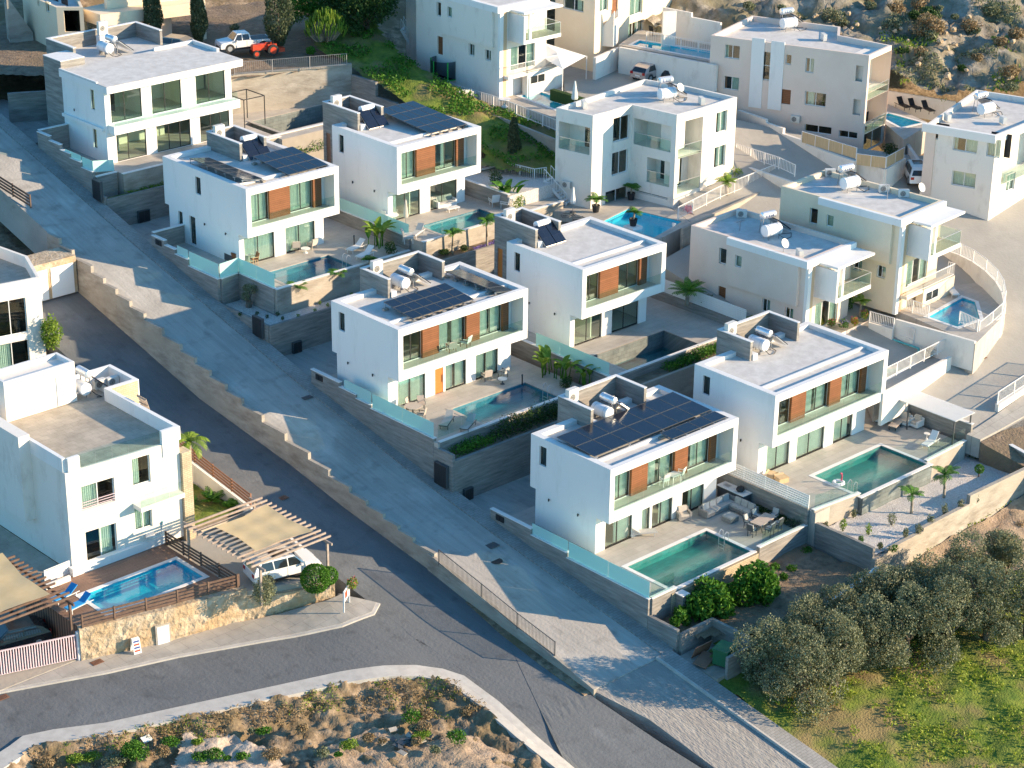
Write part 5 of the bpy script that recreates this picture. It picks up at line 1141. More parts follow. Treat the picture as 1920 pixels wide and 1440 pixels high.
slab_px('garden_terrace',[(948,335),(1024,345),(1060,300),(990,288)],2.6,2,M['tile'])
# house at the top with trampoline
z=6.2; pl=[(975,180),(1040,204),(1068,190),(1012,172)]
slab_hole('terrace',[(895,172),(1045,222),(1120,195),(1050,160)],pl,z,2.5,M['tile'])
slab_px('terrace',[(800,150),(900,176),(1060,160),(1130,165),(1050,120),(900,110)],z-.02,2.5,M['tile'])
pool_px(pl,z,'small blue pool below the white house at the top','poolL','watL')
rail_px([(782,150),(820,162),(858,180),(925,200),(990,225),(1045,247)],z-.35,1.0,'long white railing above the green slope in front of the top house',sp=.22)
wall_px('long low concrete wall below the white railing above the green slope',(775,155),(1045,262),z-.4,1.8,t=.25,mt='oldconc')
rail_px([(1020,128),(1058,112)],z+1.6,1.0,'white railing on the terrace steps of the top house',sp=.2)
# dark hedge planter, umbrella, canopy sail
block('hedge_planter','dark green clipped planter wall behind the small blue pool','planter',*G2(1031,188,z+.0),z,*[c for c in (G2(1031,188,z)[0]+.5,G2(1083,210,z)[1])],z+1.0,'leaf_dark')
# courtyard with cars
slab_px('courtyard',[(1060,170),(1130,215),(1340,215),(1345,150),(1230,120),(1120,125),(1050,110)],6.6,3,M['rroad'])
z=9.0; pl=[(1185,84),(1200,76),(1340,97),(1340,112)]
slab_hole('terrace',[(1160,84),(1200,55),(1345,80),(1345,118)],[pl[0],pl[1],pl[2],pl[3]],z,3,M['tile'])
pool_px(pl,z,'narrow blue pool behind a white railing in front of the top cream house','poolB','watL')
rail_px([(1212,79),(1342,103)],z+.05,1.0,'white railing in front of the narrow blue pool at the top',sp=.25)
wall_px('tall white wall below the narrow blue pool at the top',(1162,88),(1345,122),z+.05,3,t=.3,mt='offwhite')
wall_px('high white boundary wall behind the narrow blue pool',(1243,22),(1268,20),z+3.2,4,t=.25,mt='offwhite')
wall('high white boundary wall with a stepped top behind the narrow blue pool',G2(1242,66,z),G2(1350,88,z),z-1,z+2.6,t=.25,mt='offwhite',steps=[(0,z+2.7),(.5,z+2.3)])
wall_px('white raking wall of the outside stair beside the cream top house',(1115,108),(1160,88),z-.3,4,t=.3,mt='offwhite')
# beige long house: white retaining wall, pool, screens
wall('tall white retaining wall below the long beige house',H2(1385,206,lambda x,y:5.2),H2(1605,300,lambda x,y:4.2),0.5,0,t=.3,mt='offwhite',steps=[(0,5.2),(.25,4.9),(.4,4.4),(.6,4.1)])
wall('white wall under the bamboo screens of the long beige house',H2(1605,300,lambda x,y:3.9),H2(1660,317,lambda x,y:3.9),.3,3.9,t=.3,mt='offwhite')
wall('white return wall beside the garage of the right edge house',H2(1660,317,lambda x,y:3.9),H2(1696,296,lambda x,y:3.9),.3,3.9,t=.3,mt='offwhite')
def screen(a,b,z,h,label):
    A,B=Vector((*G2(*a,z),z)),Vector((*G2(*b,z),z)); e=empty('bamboo_screen',A,0,label,'screen','bamboo screens on the white walls'); D=B-A; n=max(1,round(D.length/1.6)); g=D.normalized()*.04
    for i in range(n):
        m=MB(); m.bar(D*i/n+g+Z3*h/2,D*(i+1)/n-g+Z3*h/2,.05,h-.05); m.build('slat_panel',M['slat'],e)
    for i in range(n+1): m=MB(); m.bar(D*i/n,D*i/n+Z3*(h+.03),.06); m.build('post',M['wmetal'],e)
    m=MB(); m.bar(Z3*h,D+Z3*h,.06,.04); m.build('rail',M['wmetal'],e)
screen((1503,267),(1605,298),4.35,1.0,'long bamboo screen below the windows of the long beige house')
screen((1605,309),(1660,316),3.95,1.0,'bamboo screen in front of the potted shrub')
screen((1661,315),(1694,297),3.95,1.0,'bamboo screen turning the corner above the garage')
z=4.3; pl=[(1652,219),(1690,239),(1729,230),(1665,212)]
slab_hole('terrace',[(1640,215),(1695,262),(1745,232),(1665,195)],pl,z,2.5,M['tile'])
pool_px(pl,z,'bright blue pool with three dark loungers behind it','poolL','watL')
wall('white horizontally lined wall behind the three dark loungers',G2(1655,190,z),G2(1790,212,z),z-1,z+1.1,t=.2,mt='offwhite')
# sister houses plots
zq=-3.45
pl=[(1650,660),(1648,725),(1712,682),(1672,663)]
pl=[(1640,690),(1652,715),(1710,682),(1668,662)]
slab_hole('terrace',[(1600,640),(1640,745),(1785,668),(1640,620)],pl,zq,2,M['tile'])
pool_px(pl,zq,'small teal pool with a cover roller beside it','poolD','watL')
rail_px([(1654,716),(1782,652)],zq+.75,1.0,'white railing above the small teal pool, beside the pale road',sp=.16)
wall_px('white wall below the railing between the small teal pool and the pale road',(1654,737),(1782,668),zq+.7,2.6,t=.25,mt='offwhite')
rs=[(1630,588),(1675,602),(1674,612),(1712,624),(1711,636),(1755,648)]
for k,(a,b,zz_) in enumerate((((1630,604),(1675,617),-1.9),((1676,624),(1713,637),-2.45),((1714,646),(1757,660),-3.0))):
    rail_px([a,b],zz_,.9,('upper','middle','lower')[k]+' section of the white stepped railing beside the side path',group='stepped white railing sections',sp=.15)
    wall_px(('upper','middle','lower')[k]+' section of the white wall carrying the stepped railing',a,b,zz_,2,t=.2,mt='offwhite',group='stepped white wall sections')
# fan shaped pool
zf=-1.42; pl=[(1740,594),(1795,613),(1837,598),(1828,566),(1805,558)]
slab_px('terrace',[(1678,580),(1683,615),(1828,655),(1888,575),(1850,520),(1790,500),(1740,520)],zf,2.2,M['tile']) if False else None
slab_hole('terrace',[(1680,582),(1829,645),(1884,590),(1878,545),(1780,500)],pl,zf,2.5,M['tile'])
pool_px(pl,zf,'deep blue fan-shaped pool inside a curved white wall','poolL','watL')
cv=[(1765,465,0),(1800,478,0),(1824,490,0),(1848,507,0),(1868,527,0),(1880,547,-.3),(1884,567,-.8),(1878,590,-1.3),(1860,606,-1.55),(1835,626,-1.7)]
pts=[]
for (x,y,dz) in cv:
    zt_=.05+dz; p=G2(x,y,zt_); pts.append((p[0],p[1],zt_))
e=empty('curved_wall',pts[0],0,'curved white wall round the fan-shaped pool','wall'); m=MB(); o_=Vector(pts[0])
for i in range(len(pts)-1):
    a,b=Vector(pts[i])-o_,Vector(pts[i+1])-o_; d=Vector((b.x-a.x,b.y-a.y,0)).normalized(); nn=Vector((-d.y,d.x,0))*.12
    lo=-4.5-o_.z
    n=m.av([(a.x-nn.x,a.y-nn.y,lo),(b.x-nn.x,b.y-nn.y,lo),(b.x+nn.x,b.y+nn.y,lo),(a.x+nn.x,a.y+nn.y,lo),a-nn,b-nn,b+nn,a+nn])
    for f in ((3,2,1,0),(4,5,6,7),(0,1,5,4),(1,2,6,5),(2,3,7,6),(3,0,4,7)): m.f.append(tuple(n+k for k in f)); m.m.append(0)
m.build('wall_body',M['offwhite'],e)
railing([(a,b,c+.02) for a,b,c in pts],.95,'curved white railing on top of the wall round the fan-shaped pool',sp=.17)
wall_px('white wall along the side path below the fan-shaped pool',(1680,598),(1829,640),zf+.15,2.4,t=.25,mt='offwhite')
rail_px([(1681,576),(1740,596)],zf,1.0,'white railing between the side path and the fan-shaped pool',sp=.15)
rail_px([(1798,606),(1832,622)],zf,1.0,'short white gate railing at the corner of the fan-shaped pool',sp=.15)
# white slatted fences on concrete walls
def slat_fence(A,B,z0,z1,h,label,mt='white',n=6,gap=.35,group=None,th=.04):
    e=empty('slatted_fence',(A[0],A[1],z0),0,label,'fence',group); D=Vector((B[0]-A[0],B[1]-A[1],z1-z0))
    m=MB()
    for k in range(n): zc=h*(k+.5)/n; m.bar(Z3*zc,D+Z3*zc,th,h/n*(1-gap))
    m.build('slats',M[mt],e); c=max(1,round(D.length/2))
    for i in range(c+1): p=D*i/c; q=MB(); q.bar(p,p+Z3*h,.06); q.build('post',M[mt],e)
    return e
slat_fence((13.42,4.0),(13.42,-5.8),Z(V7,.22),Z(V7,.22),1.0,'white slatted fence behind the corner sofa and outdoor kitchen',n=6)
slat_fence((27.45,24),(27.45,12.6),Z(V4,.8),Z(V4,.75),1.1,'white slatted fence on the dark wall right of the drained pool',n=7,gap=.12)
# white lattice canopy right of the gravel garden villa
A,B=(29.1,6.0),(29.3,-6.0)
e=empty('canopy',(A[0],A[1],Z(V7)),0,'long white lattice canopy over the beige sofa','canopy')
m=MB()
for k in range(16): x=.1+k*.15; m.box(x,-12.2,2.05,x+.075,.0,2.12)
m.build('lattice',M['white'],e)
for y in (-.1,-4,-8,-12.1):
    for x in (.1,2.1): m=MB(); m.bar((x,y,0),(x,y,2.04),.09); m.build('post',M['dgrey'],e)
# right hand pavement, low walls and railing by the pale road
T0=lambda x,y: TT(x,y)
strip('pavement',[H2(a,b,TT) for a,b in [(1812,817),(1862,784),(1920,742),(1990,690)]],[H2(a,b,TT) for a,b in [(1838,827),(1880,805),(1925,780),(1990,744)]],TT,M['pave'],off=.12,nc=2)
strip('dirt_track',[H2(a,b,TT) for a,b in [(1839,829),(1882,807),(1927,782),(1992,746)]],[H2(a,b,TT) for a,b in [(1850,836),(1890,858),(1930,880),(2020,925)]],TT,M['soil'],off=.0,nc=4)
def trail(pts,h,label,**k): return railing([(*H2(x,y,TT),hit(x,y,TT).z+.55) for x,y in pts],h,label,**k)
a,b=H2(1868,772,TT),H2(1990,692,TT); wall('low white kerb wall of the ramp at the right edge',a,b,-8,TT(*a)+.6,t=.3,mt='offwhite',slope=TT(*b)+.6)
railing([(a[0],a[1],TT(*a)+.62),(b[0],b[1],TT(*b)+.62)],1.0,'white railing of the ramp at the right edge',sp=.16)
for k,(x,y) in enumerate(((1575,745),(1620,663),(1640,655),(1826,668),(1842,672),(1790,648))): pass
def drain(px,py,zf,label,w=.9,d=.5,rz=0,mt='rust'):
    p=hit(px,py,zf); m=MB(); m.box(-w/2,-d/2,0,w/2,d/2,.02); 
    for i in range(6): m.box(-w/2+.06+i*(w-.1)/6,-d/2+.04,.02,-w/2+.1+i*(w-.1)/6,d/2-.04,.03)
    o=m.build('drain_cover',M[mt],label=label,cat='drain cover',loc=p+Z3*.012); o.rotation_euler=(0,0,rz); return o
drain(1669,750,TT,'rusty drain grate at the foot of the white wall above the canopy',1.2,.6)
drain(1848,632,TT,'long rusty drain grate at the corner of the fan-shaped pool wall',1.8,.5)
drain(1838,671,TT,'square rusty drain cover in the middle of the pale road',.9,.7)
drain(1795,648,TT,'small dark drain at the mouth of the side path',.6,.4)
drain(545,1235-0,lambda x,y:za(x,y),'small rusty manhole on the side road by the stone wall',.6,.4) if False else None
drain(182,1242,lambda x,y: za(x,y)+.12,'rusty cover in the footpath below the stone wall',.75,.5)
drain(5,1308,za,'rusty cover at the left edge of the side road',.7,.5)
drain(531,933,za,'reddish cover on the shaded asphalt road beside the pergola',.6,.6)
for (x,y,r_,lb) in ((931,1052,.42,'round dark manhole cover on the concrete road, opposite the nearest pool'),):
    p=hit(x,y,zr); m=MB(); m.lathe([(0,.012),(r_,.012),(r_,0)],k=20); m.build('manhole_cover',M['black'],label=lb,cat='manhole cover',loc=p+Z3*.01)
drain(922,1022,zr,'square dark cover on the concrete road above the round manhole',.8,.8,mt='dgrey')
drain(575,745,zr,'square dark cover on the concrete road beside the orange-door villa',.8,.6,mt='dgrey')
drain(1305,1270,zr,'dark square drain in the pavement by the green bin',.9,.9,mt='dgrey')
# ---------------------------------------------------------------- pool plot at the left
slabL=rects('courtyard',[(-31.5,20.7,-28.05,36),(-19.7,20.2,-14.5,31)],-6.62,3,M['tile2'])
zk=-6.6
for q in ([(-31.5,14.35),(-29.3,13.65),(-29.3,20.6),(-31.5,20.6)],[(-29.3,17.78),(-21.4,17.78),(-21.4,20.6),(-29.3,20.6)],[(-29.3,13.65),(-26.5,12.95),(-21.4,11.95),(-21.4,14.6),(-29.3,14.6)],[(-22.02,14.6),(-21.4,14.6),(-21.4,17.78),(-22.02,17.78)]): slab('pool_deck',q,zk,2.4,M['deck'])
pool(-29.25,14.65,-22.05,17.75,zk,'bright blue pool with two blue loungers at the left',basin='poolL',water='watL',cmat='cap',ladder=None,coping=.28)
slab('car_port_floor',[(-21.3,11.95),(-15.4,9.55),(-14.8,12),(-14.8,20.2),(-21.3,20.2)],-6.9,2.4,M['rroad'])
rects('terrace',[(-25.5,20.65,-21.2,20.66)],-6.0,.6,M['tile2'])
block('plinth','white plinth along the front of the pool terrace house','plinth',-28.3,20.1,zk,-21.2,20.55,zk+.55,'white')
sx=[(-31.6,14.3),(-26.5,12.75),(-20.9,11.7),(-15.6,9.4)]
for k in range(3):
    a,b=sx[k],sx[k+1]; A=Vector(a); B=Vector(b); D=(B-A); L=D.length; e=empty('stone_wall',(a[0],a[1],-9.2),math.atan2(D.y,D.x),('rough stone wall left of the white hatch, by the sign board','rough stone wall right of the white hatch','low rough stone wall below the clipped green bush')[k],'stone wall')
    top=(-6.55,-6.55,-7.3)[k]+9.2; m=MB(); nx=int(L/.22); nz=max(3,int(top/.22)); vv={}
    for i in range(nx+1):
        for j in range(nz+1):
            x=L*i/nx; zc=top*j/nz; dd=.10*MN.noise(Vector((x*2.1+k*9,zc*2.1,0)))+.05*MN.noise(Vector((x*5,zc*5+k*7,4))); vv[i,j]=len(m.v); m.v.append((x,-.18+dd*(1 if 0<j<nz else .3),zc))
    for i in range(nx):
        for j in range(nz): m.f.append((vv[i,j],vv[i+1,j],vv[i+1,j+1],vv[i,j+1])); m.m.append(0)
    m.box(0,-.1,0,L,.3,top-.003); m.build('wall_body',M['stone'],e)
A,B=sx[1],sx[2]; ang=math.atan2(B[1]-A[1],B[0]-A[0])
m=MB(); m.box(-.5,-.42,0,.5,-.12,1.45); hb=m.build('hatch',M['oldconc'],label='white metal hatch set in the rough stone wall',cat='hatch',loc=(-26.6,12.95,-8.9)); hb.rotation_euler=(0,0,ang); m=MB(); m.box(-.4,-.44,.05,.4,-.425,1.35); m.build('hatch_door',M['wframe'],hb)
def timber_rail(A,B,z,label,h=.95,mt='darkwood',n=4,zb_=None):
    e=empty('timber_fence',(A[0],A[1],z),0,label,'fence'); D=Vector((B[0]-A[0],B[1]-A[1],(zb_ if zb_ is not None else z)-z))
    for k in range(n): m=MB(); m.bar(Z3*(h*(k+.6)/n),D+Z3*(h*(k+.6)/n),.04,h/n*.62); m.build('plank',M[mt],e)
    c=max(1,round(D.length/2))
    for i in range(c+1): p=D*i/c; q=MB(); q.bar(p,p+Z3*(h+.03),.1); q.build('post',M[mt],e)
timber_rail((-31.4,14.15),(-21.2,12.0),zk,'dark timber fence on the stone wall in front of the blue pool')
timber_rail((-21.3,12.0),(-21.3,19.9),zk,'dark timber fence between the blue pool and the carport')
timber_rail((-14.6,28.2),(-14.6,19.6),zl(0,28)+.7,'brown timber fence beside the shaded road, behind the palm',zb_=zl(0,19.6)+.7,mt='brown')
wall('pale low wall under the brown timber fence beside the shaded road',(-14.6,29),(-14.6,14),-9,zl(0,28)+.6,t=.2,mt='offwhite',slope=zl(0,15)+.6)
patch('lawn',[(-19.4,20.3),(-14.8,20.3),(-14.8,30),(-18.9,30)],lambda x,y:-6.45,M['grass'],res=.3,amp=.08)
# pergolas with shade cloths
def pergola(label,x0,y0,x1,y1,z,h,mt,nb,beam='y',cloth=None,posts=((0,0),(1,0),(0,1),(1,1)),ext=.5,clabel=None):
    e=empty('pergola',(x0,y0,z),0,label,'pergola'); W,D=x1-x0,y1-y0
    for (a,b) in posts: m=MB(); m.box(a*W-.07,b*D-.07,0,a*W+.07,b*D+.07,h-.16); m.build('post',M[mt],e)
    for b in (0,1): 
        m=MB()
        if beam=='y': m.box(b*W-.05,-ext,h-.16,b*W+.05,D+ext,h)
        else: m.box(-ext,b*D-.05,h-.16,W+ext,b*D+.05,h)
        m.build('beam',M[mt],e)
    for k in range(nb):
        m=MB(); t=(k+.5)/nb
        if beam=='y': m.box(-ext,t*D-.035,h+.002,W+ext,t*D+.035,h+.14)
        else: m.box(t*W-.035,-ext,h+.002,t*W+.035,D+ext,h+.14)
        m.build('rafter',M[mt],e)
    return e
M['greywood']=mat('grey_weathered_wood',(.30,.24,.20),(.42,.35,.30),4,rough=.85)
pg=pergola('grey timber pergola over the white car',-21.2,9.6,-15.9,17.4,-6.9,2.75,'greywood',15)
def cloth(P,label,sag=.35,n=12):
    a,b,c,d=[Vector(p) for p in P]; m=MB(); V=[]
    for i in range(n+1):
        for j in range(n+1):
            u,v=i/n,j/n; inn=.12; uu=u; vv=v
            p=(a*(1-u)+b*u)*(1-v)+(d*(1-u)+c*u)*v; ctr=(a+b+c+d)/4; ed=max(abs(u-.5),abs(v-.5))*2; k=(1-min(abs(u-.5),abs(v-.5))*2)*.10*(1 if ed>.9 else ed)
            p=p+(ctr-p)*k; p.z-=sag*(math.sin(math.pi*u)*math.sin(math.pi*v))*.5+.07*abs(math.sin(u*9)*math.sin(v*9)); V.append(p)
    c0=V[0].copy(); m.av([p-c0 for p in V])
    for i in range(n):
        for j in range(n): q=i*(n+1)+j; m.f.append((q,q+n+1,q+n+2,q+1)); m.m.append(0)
    o=m.build('shade_sail',M['sail'],smooth=True,label=label,cat='shade sail',loc=c0); return o
cloth([(-20.6,15.2,-3.72),(-16.2,15.6,-3.72),(-16.2,10.6,-3.72),(-20.6,10.8,-3.72)],'sand-coloured shade cloth over the grey pergola with the white car',.05)
pergola('dark timber pergola at the left edge over a parked car',-38.5,14.6,-31.9,22.0,-8.74,4.05,'darkwood',14,beam='y')
cloth([(-38.6,22.0,-4.35),(-32.0,22.2,-4.35),(-32.6,15.6,-4.35),(-38.6,15.2,-4.35)],'big sand-coloured shade sail at the left edge',.2)
pergola('small grey pergola behind the roof terrace house',-17.3,32.5,-14.6,36.5,-5.2,2.6,'greywood',6)
cloth([(-17.1,34.8,-2.4),(-15.0,34.9,-2.4),(-15.0,32.7,-2.4),(-17.1,32.6,-2.4)],'small sand-coloured shade cloth behind the roof terrace house',.05)
rects('car_port_floor',[(-42,14.4,-31.7,24)],-8.75,1.5,M['oldconc'])
p0=G(0,1262,-8.8); p1=G(147,1238,-8.8)
railing([(p0.x-2,p0.y+.1,-8.75),(p1.x,p1.y,-8.75)],1.75,'pale lilac barred driveway gate at the left edge',mt='pinkmetal',cat='gate',sp=.16,post=20,bw=.06,name='gate',pw=.08)
block('gate_post','pale blue gate post beside the rough stone wall','gate post',p1.x-.02,p1.y-.1,-8.8,p1.x+.18,p1.y+.1,-6.8,'wframe')
railing([(*G2(85,1095,zk),zk),(*G2(131,1076,zk),zk)],.95,'short white railing at the corner of the pool house ramp',slats=4)
wall('white low wall of the ramp beside the pool house',G2(85,1098,zk+.3),G2(131,1080,zk+.3),zk,zk+.35,t=.2,mt='offwhite')
# wall stubs upper left
wall('dark grey boundary wall at the driveway of the top villa',G2(16,200,7.4),G2(95,195,7.4),5.5,8.6,t=.3)
wall('board-marked retaining wall behind the top villa, under the yard',(16.4,65.2),(27.9,61.0),3,8.9,t=.3,mt='oldconc')
wall('grey retaining wall stepping down behind the rattan-sofa villa',(27.9,61.0),(27.9,54.5),3,7.9,t=.3,steps=[(0,7.9),(.55,6.6)])
wall('low grey retaining wall beyond the rattan-sofa villa',(27.9,54.5),(28.2,43),0,5.6,t=.3,steps=[(0,5.6),(.4,4.6),(.7,4.0)])
wall('grey wall in front of the empty pool behind the top villa',(13.8,57.0),(26,57.0),1,V1[2]-6.7,t=.25,cap='cap')
rects('terrace',[(12.5,61.8,27.8,66),(25.5,57,27.8,61.8),(16,55.8,27.8,57.5)],V1[2]-6.76,3,M['tile'])

a,b=H2(-40,330,zr),H2(58,392,zr)
timber_rail(a,b,zr(0,a[1])+.1,'dark red-brown timber fence beside the concrete road at the left edge',h=1.1,zb_=zr(0,b[1])+.1)

def steps(a,b,z0,z1,w,n,label,mt='offwhite'):
    A=Vector((*G2(*a,z0),z0)); B=Vector((*G2(*b,z1),z1)); D=B-A; e=empty('stairs',A,math.atan2(D.y,D.x),label,'stairs'); L=math.hypot(D.x,D.y); H=z1-z0
    for i in range(n): m=MB(); m.box(L*i/n,0,-.5,L*(i+1)/n-.002,w,H*(i+1)/n); m.build('step',M[mt],e)
    for y in (-.08,w+.08):
        m=MB(); v=[(0,y-.08,-.5),(L,y-.08,-.5),(L,y-.08,H+.9),(0,y-.08,.9),(0,y+.08,-.5),(L,y+.08,-.5),(L,y+.08,H+.9),(0,y+.08,.9)]; k=m.av(v)
        for f in ((0,1,2,3),(7,6,5,4),(3,2,6,7),(0,4,5,1),(1,5,6,2),(0,3,7,4)): m.f.append(tuple(k+q for q in f)); m.m.append(0)
        m.build('side_wall',M[mt],e)
steps((1125,75),(1152,38),9.3,11.3,1.3,10,'pale outside stair climbing to the brown door of the cream top house')
steps((58,72),(8,2),8.8,12.5,1.3,16,'long concrete stair at the top left corner','oldconc')
steps((975,165),(1005,125),6.25,7.8,1.2,8,'dark-treaded stair up to the terrace of the top house with the trampoline','dgrey')
# ---------------------------------------------------------------- vegetation
rng=np.random.default_rng(11)
def leaf_mesh(name,C,size,mt,parent=None,aspect=.55,up=0.0,dirs=None,jit=.5,**k):
    n=len(C); s=size*(1+jit*(rng.random(n)-.5)); 
    a=rng.normal(size=(n,3)); 
    if dirs is not None: a=dirs+a*.35
    a[:,2]+=up; a/=np.linalg.norm(a,axis=1)[:,None]; b=np.cross(a,rng.normal(size=(n,3))); b/=np.linalg.norm(b,axis=1)[:,None]
    a=a*s[:,None]*.5; b=b*s[:,None]*.5*aspect
    V=np.empty((n,4,3)); V[:,0]=C-a; V[:,1]=C+b*1.0-a*.1; V[:,2]=C+a; V[:,3]=C-b-a*.1
    me=bpy.data.meshes.new(name); me.vertices.add(n*4); me.loops.add(n*4); me.polygons.add(n)
    me.vertices.foreach_set('co',V.reshape(-1)); me.loops.foreach_set('vertex_index',np.arange(n*4)); me.polygons.foreach_set('loop_start',np.arange(n)*4); me.polygons.foreach_set('loop_total',np.full(n,4))
    me.materials.append(mt); me.update(calc_edges=True)
    o=bpy.data.objects.new(name,me); COL.objects.link(o)
    if parent is not None: o.parent=parent
    return tag(o,k.get('label'),k.get('cat'),k.get('group'),k.get('kind'))
def blob(c,r,n,sq=(1,1,1),shell=.55):
    d=rng.normal(size=(n,3)); d/=np.linalg.norm(d,axis=1)[:,None]; rr=(shell+(1-shell)*rng.random(n))**.6
    nz=np.array([MN.noise(Vector((v[0]*1.9+c[0],v[1]*1.9+c[1],v[2]*1.9))) for v in d])
    return np.array(c)+d*(rr*(1+.35*nz))[:,None]*r*np.array(sq)
def trunk(e,pts,r0,r1,mt='bark',limbs=()):
    m=MB(); n=len(pts); rs=[r0+(r1-r0)*i/(n-1) for i in range(n)]; m.path(pts,rs,8)
    for (p,q,a) in limbs: m.tube(p,q,a,a*.4,6)
    return m.build('trunk',M[mt],e,smooth=True)
def olive(x,y,z,h,r,label,n=9000,mt='leaf_olive',group='olive trees in the thicket at the bottom right',size=.17,cat='olive tree',name='olive_tree',k=11,lowc=False):
    e=empty(name,(x,y,z),rng.random()*6,label,cat,group); C=[];lim=[]
    for i in range(k):
        a=rng.random()*6.28; rr=r*(.25+.5*rng.random()); zc=h*((.16 if lowc else .38)+(.64 if lowc else .45)*rng.random()); rr*=1.15 if lowc and zc<h*.5 else 1; c=(math.cos(a)*rr,math.sin(a)*rr,zc); br=r*(.30+.20*rng.random())
        C.append(blob(c,br,int(n/k),(1,1,1.1))); lim.append(((0,0,h*.25),c,.09))
    C.append(blob((0,0,h*.82),r*.45,int(n/k)))
    trunk(e,[(0,0,-.4),(.1,.05,h*.2),(.0,-.05,h*.45)],.28,.14,limbs=lim)
    leaf_mesh('crown',np.vstack(C),size,M[mt],e,up=.5)
    return e
O=[(1437,1292,5.2,2.3,'palest olive tree at the left end of the thicket, next to the green bin'),(1502,1318,5.4,2.5,'broad pale olive tree nearest the camera, second from the left in the thicket'),(1565,1283,5.2,2.4,'olive tree third from the left along the front of the thicket'),(1500,1238,4.6,2.2,'olive tree tucked behind the two leftmost ones, under the white-coped wall'),
 (1628,1246,5.2,2.5,'dark green olive tree in the middle of the front row'),(1572,1205,4.4,2.0,'smaller olive tree against the low white-coped wall'),(1700,1232,5.4,2.5,'olive tree right of the middle in the front row'),(1650,1180,4.8,2.2,'olive tree touching the long pale retaining wall'),(1775,1222,5.6,2.6,'olive tree in the front row with a dark shaded foot'),(1730,1165,5.2,2.3,'olive tree behind the front row, below the middle of the pale retaining wall'),
 (1850,1200,5.8,2.7,'big olive tree second from the right in the front row'),(1800,1130,5.4,2.4,'olive tree rising in front of the corner of the retaining wall'),(1925,1190,6.0,2.8,'olive tree cut by the right edge at the front'),(1880,1110,4.6,2.2,'olive tree at the upper right end of the thicket')]
for (px,py,h,r,lb) in O:
    q=hit(px,py,zg); olive(q.x,q.y,q.z-.2,h,r,lb,n=12000,size=.145,k=int(9+rng.random()*6),lowc=True)
def shrub(x,y,z,r,h,label,mt='leaf_green',n=900,size=.13,group=None,cat='shrub',name='shrub',k=4,flowers=None):
    e=empty(name,(x,y,z),0,label,cat,group); C=[]
    for i in range(k): a=rng.random()*6.28; q=r*.45*rng.random(); C.append(blob((math.cos(a)*q,math.sin(a)*q,h*(.35+.3*rng.random())),r*.62,int(n/k),(1,1,h/(2*r)*1.3)))
    m=MB(); 
    for i in range(3): a=2.1*i; m.tube((0,0,-.05),(math.cos(a)*r*.3,math.sin(a)*r*.3,h*.5),.03,.015,5)
    m.build('stem',M['bark'],e); C=np.vstack(C); C[:,2]=np.maximum(C[:,2],.03); leaf_mesh('foliage',C,size,M[mt],e)
    if flowers: leaf_mesh('flowers',C[rng.choice(len(C),len(C)//6)]+np.array([0,0,.05]),size*1.1,M[flowers],e)
    return e
def ball(x,y,z,r,label,mt='leaf_green',n=2500,st=.3,**k):
    e=empty('round_bush',(x,y,z),0,label,'bush'); d=rng.normal(size=(n,3)); d/=np.linalg.norm(d,axis=1)[:,None]; leaf_mesh('foliage',d*r*(.9+.12*rng.random((n,1)))+np.array([0,0,st+r]),.12,M[mt],e); m=MB(); m.tube((0,0,-.05),(0,0,st+r),.06,.04); m.build('trunk',M['bark'],e); return e
def frond(mb,base,az,L,el,droop,w=.28,n=9,v=True):
    p=Vector(base); a=el; pts=[]
    for i in range(n+1): pts.append(p.copy()); p=p+Vector((math.cos(az)*math.cos(a),math.sin(az)*math.cos(a),math.sin(a)))*(L/n); a-=droop/n
    s=Vector((-math.sin(az),math.cos(az),0))
    for i in range(n):
        ww=w*math.sin(math.pi*(i+1.2)/(n+1.6)); 
        for sg in (1,-1):
            for q in (0,.5):
                c=pts[i].lerp(pts[i+1],q); t=(pts[i+1]-pts[i]); o=s*sg*ww+t*.9-Z3*ww*.35
                mb.face([c,c+t*.42,c+t*.42+o,c+o*.96])
    return pts
def palm(x,y,z,h,r,label,nf=11,group='young palms in the villa gardens',mt='leaf_green',tr=.09,name='palm_tree',dr=1.5,pot=None):
    e=empty(name,(x,y,z),rng.random()*6,label,'palm',group); b=(.06*h,0,h)
    trunk(e,[(0,0,-.2),(.02*h,0,h*.4),b],tr*1.3,tr*.8,'palmbark'); m=MB()
    for i in range(nf): frond(m,b,6.28*i/nf+rng.random()*.4,r*(.85+.3*rng.random()),.5+.8*rng.random(),dr)
    m.build('fronds',M[mt],e)
    if pot: q=MB(); q.lathe([(0,0),(.25,0),(.36,.6),(.30,.6),(.28,.5),(0,.5)]); q.build('pot',M['black'],e)
    return e
def banana(x,y,z,h,label,n=9,mt='leaf_bright',group='banana and strelitzia plants on the terraces'):
    e=empty('banana_plant',(x,y,z),rng.random()*6,label,'banana plant',group); m=MB(); s_=MB()
    for i in range(n):
        az=rng.random()*6.28; L=h*(.5+.35*rng.random()); bx,by=.3*rng.normal(),.3*rng.normal(); s_.tube((bx,by,0),(bx+.1*math.cos(az),by+.1*math.sin(az),h*.45),.05,.03,5)
        p=Vector((bx+.1*math.cos(az),by+.1*math.sin(az),h*.42)); a=1.35-.3*rng.random(); s=Vector((-math.sin(az),math.cos(az),0)); pr=None
        for k in range(7):
            w=.22*math.sin(math.pi*(k+.4)/6.6)*h/1.8; c=(p-s*w+Z3*w*.3,p.copy(),p+s*w+Z3*w*.3)
            if pr: m.face([pr[0],pr[1],c[1],c[0]]); m.face([pr[1],pr[2],c[2],c[1]])
            pr=c; p=p+Vector((math.cos(az)*math.cos(a),math.sin(az)*math.cos(a),math.sin(a)))*(L/6); a-=.22
    m.build('leaves',M[mt],e); s_.build('stalk',M['leaf_green'],e); return e
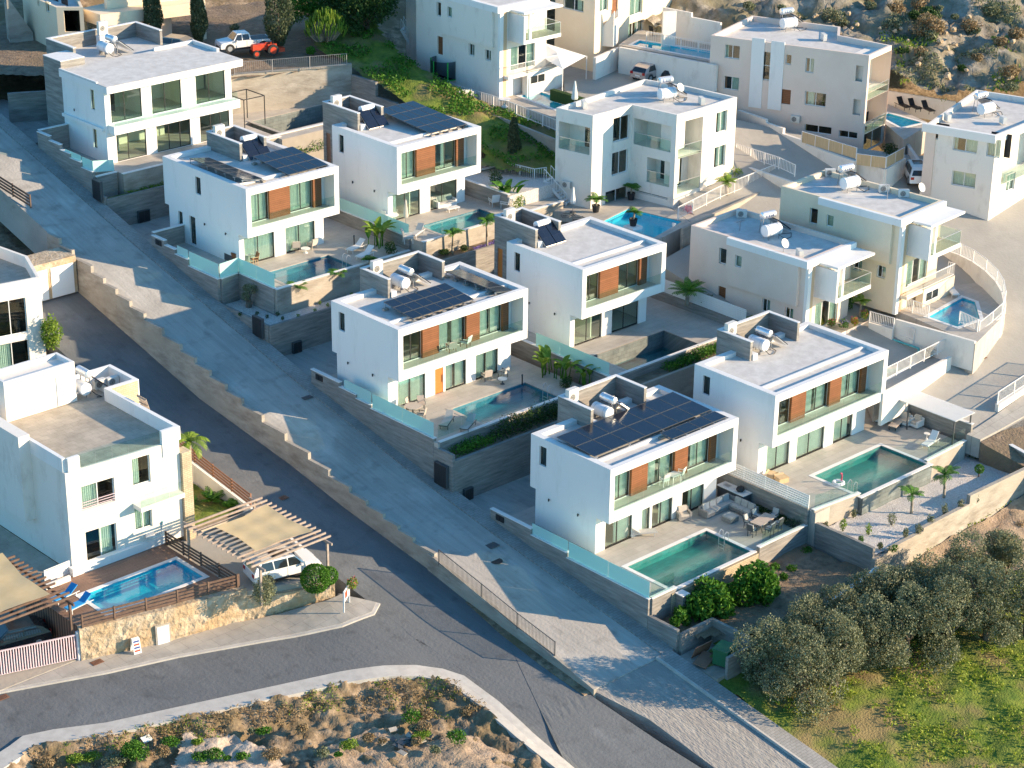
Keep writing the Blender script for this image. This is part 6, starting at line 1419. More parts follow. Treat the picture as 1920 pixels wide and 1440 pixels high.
def cypress(x,y,z,h,r,label,n=7000,group='cypress trees'):
    e=empty('cypress_tree',(x,y,z),0,label,'cypress',group); t=rng.random(n); a=rng.random(n)*6.28
    rr=r*np.minimum(1,2.6*t+.35)*np.power(1-t,.42)*(.72+.34*rng.random(n)); rr*=1+.18*np.sin(a*3+t*9)
    leaf_mesh('crown',np.stack([np.cos(a)*rr,np.sin(a)*rr,.25+t*h],1),.26,M['leaf_cyp'],e,up=2.2,aspect=.4); trunk(e,[(0,0,-.3),(0,0,h*.5)],.18,.06); return e
# pixel placed (x,y pixel of the foot, known level)
def at_px(px,py,z): p=G(px,py,z); return p.x,p.y,z
zy=9.3
cypress(*at_px(288,78,zy),6.3,.95,'cypress behind the top villa, left of the beige car'); cypress(*at_px(374,82,zy),5.6,.85,'shorter cypress right of the beige car'); cypress(*at_px(523,88,zy),8.0,1.45,'largest cypress, behind the white pickup')
cypress(*at_px(963,322,2.8),4.6,.7,'thin dark cypress in the garden left of the apartment house',n=3000)
def euphorbia(x,y,z):
    e=empty('euphorbia_tree',(x,y,z),0,'candelabra-shaped euphorbia tree with yellow-green fingers','euphorbia tree'); m=MB(); t=MB(); t.tube((0,0,-.2),(0,0,1.1),.24,.18)
    for i in range(240):
        az=rng.random()*6.28; el=rng.random()**.5; rr=1.9*el; top=3.9-1.7*el*el+.35*rng.random(); b=(math.cos(az)*rr,math.sin(az)*rr,top-.75)
        if i%3==0: t.path([(0,0,1.0),(b[0]*.6,b[1]*.6,b[2]*.62),b],[.09,.07,.05],5)
        m.path([b,(b[0]*1.10,b[1]*1.10,top-.35),(b[0]*1.13,b[1]*1.13,top)],[.05,.065,.03],5)
    t.build('trunk',M['palmbark'],e); m.build('fingers',M['leaf_bright'],e)
euphorbia(*at_px(612,96,zy-.6))
olive(*at_px(690,90,zy-1.2),7.5,4.3,'big dark broad-leaved tree at the top, left of the white top house',n=16000,mt='leaf_dark',group=None,size=.26,cat='tree',name='broadleaf_tree',k=16)
olive(*at_px(585,45,zy),4.5,3.5,'bright green bushy tree at the top behind the euphorbia',n=6000,mt='leaf_green',group=None,size=.22,cat='tree',name='broadleaf_tree',k=9)
def bare(x,y,z,h,label):
    e=empty('bare_tree',(x,y,z),0,label,'tree'); m=MB()
    def br(p,d,L,r,k):
        q=p+d*L; m.tube(p,q,r,r*.6,5,cap=False)
        if k: 
            for i in range(3): br(q,(d+Vector((rng.normal()*.5,rng.normal()*.5,.25+rng.normal()*.2))).normalized(),L*.72,r*.6,k-1)
    br(Vector((0,0,-.1)),Z3,h*.3,.11,4); m.build('branches',M['palmbark'],e)
bare(*at_px(245,72,zy),3.4,'leafless pale tree in front of the top-left house')
shrub(*at_px(175,75,zy),.9,2.2,'sparse olive-green shrub by the pillar of the top-left house',n=700,mt='leaf_olive')
# green slope between the terraces
zs=lambda x,y: max(TT(x,y)+.1,3.4)-.5*max(0,min(1,(x-32)/3))
SL=[H2(a,b,zs) for a,b in [(600,110),(655,125),(690,150),(700,215),(830,250),(900,330),(960,340),(1035,345),(1045,262),(930,215),(780,155),(700,60),(640,20),(560,60)]]
GS=[(28.1,43),(28.1,61),(27.8,66),(33,74),(37,70),(33.6,60.8),(33.6,55.2),(35.0,49.2),(36.6,42.5),(36.6,37),(31,36),(26,42)]
patch('green_slope',GS,zs,M['grass'],res=.35,amp=.25)
n=15000; x=rng.uniform(28,39,n); y=rng.uniform(36,66,n); C=[]
for a,b in zip(x,y):
    if MN.noise(Vector((a*.35,b*.35,2)))>-.05 and inside(a,b,GS): C.append((a,b,zs(a,b)+.15+.3*rng.random()))
leaf_mesh('ground_cover',np.array(C),.27,M['leaf_green'],kind='stuff',label='green climbing ground cover on the slope below the white top house')
def hedge(label,x0,y0,x1,y1,z,h,n,mt='leaf_green',size=.16,name='hedge',cat='hedge',group=None,w=.5):
    e=empty(name,(x0,y0,z),0,label,cat,group); t=rng.random(n); L=math.hypot(x1-x0,y1-y0); nn=np.array([MN.noise(Vector((a*L*.9,h,1))) for a in t]); 
    C=np.stack([(x1-x0)*t+rng.uniform(-w,w,n),(y1-y0)*t+rng.uniform(-w,w,n),rng.random(n)*h*(.75+.7*nn)],1); leaf_mesh('foliage',C,size,M[mt],e); m=MB()
    for i in range(int(L/1.2)+1): q=i*1.2/max(L,.1); m.tube(((x1-x0)*q,(y1-y0)*q,-.05),((x1-x0)*q,(y1-y0)*q,h*.5),.03,.02,5)
    m.build('stem',M['bark'],e); return e
hedge('ivy-green hedge on the planter in front of the drained pool',18.5,12.3,27.2,12.3,Z(V4,-.55),.75,3200)
hedge('low green hedge in the bed behind the roof with the sloping collectors',15.8,56.1,27,56.1,V1[2]-8.4,.9,3000,w=.8)
hedge('grass and shrubs in the bed below the glass terrace of the top villa',.5,56.1,8,56.1,V1[2]-8.5,.6,1300,w=.35,mt='leaf_bright')
hedge('dark shrubs behind the dark blue pool of the orange-door villa',2.5,13.8,13.0,13.8,Z(V3,-.95),1.35,3600,mt='leaf_dark')
hedge('green shrubs with pale blossoms at the left end of the orange-door planter',-1.2,13.8,2.2,13.8,Z(V3,-.95),.9,1200,mt='leaf_green')
hedge('purple-flowering low border under the palms by the teal pool',18,33.4,24.5,33.4,Z(V5,-1.35),.35,900,mt='flowerp',size=.12,w=.15)
hedge('low shrubs at the foot of the right wall of the gravel garden',31.2,-5.2,32.7,-10.8,Z(V7,-1.4),1.1,1500,w=.25)
hedge('dark ground shrubs behind the outdoor dining table',12.95,-1.6,12.95,-5.2,Z(V6,0.02),.55,1100,mt='leaf_dark',w=.28)
hedge('creeping green plants over the rockery at the apartment house garden',17,40,23.8,40,Z(V5,1.2),.5,10,mt='leaf_dark') if False else None
# fig bushes beside the nearest pool
olive(2.2,-7.6,-9.6,2.6,1.9,'bright green fig bush against the brown tiled pool wall',n=3600,mt='leaf_green',group='fig bushes below the nearest pool',size=.30,cat='fig bush',name='fig_bush',k=8)
olive(5.6,-8.0,-9.4,2.6,2.1,'larger fig bush between the pool wall and the brown soil plot',n=4400,mt='leaf_green',group='fig bushes below the nearest pool',size=.30,cat='fig bush',name='fig_bush',k=8)
olive(-.6,-7.2,-9.7,1.8,.8,'small fig bush at the wall by the road',n=900,mt='leaf_green',group='fig bushes below the nearest pool',size=.26,cat='fig bush',name='fig_bush',k=4)
for k,(x,y,r,lb) in enumerate(((9.3,-6.6,.5,'small green weed clump at the top left of the brown soil plot'),(9.9,-7.6,.45,'small green weed clump in the middle of the brown soil plot'),(8.6,-7.9,.4,'small weed clump beside the larger fig bush'),(12.6,-6.6,.5,'dark weed clump in the far corner of the brown soil plot'))): shrub(x,y,-8.75,r,.5,lb,n=350,group='weed clumps on the brown soil plot')
# gravel garden plants
zv=Z(V7,-1.33)
palm(*at_px(1770,933,zv),1.75,1.15,'taller young palm in the gravel garden',nf=10); palm(*at_px(1709,962,zv),1.45,1.1,'shorter young palm in the gravel garden, left of the taller one',nf=9)
ball(*at_px(1835,893,zv),.34,'small round clipped bush in the gravel garden',n=600,st=.25)
gl=[(1530,985,.5,1.0,'leaf_bright'),(1580,995,.35,.9,'leaf_bright'),(1628,1002,.3,.8,'leaf_bright'),(1672,985,.45,1.0,'leaf_olive'),(1600,970,.3,.7,'leaf_olive'),(1566,965,.25,.5,'leaf_green'),(1650,1030,.3,.6,'leaf_olive'),(1674,1034,.35,.5,'leaf_green'),(1697,1008,.3,.8,'leaf_olive'),(1722,1000,.35,.8,'leaf_olive'),(1745,985,.3,.9,'leaf_olive'),(1770,965,.35,.9,'leaf_olive'),(1800,955,.3,.8,'leaf_olive'),(1830,945,.3,.8,'leaf_dark'),(1855,925,.3,.8,'leaf_dark'),(1880,912,.3,.8,'leaf_dark'),(1624,948,.3,.5,'leaf_green'),(1530,975,.25,.5,'leaf_green'),(1548,990,.25,.6,'leaf_olive'),(1612,1020,.3,.6,'leaf_green')]
for i,(a,b,r,h,mt_) in enumerate(gl): shrub(*at_px(a,b,zv),r,h,'young leafy shrub planted in the white gravel of the walled garden',mt=mt_,n=220,size=.12,group='young shrubs in the gravel garden')
# V2 planter
zp=Z(V2,-2.0)
olive(*at_px(466,575,zp),1.9,.75,'small grey olive tree in the white gravel planter by the road',n=900,group=None,size=.12,k=5)
palm(*at_px(561,577,zp),1.7,.95,'young palm at the left in the gravel planter, shadow on the sunlit wall'); palm(*at_px(632,556,zp),1.8,.95,'young palm at the right in the gravel planter')
palm(*at_px(694,510,Z(V2,-.6)),1.0,.7,'small palm at the corner near the two white loungers')
for k,(a,b) in enumerate(((482,590),(500,596),(520,592),(450,592),(505,580),(530,600),(560,595),(590,585),(615,575),(660,555),(600,570),(645,545))): shrub(*at_px(a,b,zp),.22,.3,'tiny dark plant dotted in the white gravel planter of the two-lounger villa',n=70,size=.1,mt='leaf_dark' if k<6 else 'leaf_bright',group='tiny plants in the gravel planter')
banana(*at_px(712,462,Z(V2)),2.2,'banana clump beside the two white loungers',n=13)
shrub(*at_px(733,475,Z(V2)),.7,1.0,'round shrub right of the banana clump by the loungers',n=500,mt='leaf_dark')
# V4/V5 planter
zp=Z(V5,-1.35)
palm(*at_px(848,475,zp),1.6,1.0,'young palm at the left in the planter under the teal pool'); palm(*at_px(913,462,zp),2.2,1.0,'taller young palm at the right in the planter under the teal pool')
shrub(*at_px(835,478,zp),.6,.5,'dark low shrub under the left palm',n=400,mt='leaf_dark'); shrub(*at_px(870,470,zp),.5,.5,'dark low shrub between the two palms',n=350,mt='leaf_dark')
# orange door terrace plants
banana(*at_px(1026,700,Z(V3)),2.0,'strelitzia nearest the orange-door pool steps',n=11); banana(*at_px(1055,712,Z(V3)),1.9,'bright banana plant in the middle of the three by the wall',n=10); banana(*at_px(1092,722,Z(V3)),1.7,'banana plant at the right end of the three by the wall',n=9)
shrub(*at_px(1063,725,Z(V3)),.6,.8,'dark bush under the three banana plants',n=420,mt='leaf_dark')
# rattan terrace back corner
banana(*at_px(955,385,Z(V5)),2.3,'tall leafy clump in the corner behind the two tub chairs',n=12,mt='leaf_green'); shrub(*at_px(975,395,Z(V5)),.6,1.3,'bright green shrub right of the tub chairs',mt='leaf_bright',n=500)
shrub(*at_px(932,345,Z(V5,1.2)),.8,1.3,'dark bush on the white gravel planter',n=600,mt='leaf_dark'); shrub(*at_px(995,312,3.0),.8,1.4,'dark ornamental tree in the round bed left of the apartment house',n=500,mt='leaf_dark')
# apartment plants
palm(*at_px(1183,374,1.8),1.0,.9,'potted palm in the corner of the apartment house terrace',nf=13,group='potted palms at the apartment house',pot=1,mt='leaf_green'); palm(*at_px(1117,397,1.8),1.0,1.0,'potted palm at the left corner of the apartment house',nf=13,group='potted palms at the apartment house',pot=1)
palm(*at_px(1187,423,1.9),1.1,.8,'palm growing from the white pot at the edge of the bright blue infinity pool',nf=9,group='potted palms at the apartment house',pot=1)
palm(*at_px(1362,388,1.2),2.2,1.1,'palm behind the railing right of the apartment house',nf=13,mt='leaf_bright',tr=.2,group=None)
shrub(*at_px(1382,340,2.4),.7,1.6,'bright bush at the right corner of the apartment house',mt='leaf_bright',n=500); shrub(*at_px(1290,400,1.8),.6,.7,'pink-leaved plant by the apartment terrace table',mt='flower',n=250)
# garden between the drained pool and the beige sister house
patch('garden',[(27.65,12.3),(29.2,12.3),(28.3,20),(27.8,30),(24.6,30),(27.6,27)],lambda x,y:-1.6,M['grass'],res=.3,amp=.1)
patch('garden',[(23.5,28),(30.5,22),(33,27),(28,33),(24,33)],lambda x,y:-.6,M['grass'],res=.4,amp=.15)
palm(*at_px(1288,568,-1.4),.9,1.5,'bushy fan palm behind the white slatted fence',nf=20,group=None,dr=1.1,tr=.15)
shrub(*at_px(1325,572,-1.5),.6,1.0,'dark bush beside the brown side door',mt='leaf_dark',n=500); shrub(*at_px(1262,520,-1.0),.9,1.2,'dark shrub behind the drained-pool terrace wall',mt='leaf_dark',n=700); shrub(*at_px(1270,450,-.2),.8,1.3,'dark shrub below the end of the bright blue infinity pool',mt='leaf_dark',n=600)
# flower terrace of the beige sister house
for k,(a,b,mt_,fl,h,lb) in enumerate(((1538,610,'leaf_yel',None,.6,'yellow-leaved pot plant at the left end of the flower terrace'),(1560,612,'leaf_green','flower',.6,'green pot plant with few red flowers on the flower terrace'),(1582,614,'leaf_green','flowerp',.7,'violet-flowering pot plant in the middle of the flower terrace'),(1603,610,'leaf_yel','flower',.7,'pink-flowering bush on the flower terrace'),(1622,600,'leaf_bright','flower',.9,'tall red-flowering bush at the right end of the flower terrace'),(1572,592,'leaf_dark',None,1.2,'dark tall pot plant behind the violet flowers'),(1590,585,'leaf_green',None,1.5,'leafy green pot plant under the beige balcony'))):
    shrub(*at_px(a,b,-2.0),.45,h,lb,mt=mt_,n=420,size=.12,flowers=fl,group='pot plants on the flower terrace',cat='pot plant',name='pot_plant')
palm(*at_px(1612,592,-1.9),1.2,.9,'small palm among the flower pots',nf=10,group=None,mt='leaf_bright')
shrub(*at_px(1740,668,-3.3),.6,.9,'dark bush at the end of the small teal pool',mt='leaf_dark',n=500)
shrub(*at_px(1668,290,3.5),.9,1.1,'dark feathery shrub behind the bamboo screens',mt='leaf_dark',n=900)
# left plot
zk=-6.5
palm(*at_px(357,915,-6.4),3.5,1.7,'tall bright palm beside the shaded road at the left',nf=14,mt='leaf_bright',tr=.14,group=None,dr=2.2)
for (a,b,r,h,lb) in ((355,945,.6,.9,'strap-leaved plant at the foot of the tall palm'),(398,940,.8,1.0,'agave-like bush on the lawn'),(433,950,.5,.8,'small shrub by the pergola end of the lawn')): palm(*at_px(a,b,-6.4),.1,r*1.2,lb,nf=16,group='low plants on the lawn by the tall palm',dr=.8,tr=.08)
ball(*at_px(592,1112,-7.0),.95,'big clipped round green bush behind the low stone wall',n=5000,st=.1); ball(*at_px(617,1100,-7.0),.6,'smaller round bush right of the big clipped one',n=2000,st=.2)
shrub(*at_px(497,1130,-7.0),1.0,2.1,'tall oleander-like shrub in front of the white car',mt='leaf_olive',n=2200,k=6)
shrub(*at_px(662,1105,-7.2),.6,.9,'orange-red flowering plant beside the junction sign',mt='leaf_bright',flowers='flower',n=400)
shrub(*at_px(97,655,-1.9),1.0,2.8,'yellow-green tall shrub beside the left edge house',mt='leaf_bright',n=1500,k=6,size=.2)
# weeds on the lower bank
zb2=lambda x,y: za(x,y)-.4
for k in range(46):
    px=rng.uniform(60,880); py=1440-(px-60)*.17+rng.uniform(0,70)+ (0 if px<600 else 30)
    if py>1436: continue
    q=hit(px,py,zb2); r=rng.uniform(.22,.75); shrub(q.x,q.y,q.z+.05,r*1.2,r*rng.uniform(.5,.9),'wild scrubby weed on the rubble bank at the bottom of the picture',mt=['leaf_green','leaf_dry','leaf_olive','leaf_bright','leaf_dry'][k%5],n=int(700*r+150),size=.13,group='weeds on the rubble bank',cat='weed',name='weed')
shrub(*tuple(hit(255,1425,zb2)),1.0,1.2,'bright green bush at the bottom edge of the rubble bank',mt='leaf_green',n=1800)
# hillside upper right
TH=lambda x,y: TT(x,y)+1.0+max(0,(x-62))*.12
patch('rubble_hillside',[(60,44),(66,37),(68,30),(68.5,24),(90,15),(150,10),(150,110),(60,110),(50,62),(58,50)],TH,M['hill'],res=.5,amp=1.6,fs=.17)
patch('gravel_lot',[(52,66),(62,60),(85,48),(120,40),(120,110),(45,110)],lambda x,y: TT(x,y)+1.6,M['oldconc'],res=1.0,amp=.05) if False else None
for k in range(60):
    px=rng.uniform(1390,1915); py=rng.uniform(4,175)
    if py>30+(px-1400)*.30 or (px<1660 and py>38): continue
    q=hit(px,py,TH); r=rng.uniform(.5,1.4); zz_=TH(q.x,q.y)+1.5*MN.fractal(Vector((q.x*.16,q.y*.16,3.3)),.9,2.1,5)
    shrub(q.x,q.y,zz_-.1,r,r*rng.uniform(.8,1.2),'wild shrub growing on the rubble hillside at the upper right',mt=['leaf_olive','leaf_dark','leaf_dry','leaf_dry','leaf_olive'][k%5],n=int(400*r+150),size=.24,group='wild shrubs on the rubble hillside',cat='wild shrub',name='wild_shrub')
# stones
def stones(name,px,n,sz,mt,zf,label,box=None,group=None,off=0):
    for k in range(n):
        a,b=px(k); q=hit(a,b,zf); s=sz*(.5+rng.random()); m=MB(); m.lathe([(0,-.5*s),(.45*s,-.35*s),(.6*s,0),(.4*s,.35*s),(0,.45*s)],k=6)
        m.v=[(v[0]*(1+.3*rng.normal()),v[1]*(1+.3*rng.normal()),v[2]) for v in m.v]; m.build(name,M[mt],label=label,cat='rock',group=group,loc=(q.x,q.y,q.z+s*.2+off))
stones('rock',lambda k:(rng.uniform(520,900),rng.uniform(1370,1438)),14,.20,'stone',lambda x,y: za(x,y)-.75,'loose broken rock lying on the rubble bank',group='rocks on the rubble bank')
stones('rock',lambda k:(rng.uniform(1440,1900),rng.uniform(30,170)),60,.42,'stone',TH,'loose grey boulder on the rubble hillside',group='boulders on the rubble hillside',off=.4)
# grass tufts on the field
n=52000; X=rng.uniform(-1,36,n); Y=rng.uniform(-40,-11,n); C=[]
for a,b in zip(X,Y):
    if inside(a,b,[(13.9,-11.5),(44,-11.5),(44,-18.5),(30,-17.8),(24,-17.2),(17,-15.5)]): continue
    if MN.noise(Vector((a*.28,b*.28,7)))+.5*MN.noise(Vector((a*1.3,b*1.3,3)))>-.04: C.append((a,b,zg(a,b)+.10+.2*rng.random()+.22*MN.fractal(Vector((a*.5,b*.5,3.3)),.9,2.1,5)))
leaf_mesh('wild_grass',np.array(C),.19,M['grassb'],kind='stuff',label='yellow-green wild grass on the field at the bottom right',up=1.0)

def stuff_on(name,label,poly_px,zf,n,thr,size,mt,fs,amp,pfs,seed,hgt=.22,up=1.0):
    W=[H2(a,b,zf) for a,b in poly_px]; xs=[p[0] for p in W]; ys=[p[1] for p in W]; C=[]
    for a,b in zip(rng.uniform(min(xs),max(xs),n),rng.uniform(min(ys),max(ys),n)):
        if MN.noise(Vector((a*fs,b*fs,seed)))+.4*MN.noise(Vector((a*fs*4,b*fs*4,seed)))>thr and inside(a,b,W): C.append((a,b,zf(a,b)+amp*MN.fractal(Vector((a*pfs,b*pfs,3.3)),.9,2.1,5)+.03+hgt*rng.random()))
    if C: leaf_mesh(name,np.array(C),size,M[mt],kind='stuff',label=label,up=up,aspect=.35)
BK=[(55,1408),(210,1376),(440,1326),(640,1284),(780,1270),(850,1282),(915,1330),(870,1350),(640,1330),(440,1385),(230,1438),(60,1440)]
stuff_on('dry_grass','straw-coloured dry grass along the edge of the rubble bank',BK,zd,30000,-.05,.20,'leaf_dry',.6,.42,.75,2)
stuff_on('green_weeds','low green weeds along the kerb of the rubble bank',BK,zd,26000,.16,.17,'leaf_bright',.5,.42,.75,8,.15)
HS=[(1390,20),(1500,32),(1640,75),(1675,150),(1790,205),(1915,160),(1915,4),(1400,4)]
stuff_on('scrub','low grey-green scrub covering the rubble hillside',HS,TH,22000,.18,.38,'leaf_olive',.16,1.6,.17,5,.35)
stuff_on('scrub','patches of brighter green scrub on the rubble hillside',HS,TH,12000,.34,.40,'leaf_bright',.2,1.6,.17,12,.3)
SB=[(-1.5,-11)]

stuff_on('dry_grass','dry grass on the bare earth beyond the long pale retaining wall',[(1660,1105),(1920,975),(1920,1040),(1700,1150)],zg,9000,.05,.2,'leaf_dry',.5,.3,.5,6)
# ---------------------------------------------------------------- furniture and small things
def T3(e,name,mb,mt,label=None): return mb.build(name,M[mt],e,label=label)
def chair(px,py,z,rz,label,fm='wmetal',sm='wmetal',arms=True,h=.85,s=1.0,group=None,cush=None,low=False):
    x,y,_=at_px(px,py,z) if not isinstance(px,tuple) else (*px,0)
    e=empty('chair',(x,y,z),R(rz),label,'chair',group); sh=(.34 if low else .44)*s; w=(.62 if low else .5)*s
    for i in (-1,1):
        for j in (-1,1): m=MB(); m.bar((i*w*.42,j*w*.42,0),(i*w*.40,j*w*.40,sh),.04); T3(e,'leg',m,fm)
    m=MB(); m.box(-w/2,-w/2,sh,w/2,w/2,sh+.05); T3(e,'seat',m,sm); m=MB(); m.cbox((0,w/2+.04,sh+.27*s),(w,.05,.52*s),rx=R(-14)); T3(e,'backrest',m,sm)
    if arms:
        for i in (-1,1): m=MB(); m.box(i*w/2-.02,-w/2,sh+.2,i*w/2+.02,w/2+.05,sh+.24); m.bar((i*w/2,-w*.42,sh),(i*w/2,-w*.42,sh+.2),.03); T3(e,'armrest',m,fm)
    if cush: m=MB(); m.box(-w*.44,-w*.46,sh+.05,w*.44,w*.44,sh+.15); m.cbox((0,w/2-.03,sh+.32*s),(w*.88,.10,.42*s),rx=R(-14)); T3(e,'cushion',m,cush)
    return e
def table(px,py,z,rz,label,L=1.6,W=.9,h=.73,top='wmetal',leg='wmetal',round_=False,cat='table',name='table'):
    x,y,_=at_px(px,py,z); e=empty(name,(x,y,z),R(rz),label,cat); m=MB()
    if round_: m.lathe([(0,h-.04),(L/2,h-.04),(L/2,h),(0,h)],k=18)
    else: m.box(-L/2,-W/2,h-.05,L/2,W/2,h)
    T3(e,'tabletop',m,top)
    if round_: 
        m=MB(); m.lathe([(L*.28,0),(L*.05,h*.3),(.03,h*.6),(L*.1,h-.04)],k=10); T3(e,'pedestal',m,leg)
    else:
        for i in (-1,1):
            for j in (-1,1): m=MB(); m.bar((i*(L/2-.15),j*(W/2-.1),0),(i*(L/2-.08),j*(W/2-.06),h-.05),.05); T3(e,'leg',m,leg)
    return e
def lounger(px,py,z,rz,label,fm='wmetal',sm='wmetal',group=None,back=35,towel=None):
    x,y,_=at_px(px,py,z); e=empty('sun_lounger',(x,y,z),R(rz),label,'sun lounger',group)
    for i in (-.75,.7):
        for j in (-1,1): m=MB(); m.bar((i,j*.27,0),(i,j*.27,.30),.04); T3(e,'leg',m,fm)
    m=MB(); m.box(-.95,-.31,.30,.95,-.27,.34); m.box(-.95,.27,.30,.95,.31,.34); m.box(-.95,-.27,.30,-.91,.27,.34); T3(e,'frame',m,fm)
    m=MB(); m.box(-.93,-.27,.345,.25,.27,.40); T3(e,'seat',m,towel or sm); a=R(back); m=MB(); m.cbox((.25+.36*math.cos(a),0,.37+.36*math.sin(a)),(.74,.54,.05),ry=-a); T3(e,'backrest',m,towel or sm)
    return e
def umbrella(px,py,z,h,label,mt='white',r=.22):
    x,y,_=at_px(px,py,z); e=empty('parasol',(x,y,z),0,label,'parasol'); m=MB(); m.tube((0,0,0),(0,0,h),.03); T3(e,'pole',m,'grey'); m=MB(); m.lathe([(.06,h),(r*.55,h*.75),(r,h*.42),(r*.9,h*.36),(.04,h*.4)],k=8); T3(e,'canopy',m,mt); m=MB(); m.lathe([(0,0),(.28,0),(.28,.06),(.05,.12)],k=12); T3(e,'base',m,'dgrey'); return e
def sofa(px,py,z,rz,label,L=2.0,fm='wicker',cm='cushion',n=2,arm=True,legs=False):
    x,y,_=at_px(px,py,z); e=empty('sofa',(x,y,z),R(rz),label,'sofa'); b=.12 if legs else .04
    m=MB(); m.box(-L/2,-.4,b,L/2,.42,.30); T3(e,'base',m,fm); m=MB(); m.box(-L/2,.30,.305,L/2,.42,.72); T3(e,'back',m,fm)
    if arm:
        for i in (-1,1): m=MB(); m.box(min(i*L/2,i*(L/2-.14)),-.4,.305,max(i*L/2,i*(L/2-.14)),.295,.58); T3(e,'armrest',m,fm)
    w=(L-.3)/n
    for i in range(n): m=MB(); m.box(-L/2+.15+w*i+.015,-.38,.31,-L/2+.15+w*(i+1)-.015,.28,.45); m.cbox((-L/2+.15+w*(i+.5),.22,.66),(w-.05,.16,.44),rx=R(-12)); T3(e,'cushion',m,cm)
    if legs:
        for i in (-1,1):
            for j in (-1,1): m=MB(); m.bar((i*L*.44,j*.34,0),(i*L*.42,j*.32,.13),.04); T3(e,'leg',m,'black')
    return e
zA=Z(V6)
# nearest villa terrace
def corner_sofa():
    x,y,_=at_px(1372,962,zA); x,y=9.3,1.35
    e=empty('corner_sofa',(10.85,-.75,zA),0,'L-shaped grey wicker corner sofa with grey cushions','sofa')
    m=MB(); m.box(-1.6,.35,.03,1.5,1.2,.3); m.box(.65,-1.6,.03,1.5,.349,.3); m.box(-1.6,1.05,.303,1.5,1.2,.7); m.box(1.35,-1.6,.303,1.5,1.049,.7); m.box(-1.6,.35,.303,-1.45,1.04,.56); T3(e,'frame',m,'wicker')
    for i in range(4): m=MB(); m.box(-1.43+.68*i,.37,.305,-.78+.68*i,1.0,.45); m.cbox((-1.1+.68*i,.97,.66),(.6,.15,.42),rx=R(-12)); T3(e,'cushion',m,'cushion')
    for i in range(3): m=MB(); m.box(.67,-1.45+.6*i,.305,1.3,-.88+.6*i,.45); m.cbox((1.27,-1.16+.6*i,.66),(.15,.55,.42),ry=R(12)); T3(e,'cushion',m,'cushion')
    return e
corner_sofa()
def ottoman(x,y): 
    e=empty('ottoman',(x,y,zA),0,'square grey wicker ottoman in front of the corner sofa','ottoman'); m=MB(); m.box(-.42,-.42,.03,.42,.42,.32); T3(e,'base',m,'wicker'); m=MB(); m.box(-.4,-.4,.322,.4,.4,.42); T3(e,'cushion',m,'cushion')
ottoman(10.35,-1.55)
sofa(1281,972,zA,-25,'single grey wicker armchair with a cushion, on its own by the glass doors',L=.95,n=1,cm='beigecush')
def dining(px,py,z,rz,label,lab2,top,leg,cm,n=3,L=2.0,fm='dgrey',sm='dgrey'):
    table(px,py,z,rz,label,L=L,W=.95,top=top,leg=leg); x,y,_=at_px(px,py,z); a=R(rz); c,s=math.cos(a),math.sin(a); pos=[]
    for i in range(n-1 if n>2 else n): 
        for j in (-1,1): pos.append((-.5+1.0*i if n==3 else 0,j*.85,0 if j>0 else 180))
    pos+= [(-L/2-.45,0,90),(L/2+.45,0,-90)]
    for k,(u,v,r) in enumerate(pos[:len(lab2)]): chair((x+c*u-s*v,y+s*u+c*v),0,z,rz+r,lab2[k],fm=fm,sm=sm,cush=cm,group='dining chairs')
dining(1418,985,zA,-38,'outdoor dining table with a pale wooden top beside the corner sofa',['dark dining chair at the near left of the pale wooden table','dark dining chair at the back left of the pale wooden table','dark dining chair at the near middle of the pale wooden table','dark dining chair at the back right of the pale wooden table','dark dining chair at the left end of the pale wooden table','dark dining chair at the right end of the pale wooden table'],'floor','dgrey','cushion') if False else None
M['ptop']=mat('pale_table_top',(.46,.38,.32),(.52,.44,.37),3,rough=.6)
def dset(cx,cy,z,rz,tl,cls,top='ptop',leg='dgrey',fm='dgrey',sm='dgrey',cush='cushion',L=1.9):
    e=empty('dining_table',(cx,cy,z),R(rz),tl,'table'); m=MB(); m.box(-L/2,-.47,.69,L/2,.47,.74); T3(e,'tabletop',m,top)
    for i in (-1,1): m=MB(); m.bar((i*L*.3,-.35,0),(i*L*.2,.0,.69),.06); m.bar((i*L*.3,.35,0),(i*L*.2,.0,.69),.06); T3(e,'leg',m,leg)
    a=R(rz); c,s=math.cos(a),math.sin(a)
    for k,(u,v,r) in enumerate(((-.5,-.85,180),(.5,-.85,180),(-.5,.85,0),(.5,.85,0),(-L/2-.4,0,90),(L/2+.4,0,-90))):
        if k<len(cls): chair((cx+c*u-s*v,cy+s*u+c*v),0,z,rz+r,cls[k],fm=fm,sm=sm,cush=cush)
dset(11.1,-3.85,zA,8,'outdoor dining table with a pale wooden top near the glass fence',['dark chair on the near left side of the pale wooden table','dark chair on the near right side of the pale wooden table','dark chair on the far left side of the pale wooden table','dark chair on the far right side of the pale wooden table','dark chair at the left end of the pale wooden table','dark chair at the right end of the pale wooden table'])
def kitchen():
    e=empty('outdoor_kitchen',(12.85,.35,zA),0,'dark outdoor kitchen counter with a pale top along the slatted fence','counter'); m=MB(); m.box(-.4,-1.2,0,.4,1.2,.86); T3(e,'cabinet',m,'dgrey'); m=MB(); m.box(-.45,-1.25,.862,.45,1.25,.92); T3(e,'countertop',m,'cap'); m=MB(); m.box(-.2,.4,.93,.2,.9,.94); T3(e,'sink',m,'alu')
    e=empty('kettle_grill',(12.85,-.2,zA+.925),0,'round black kettle grill on the outdoor kitchen counter','grill'); m=MB(); m.lathe([(0,0),(.22,.02),(.30,.12),(.31,.16),(.25,.30),(.1,.38),(0,.39)],k=16); T3(e,'bowl',m,'black'); m=MB(); m.tube((-.06,0,.42),(.06,0,.42),.02); T3(e,'handle',m,'black')
kitchen()
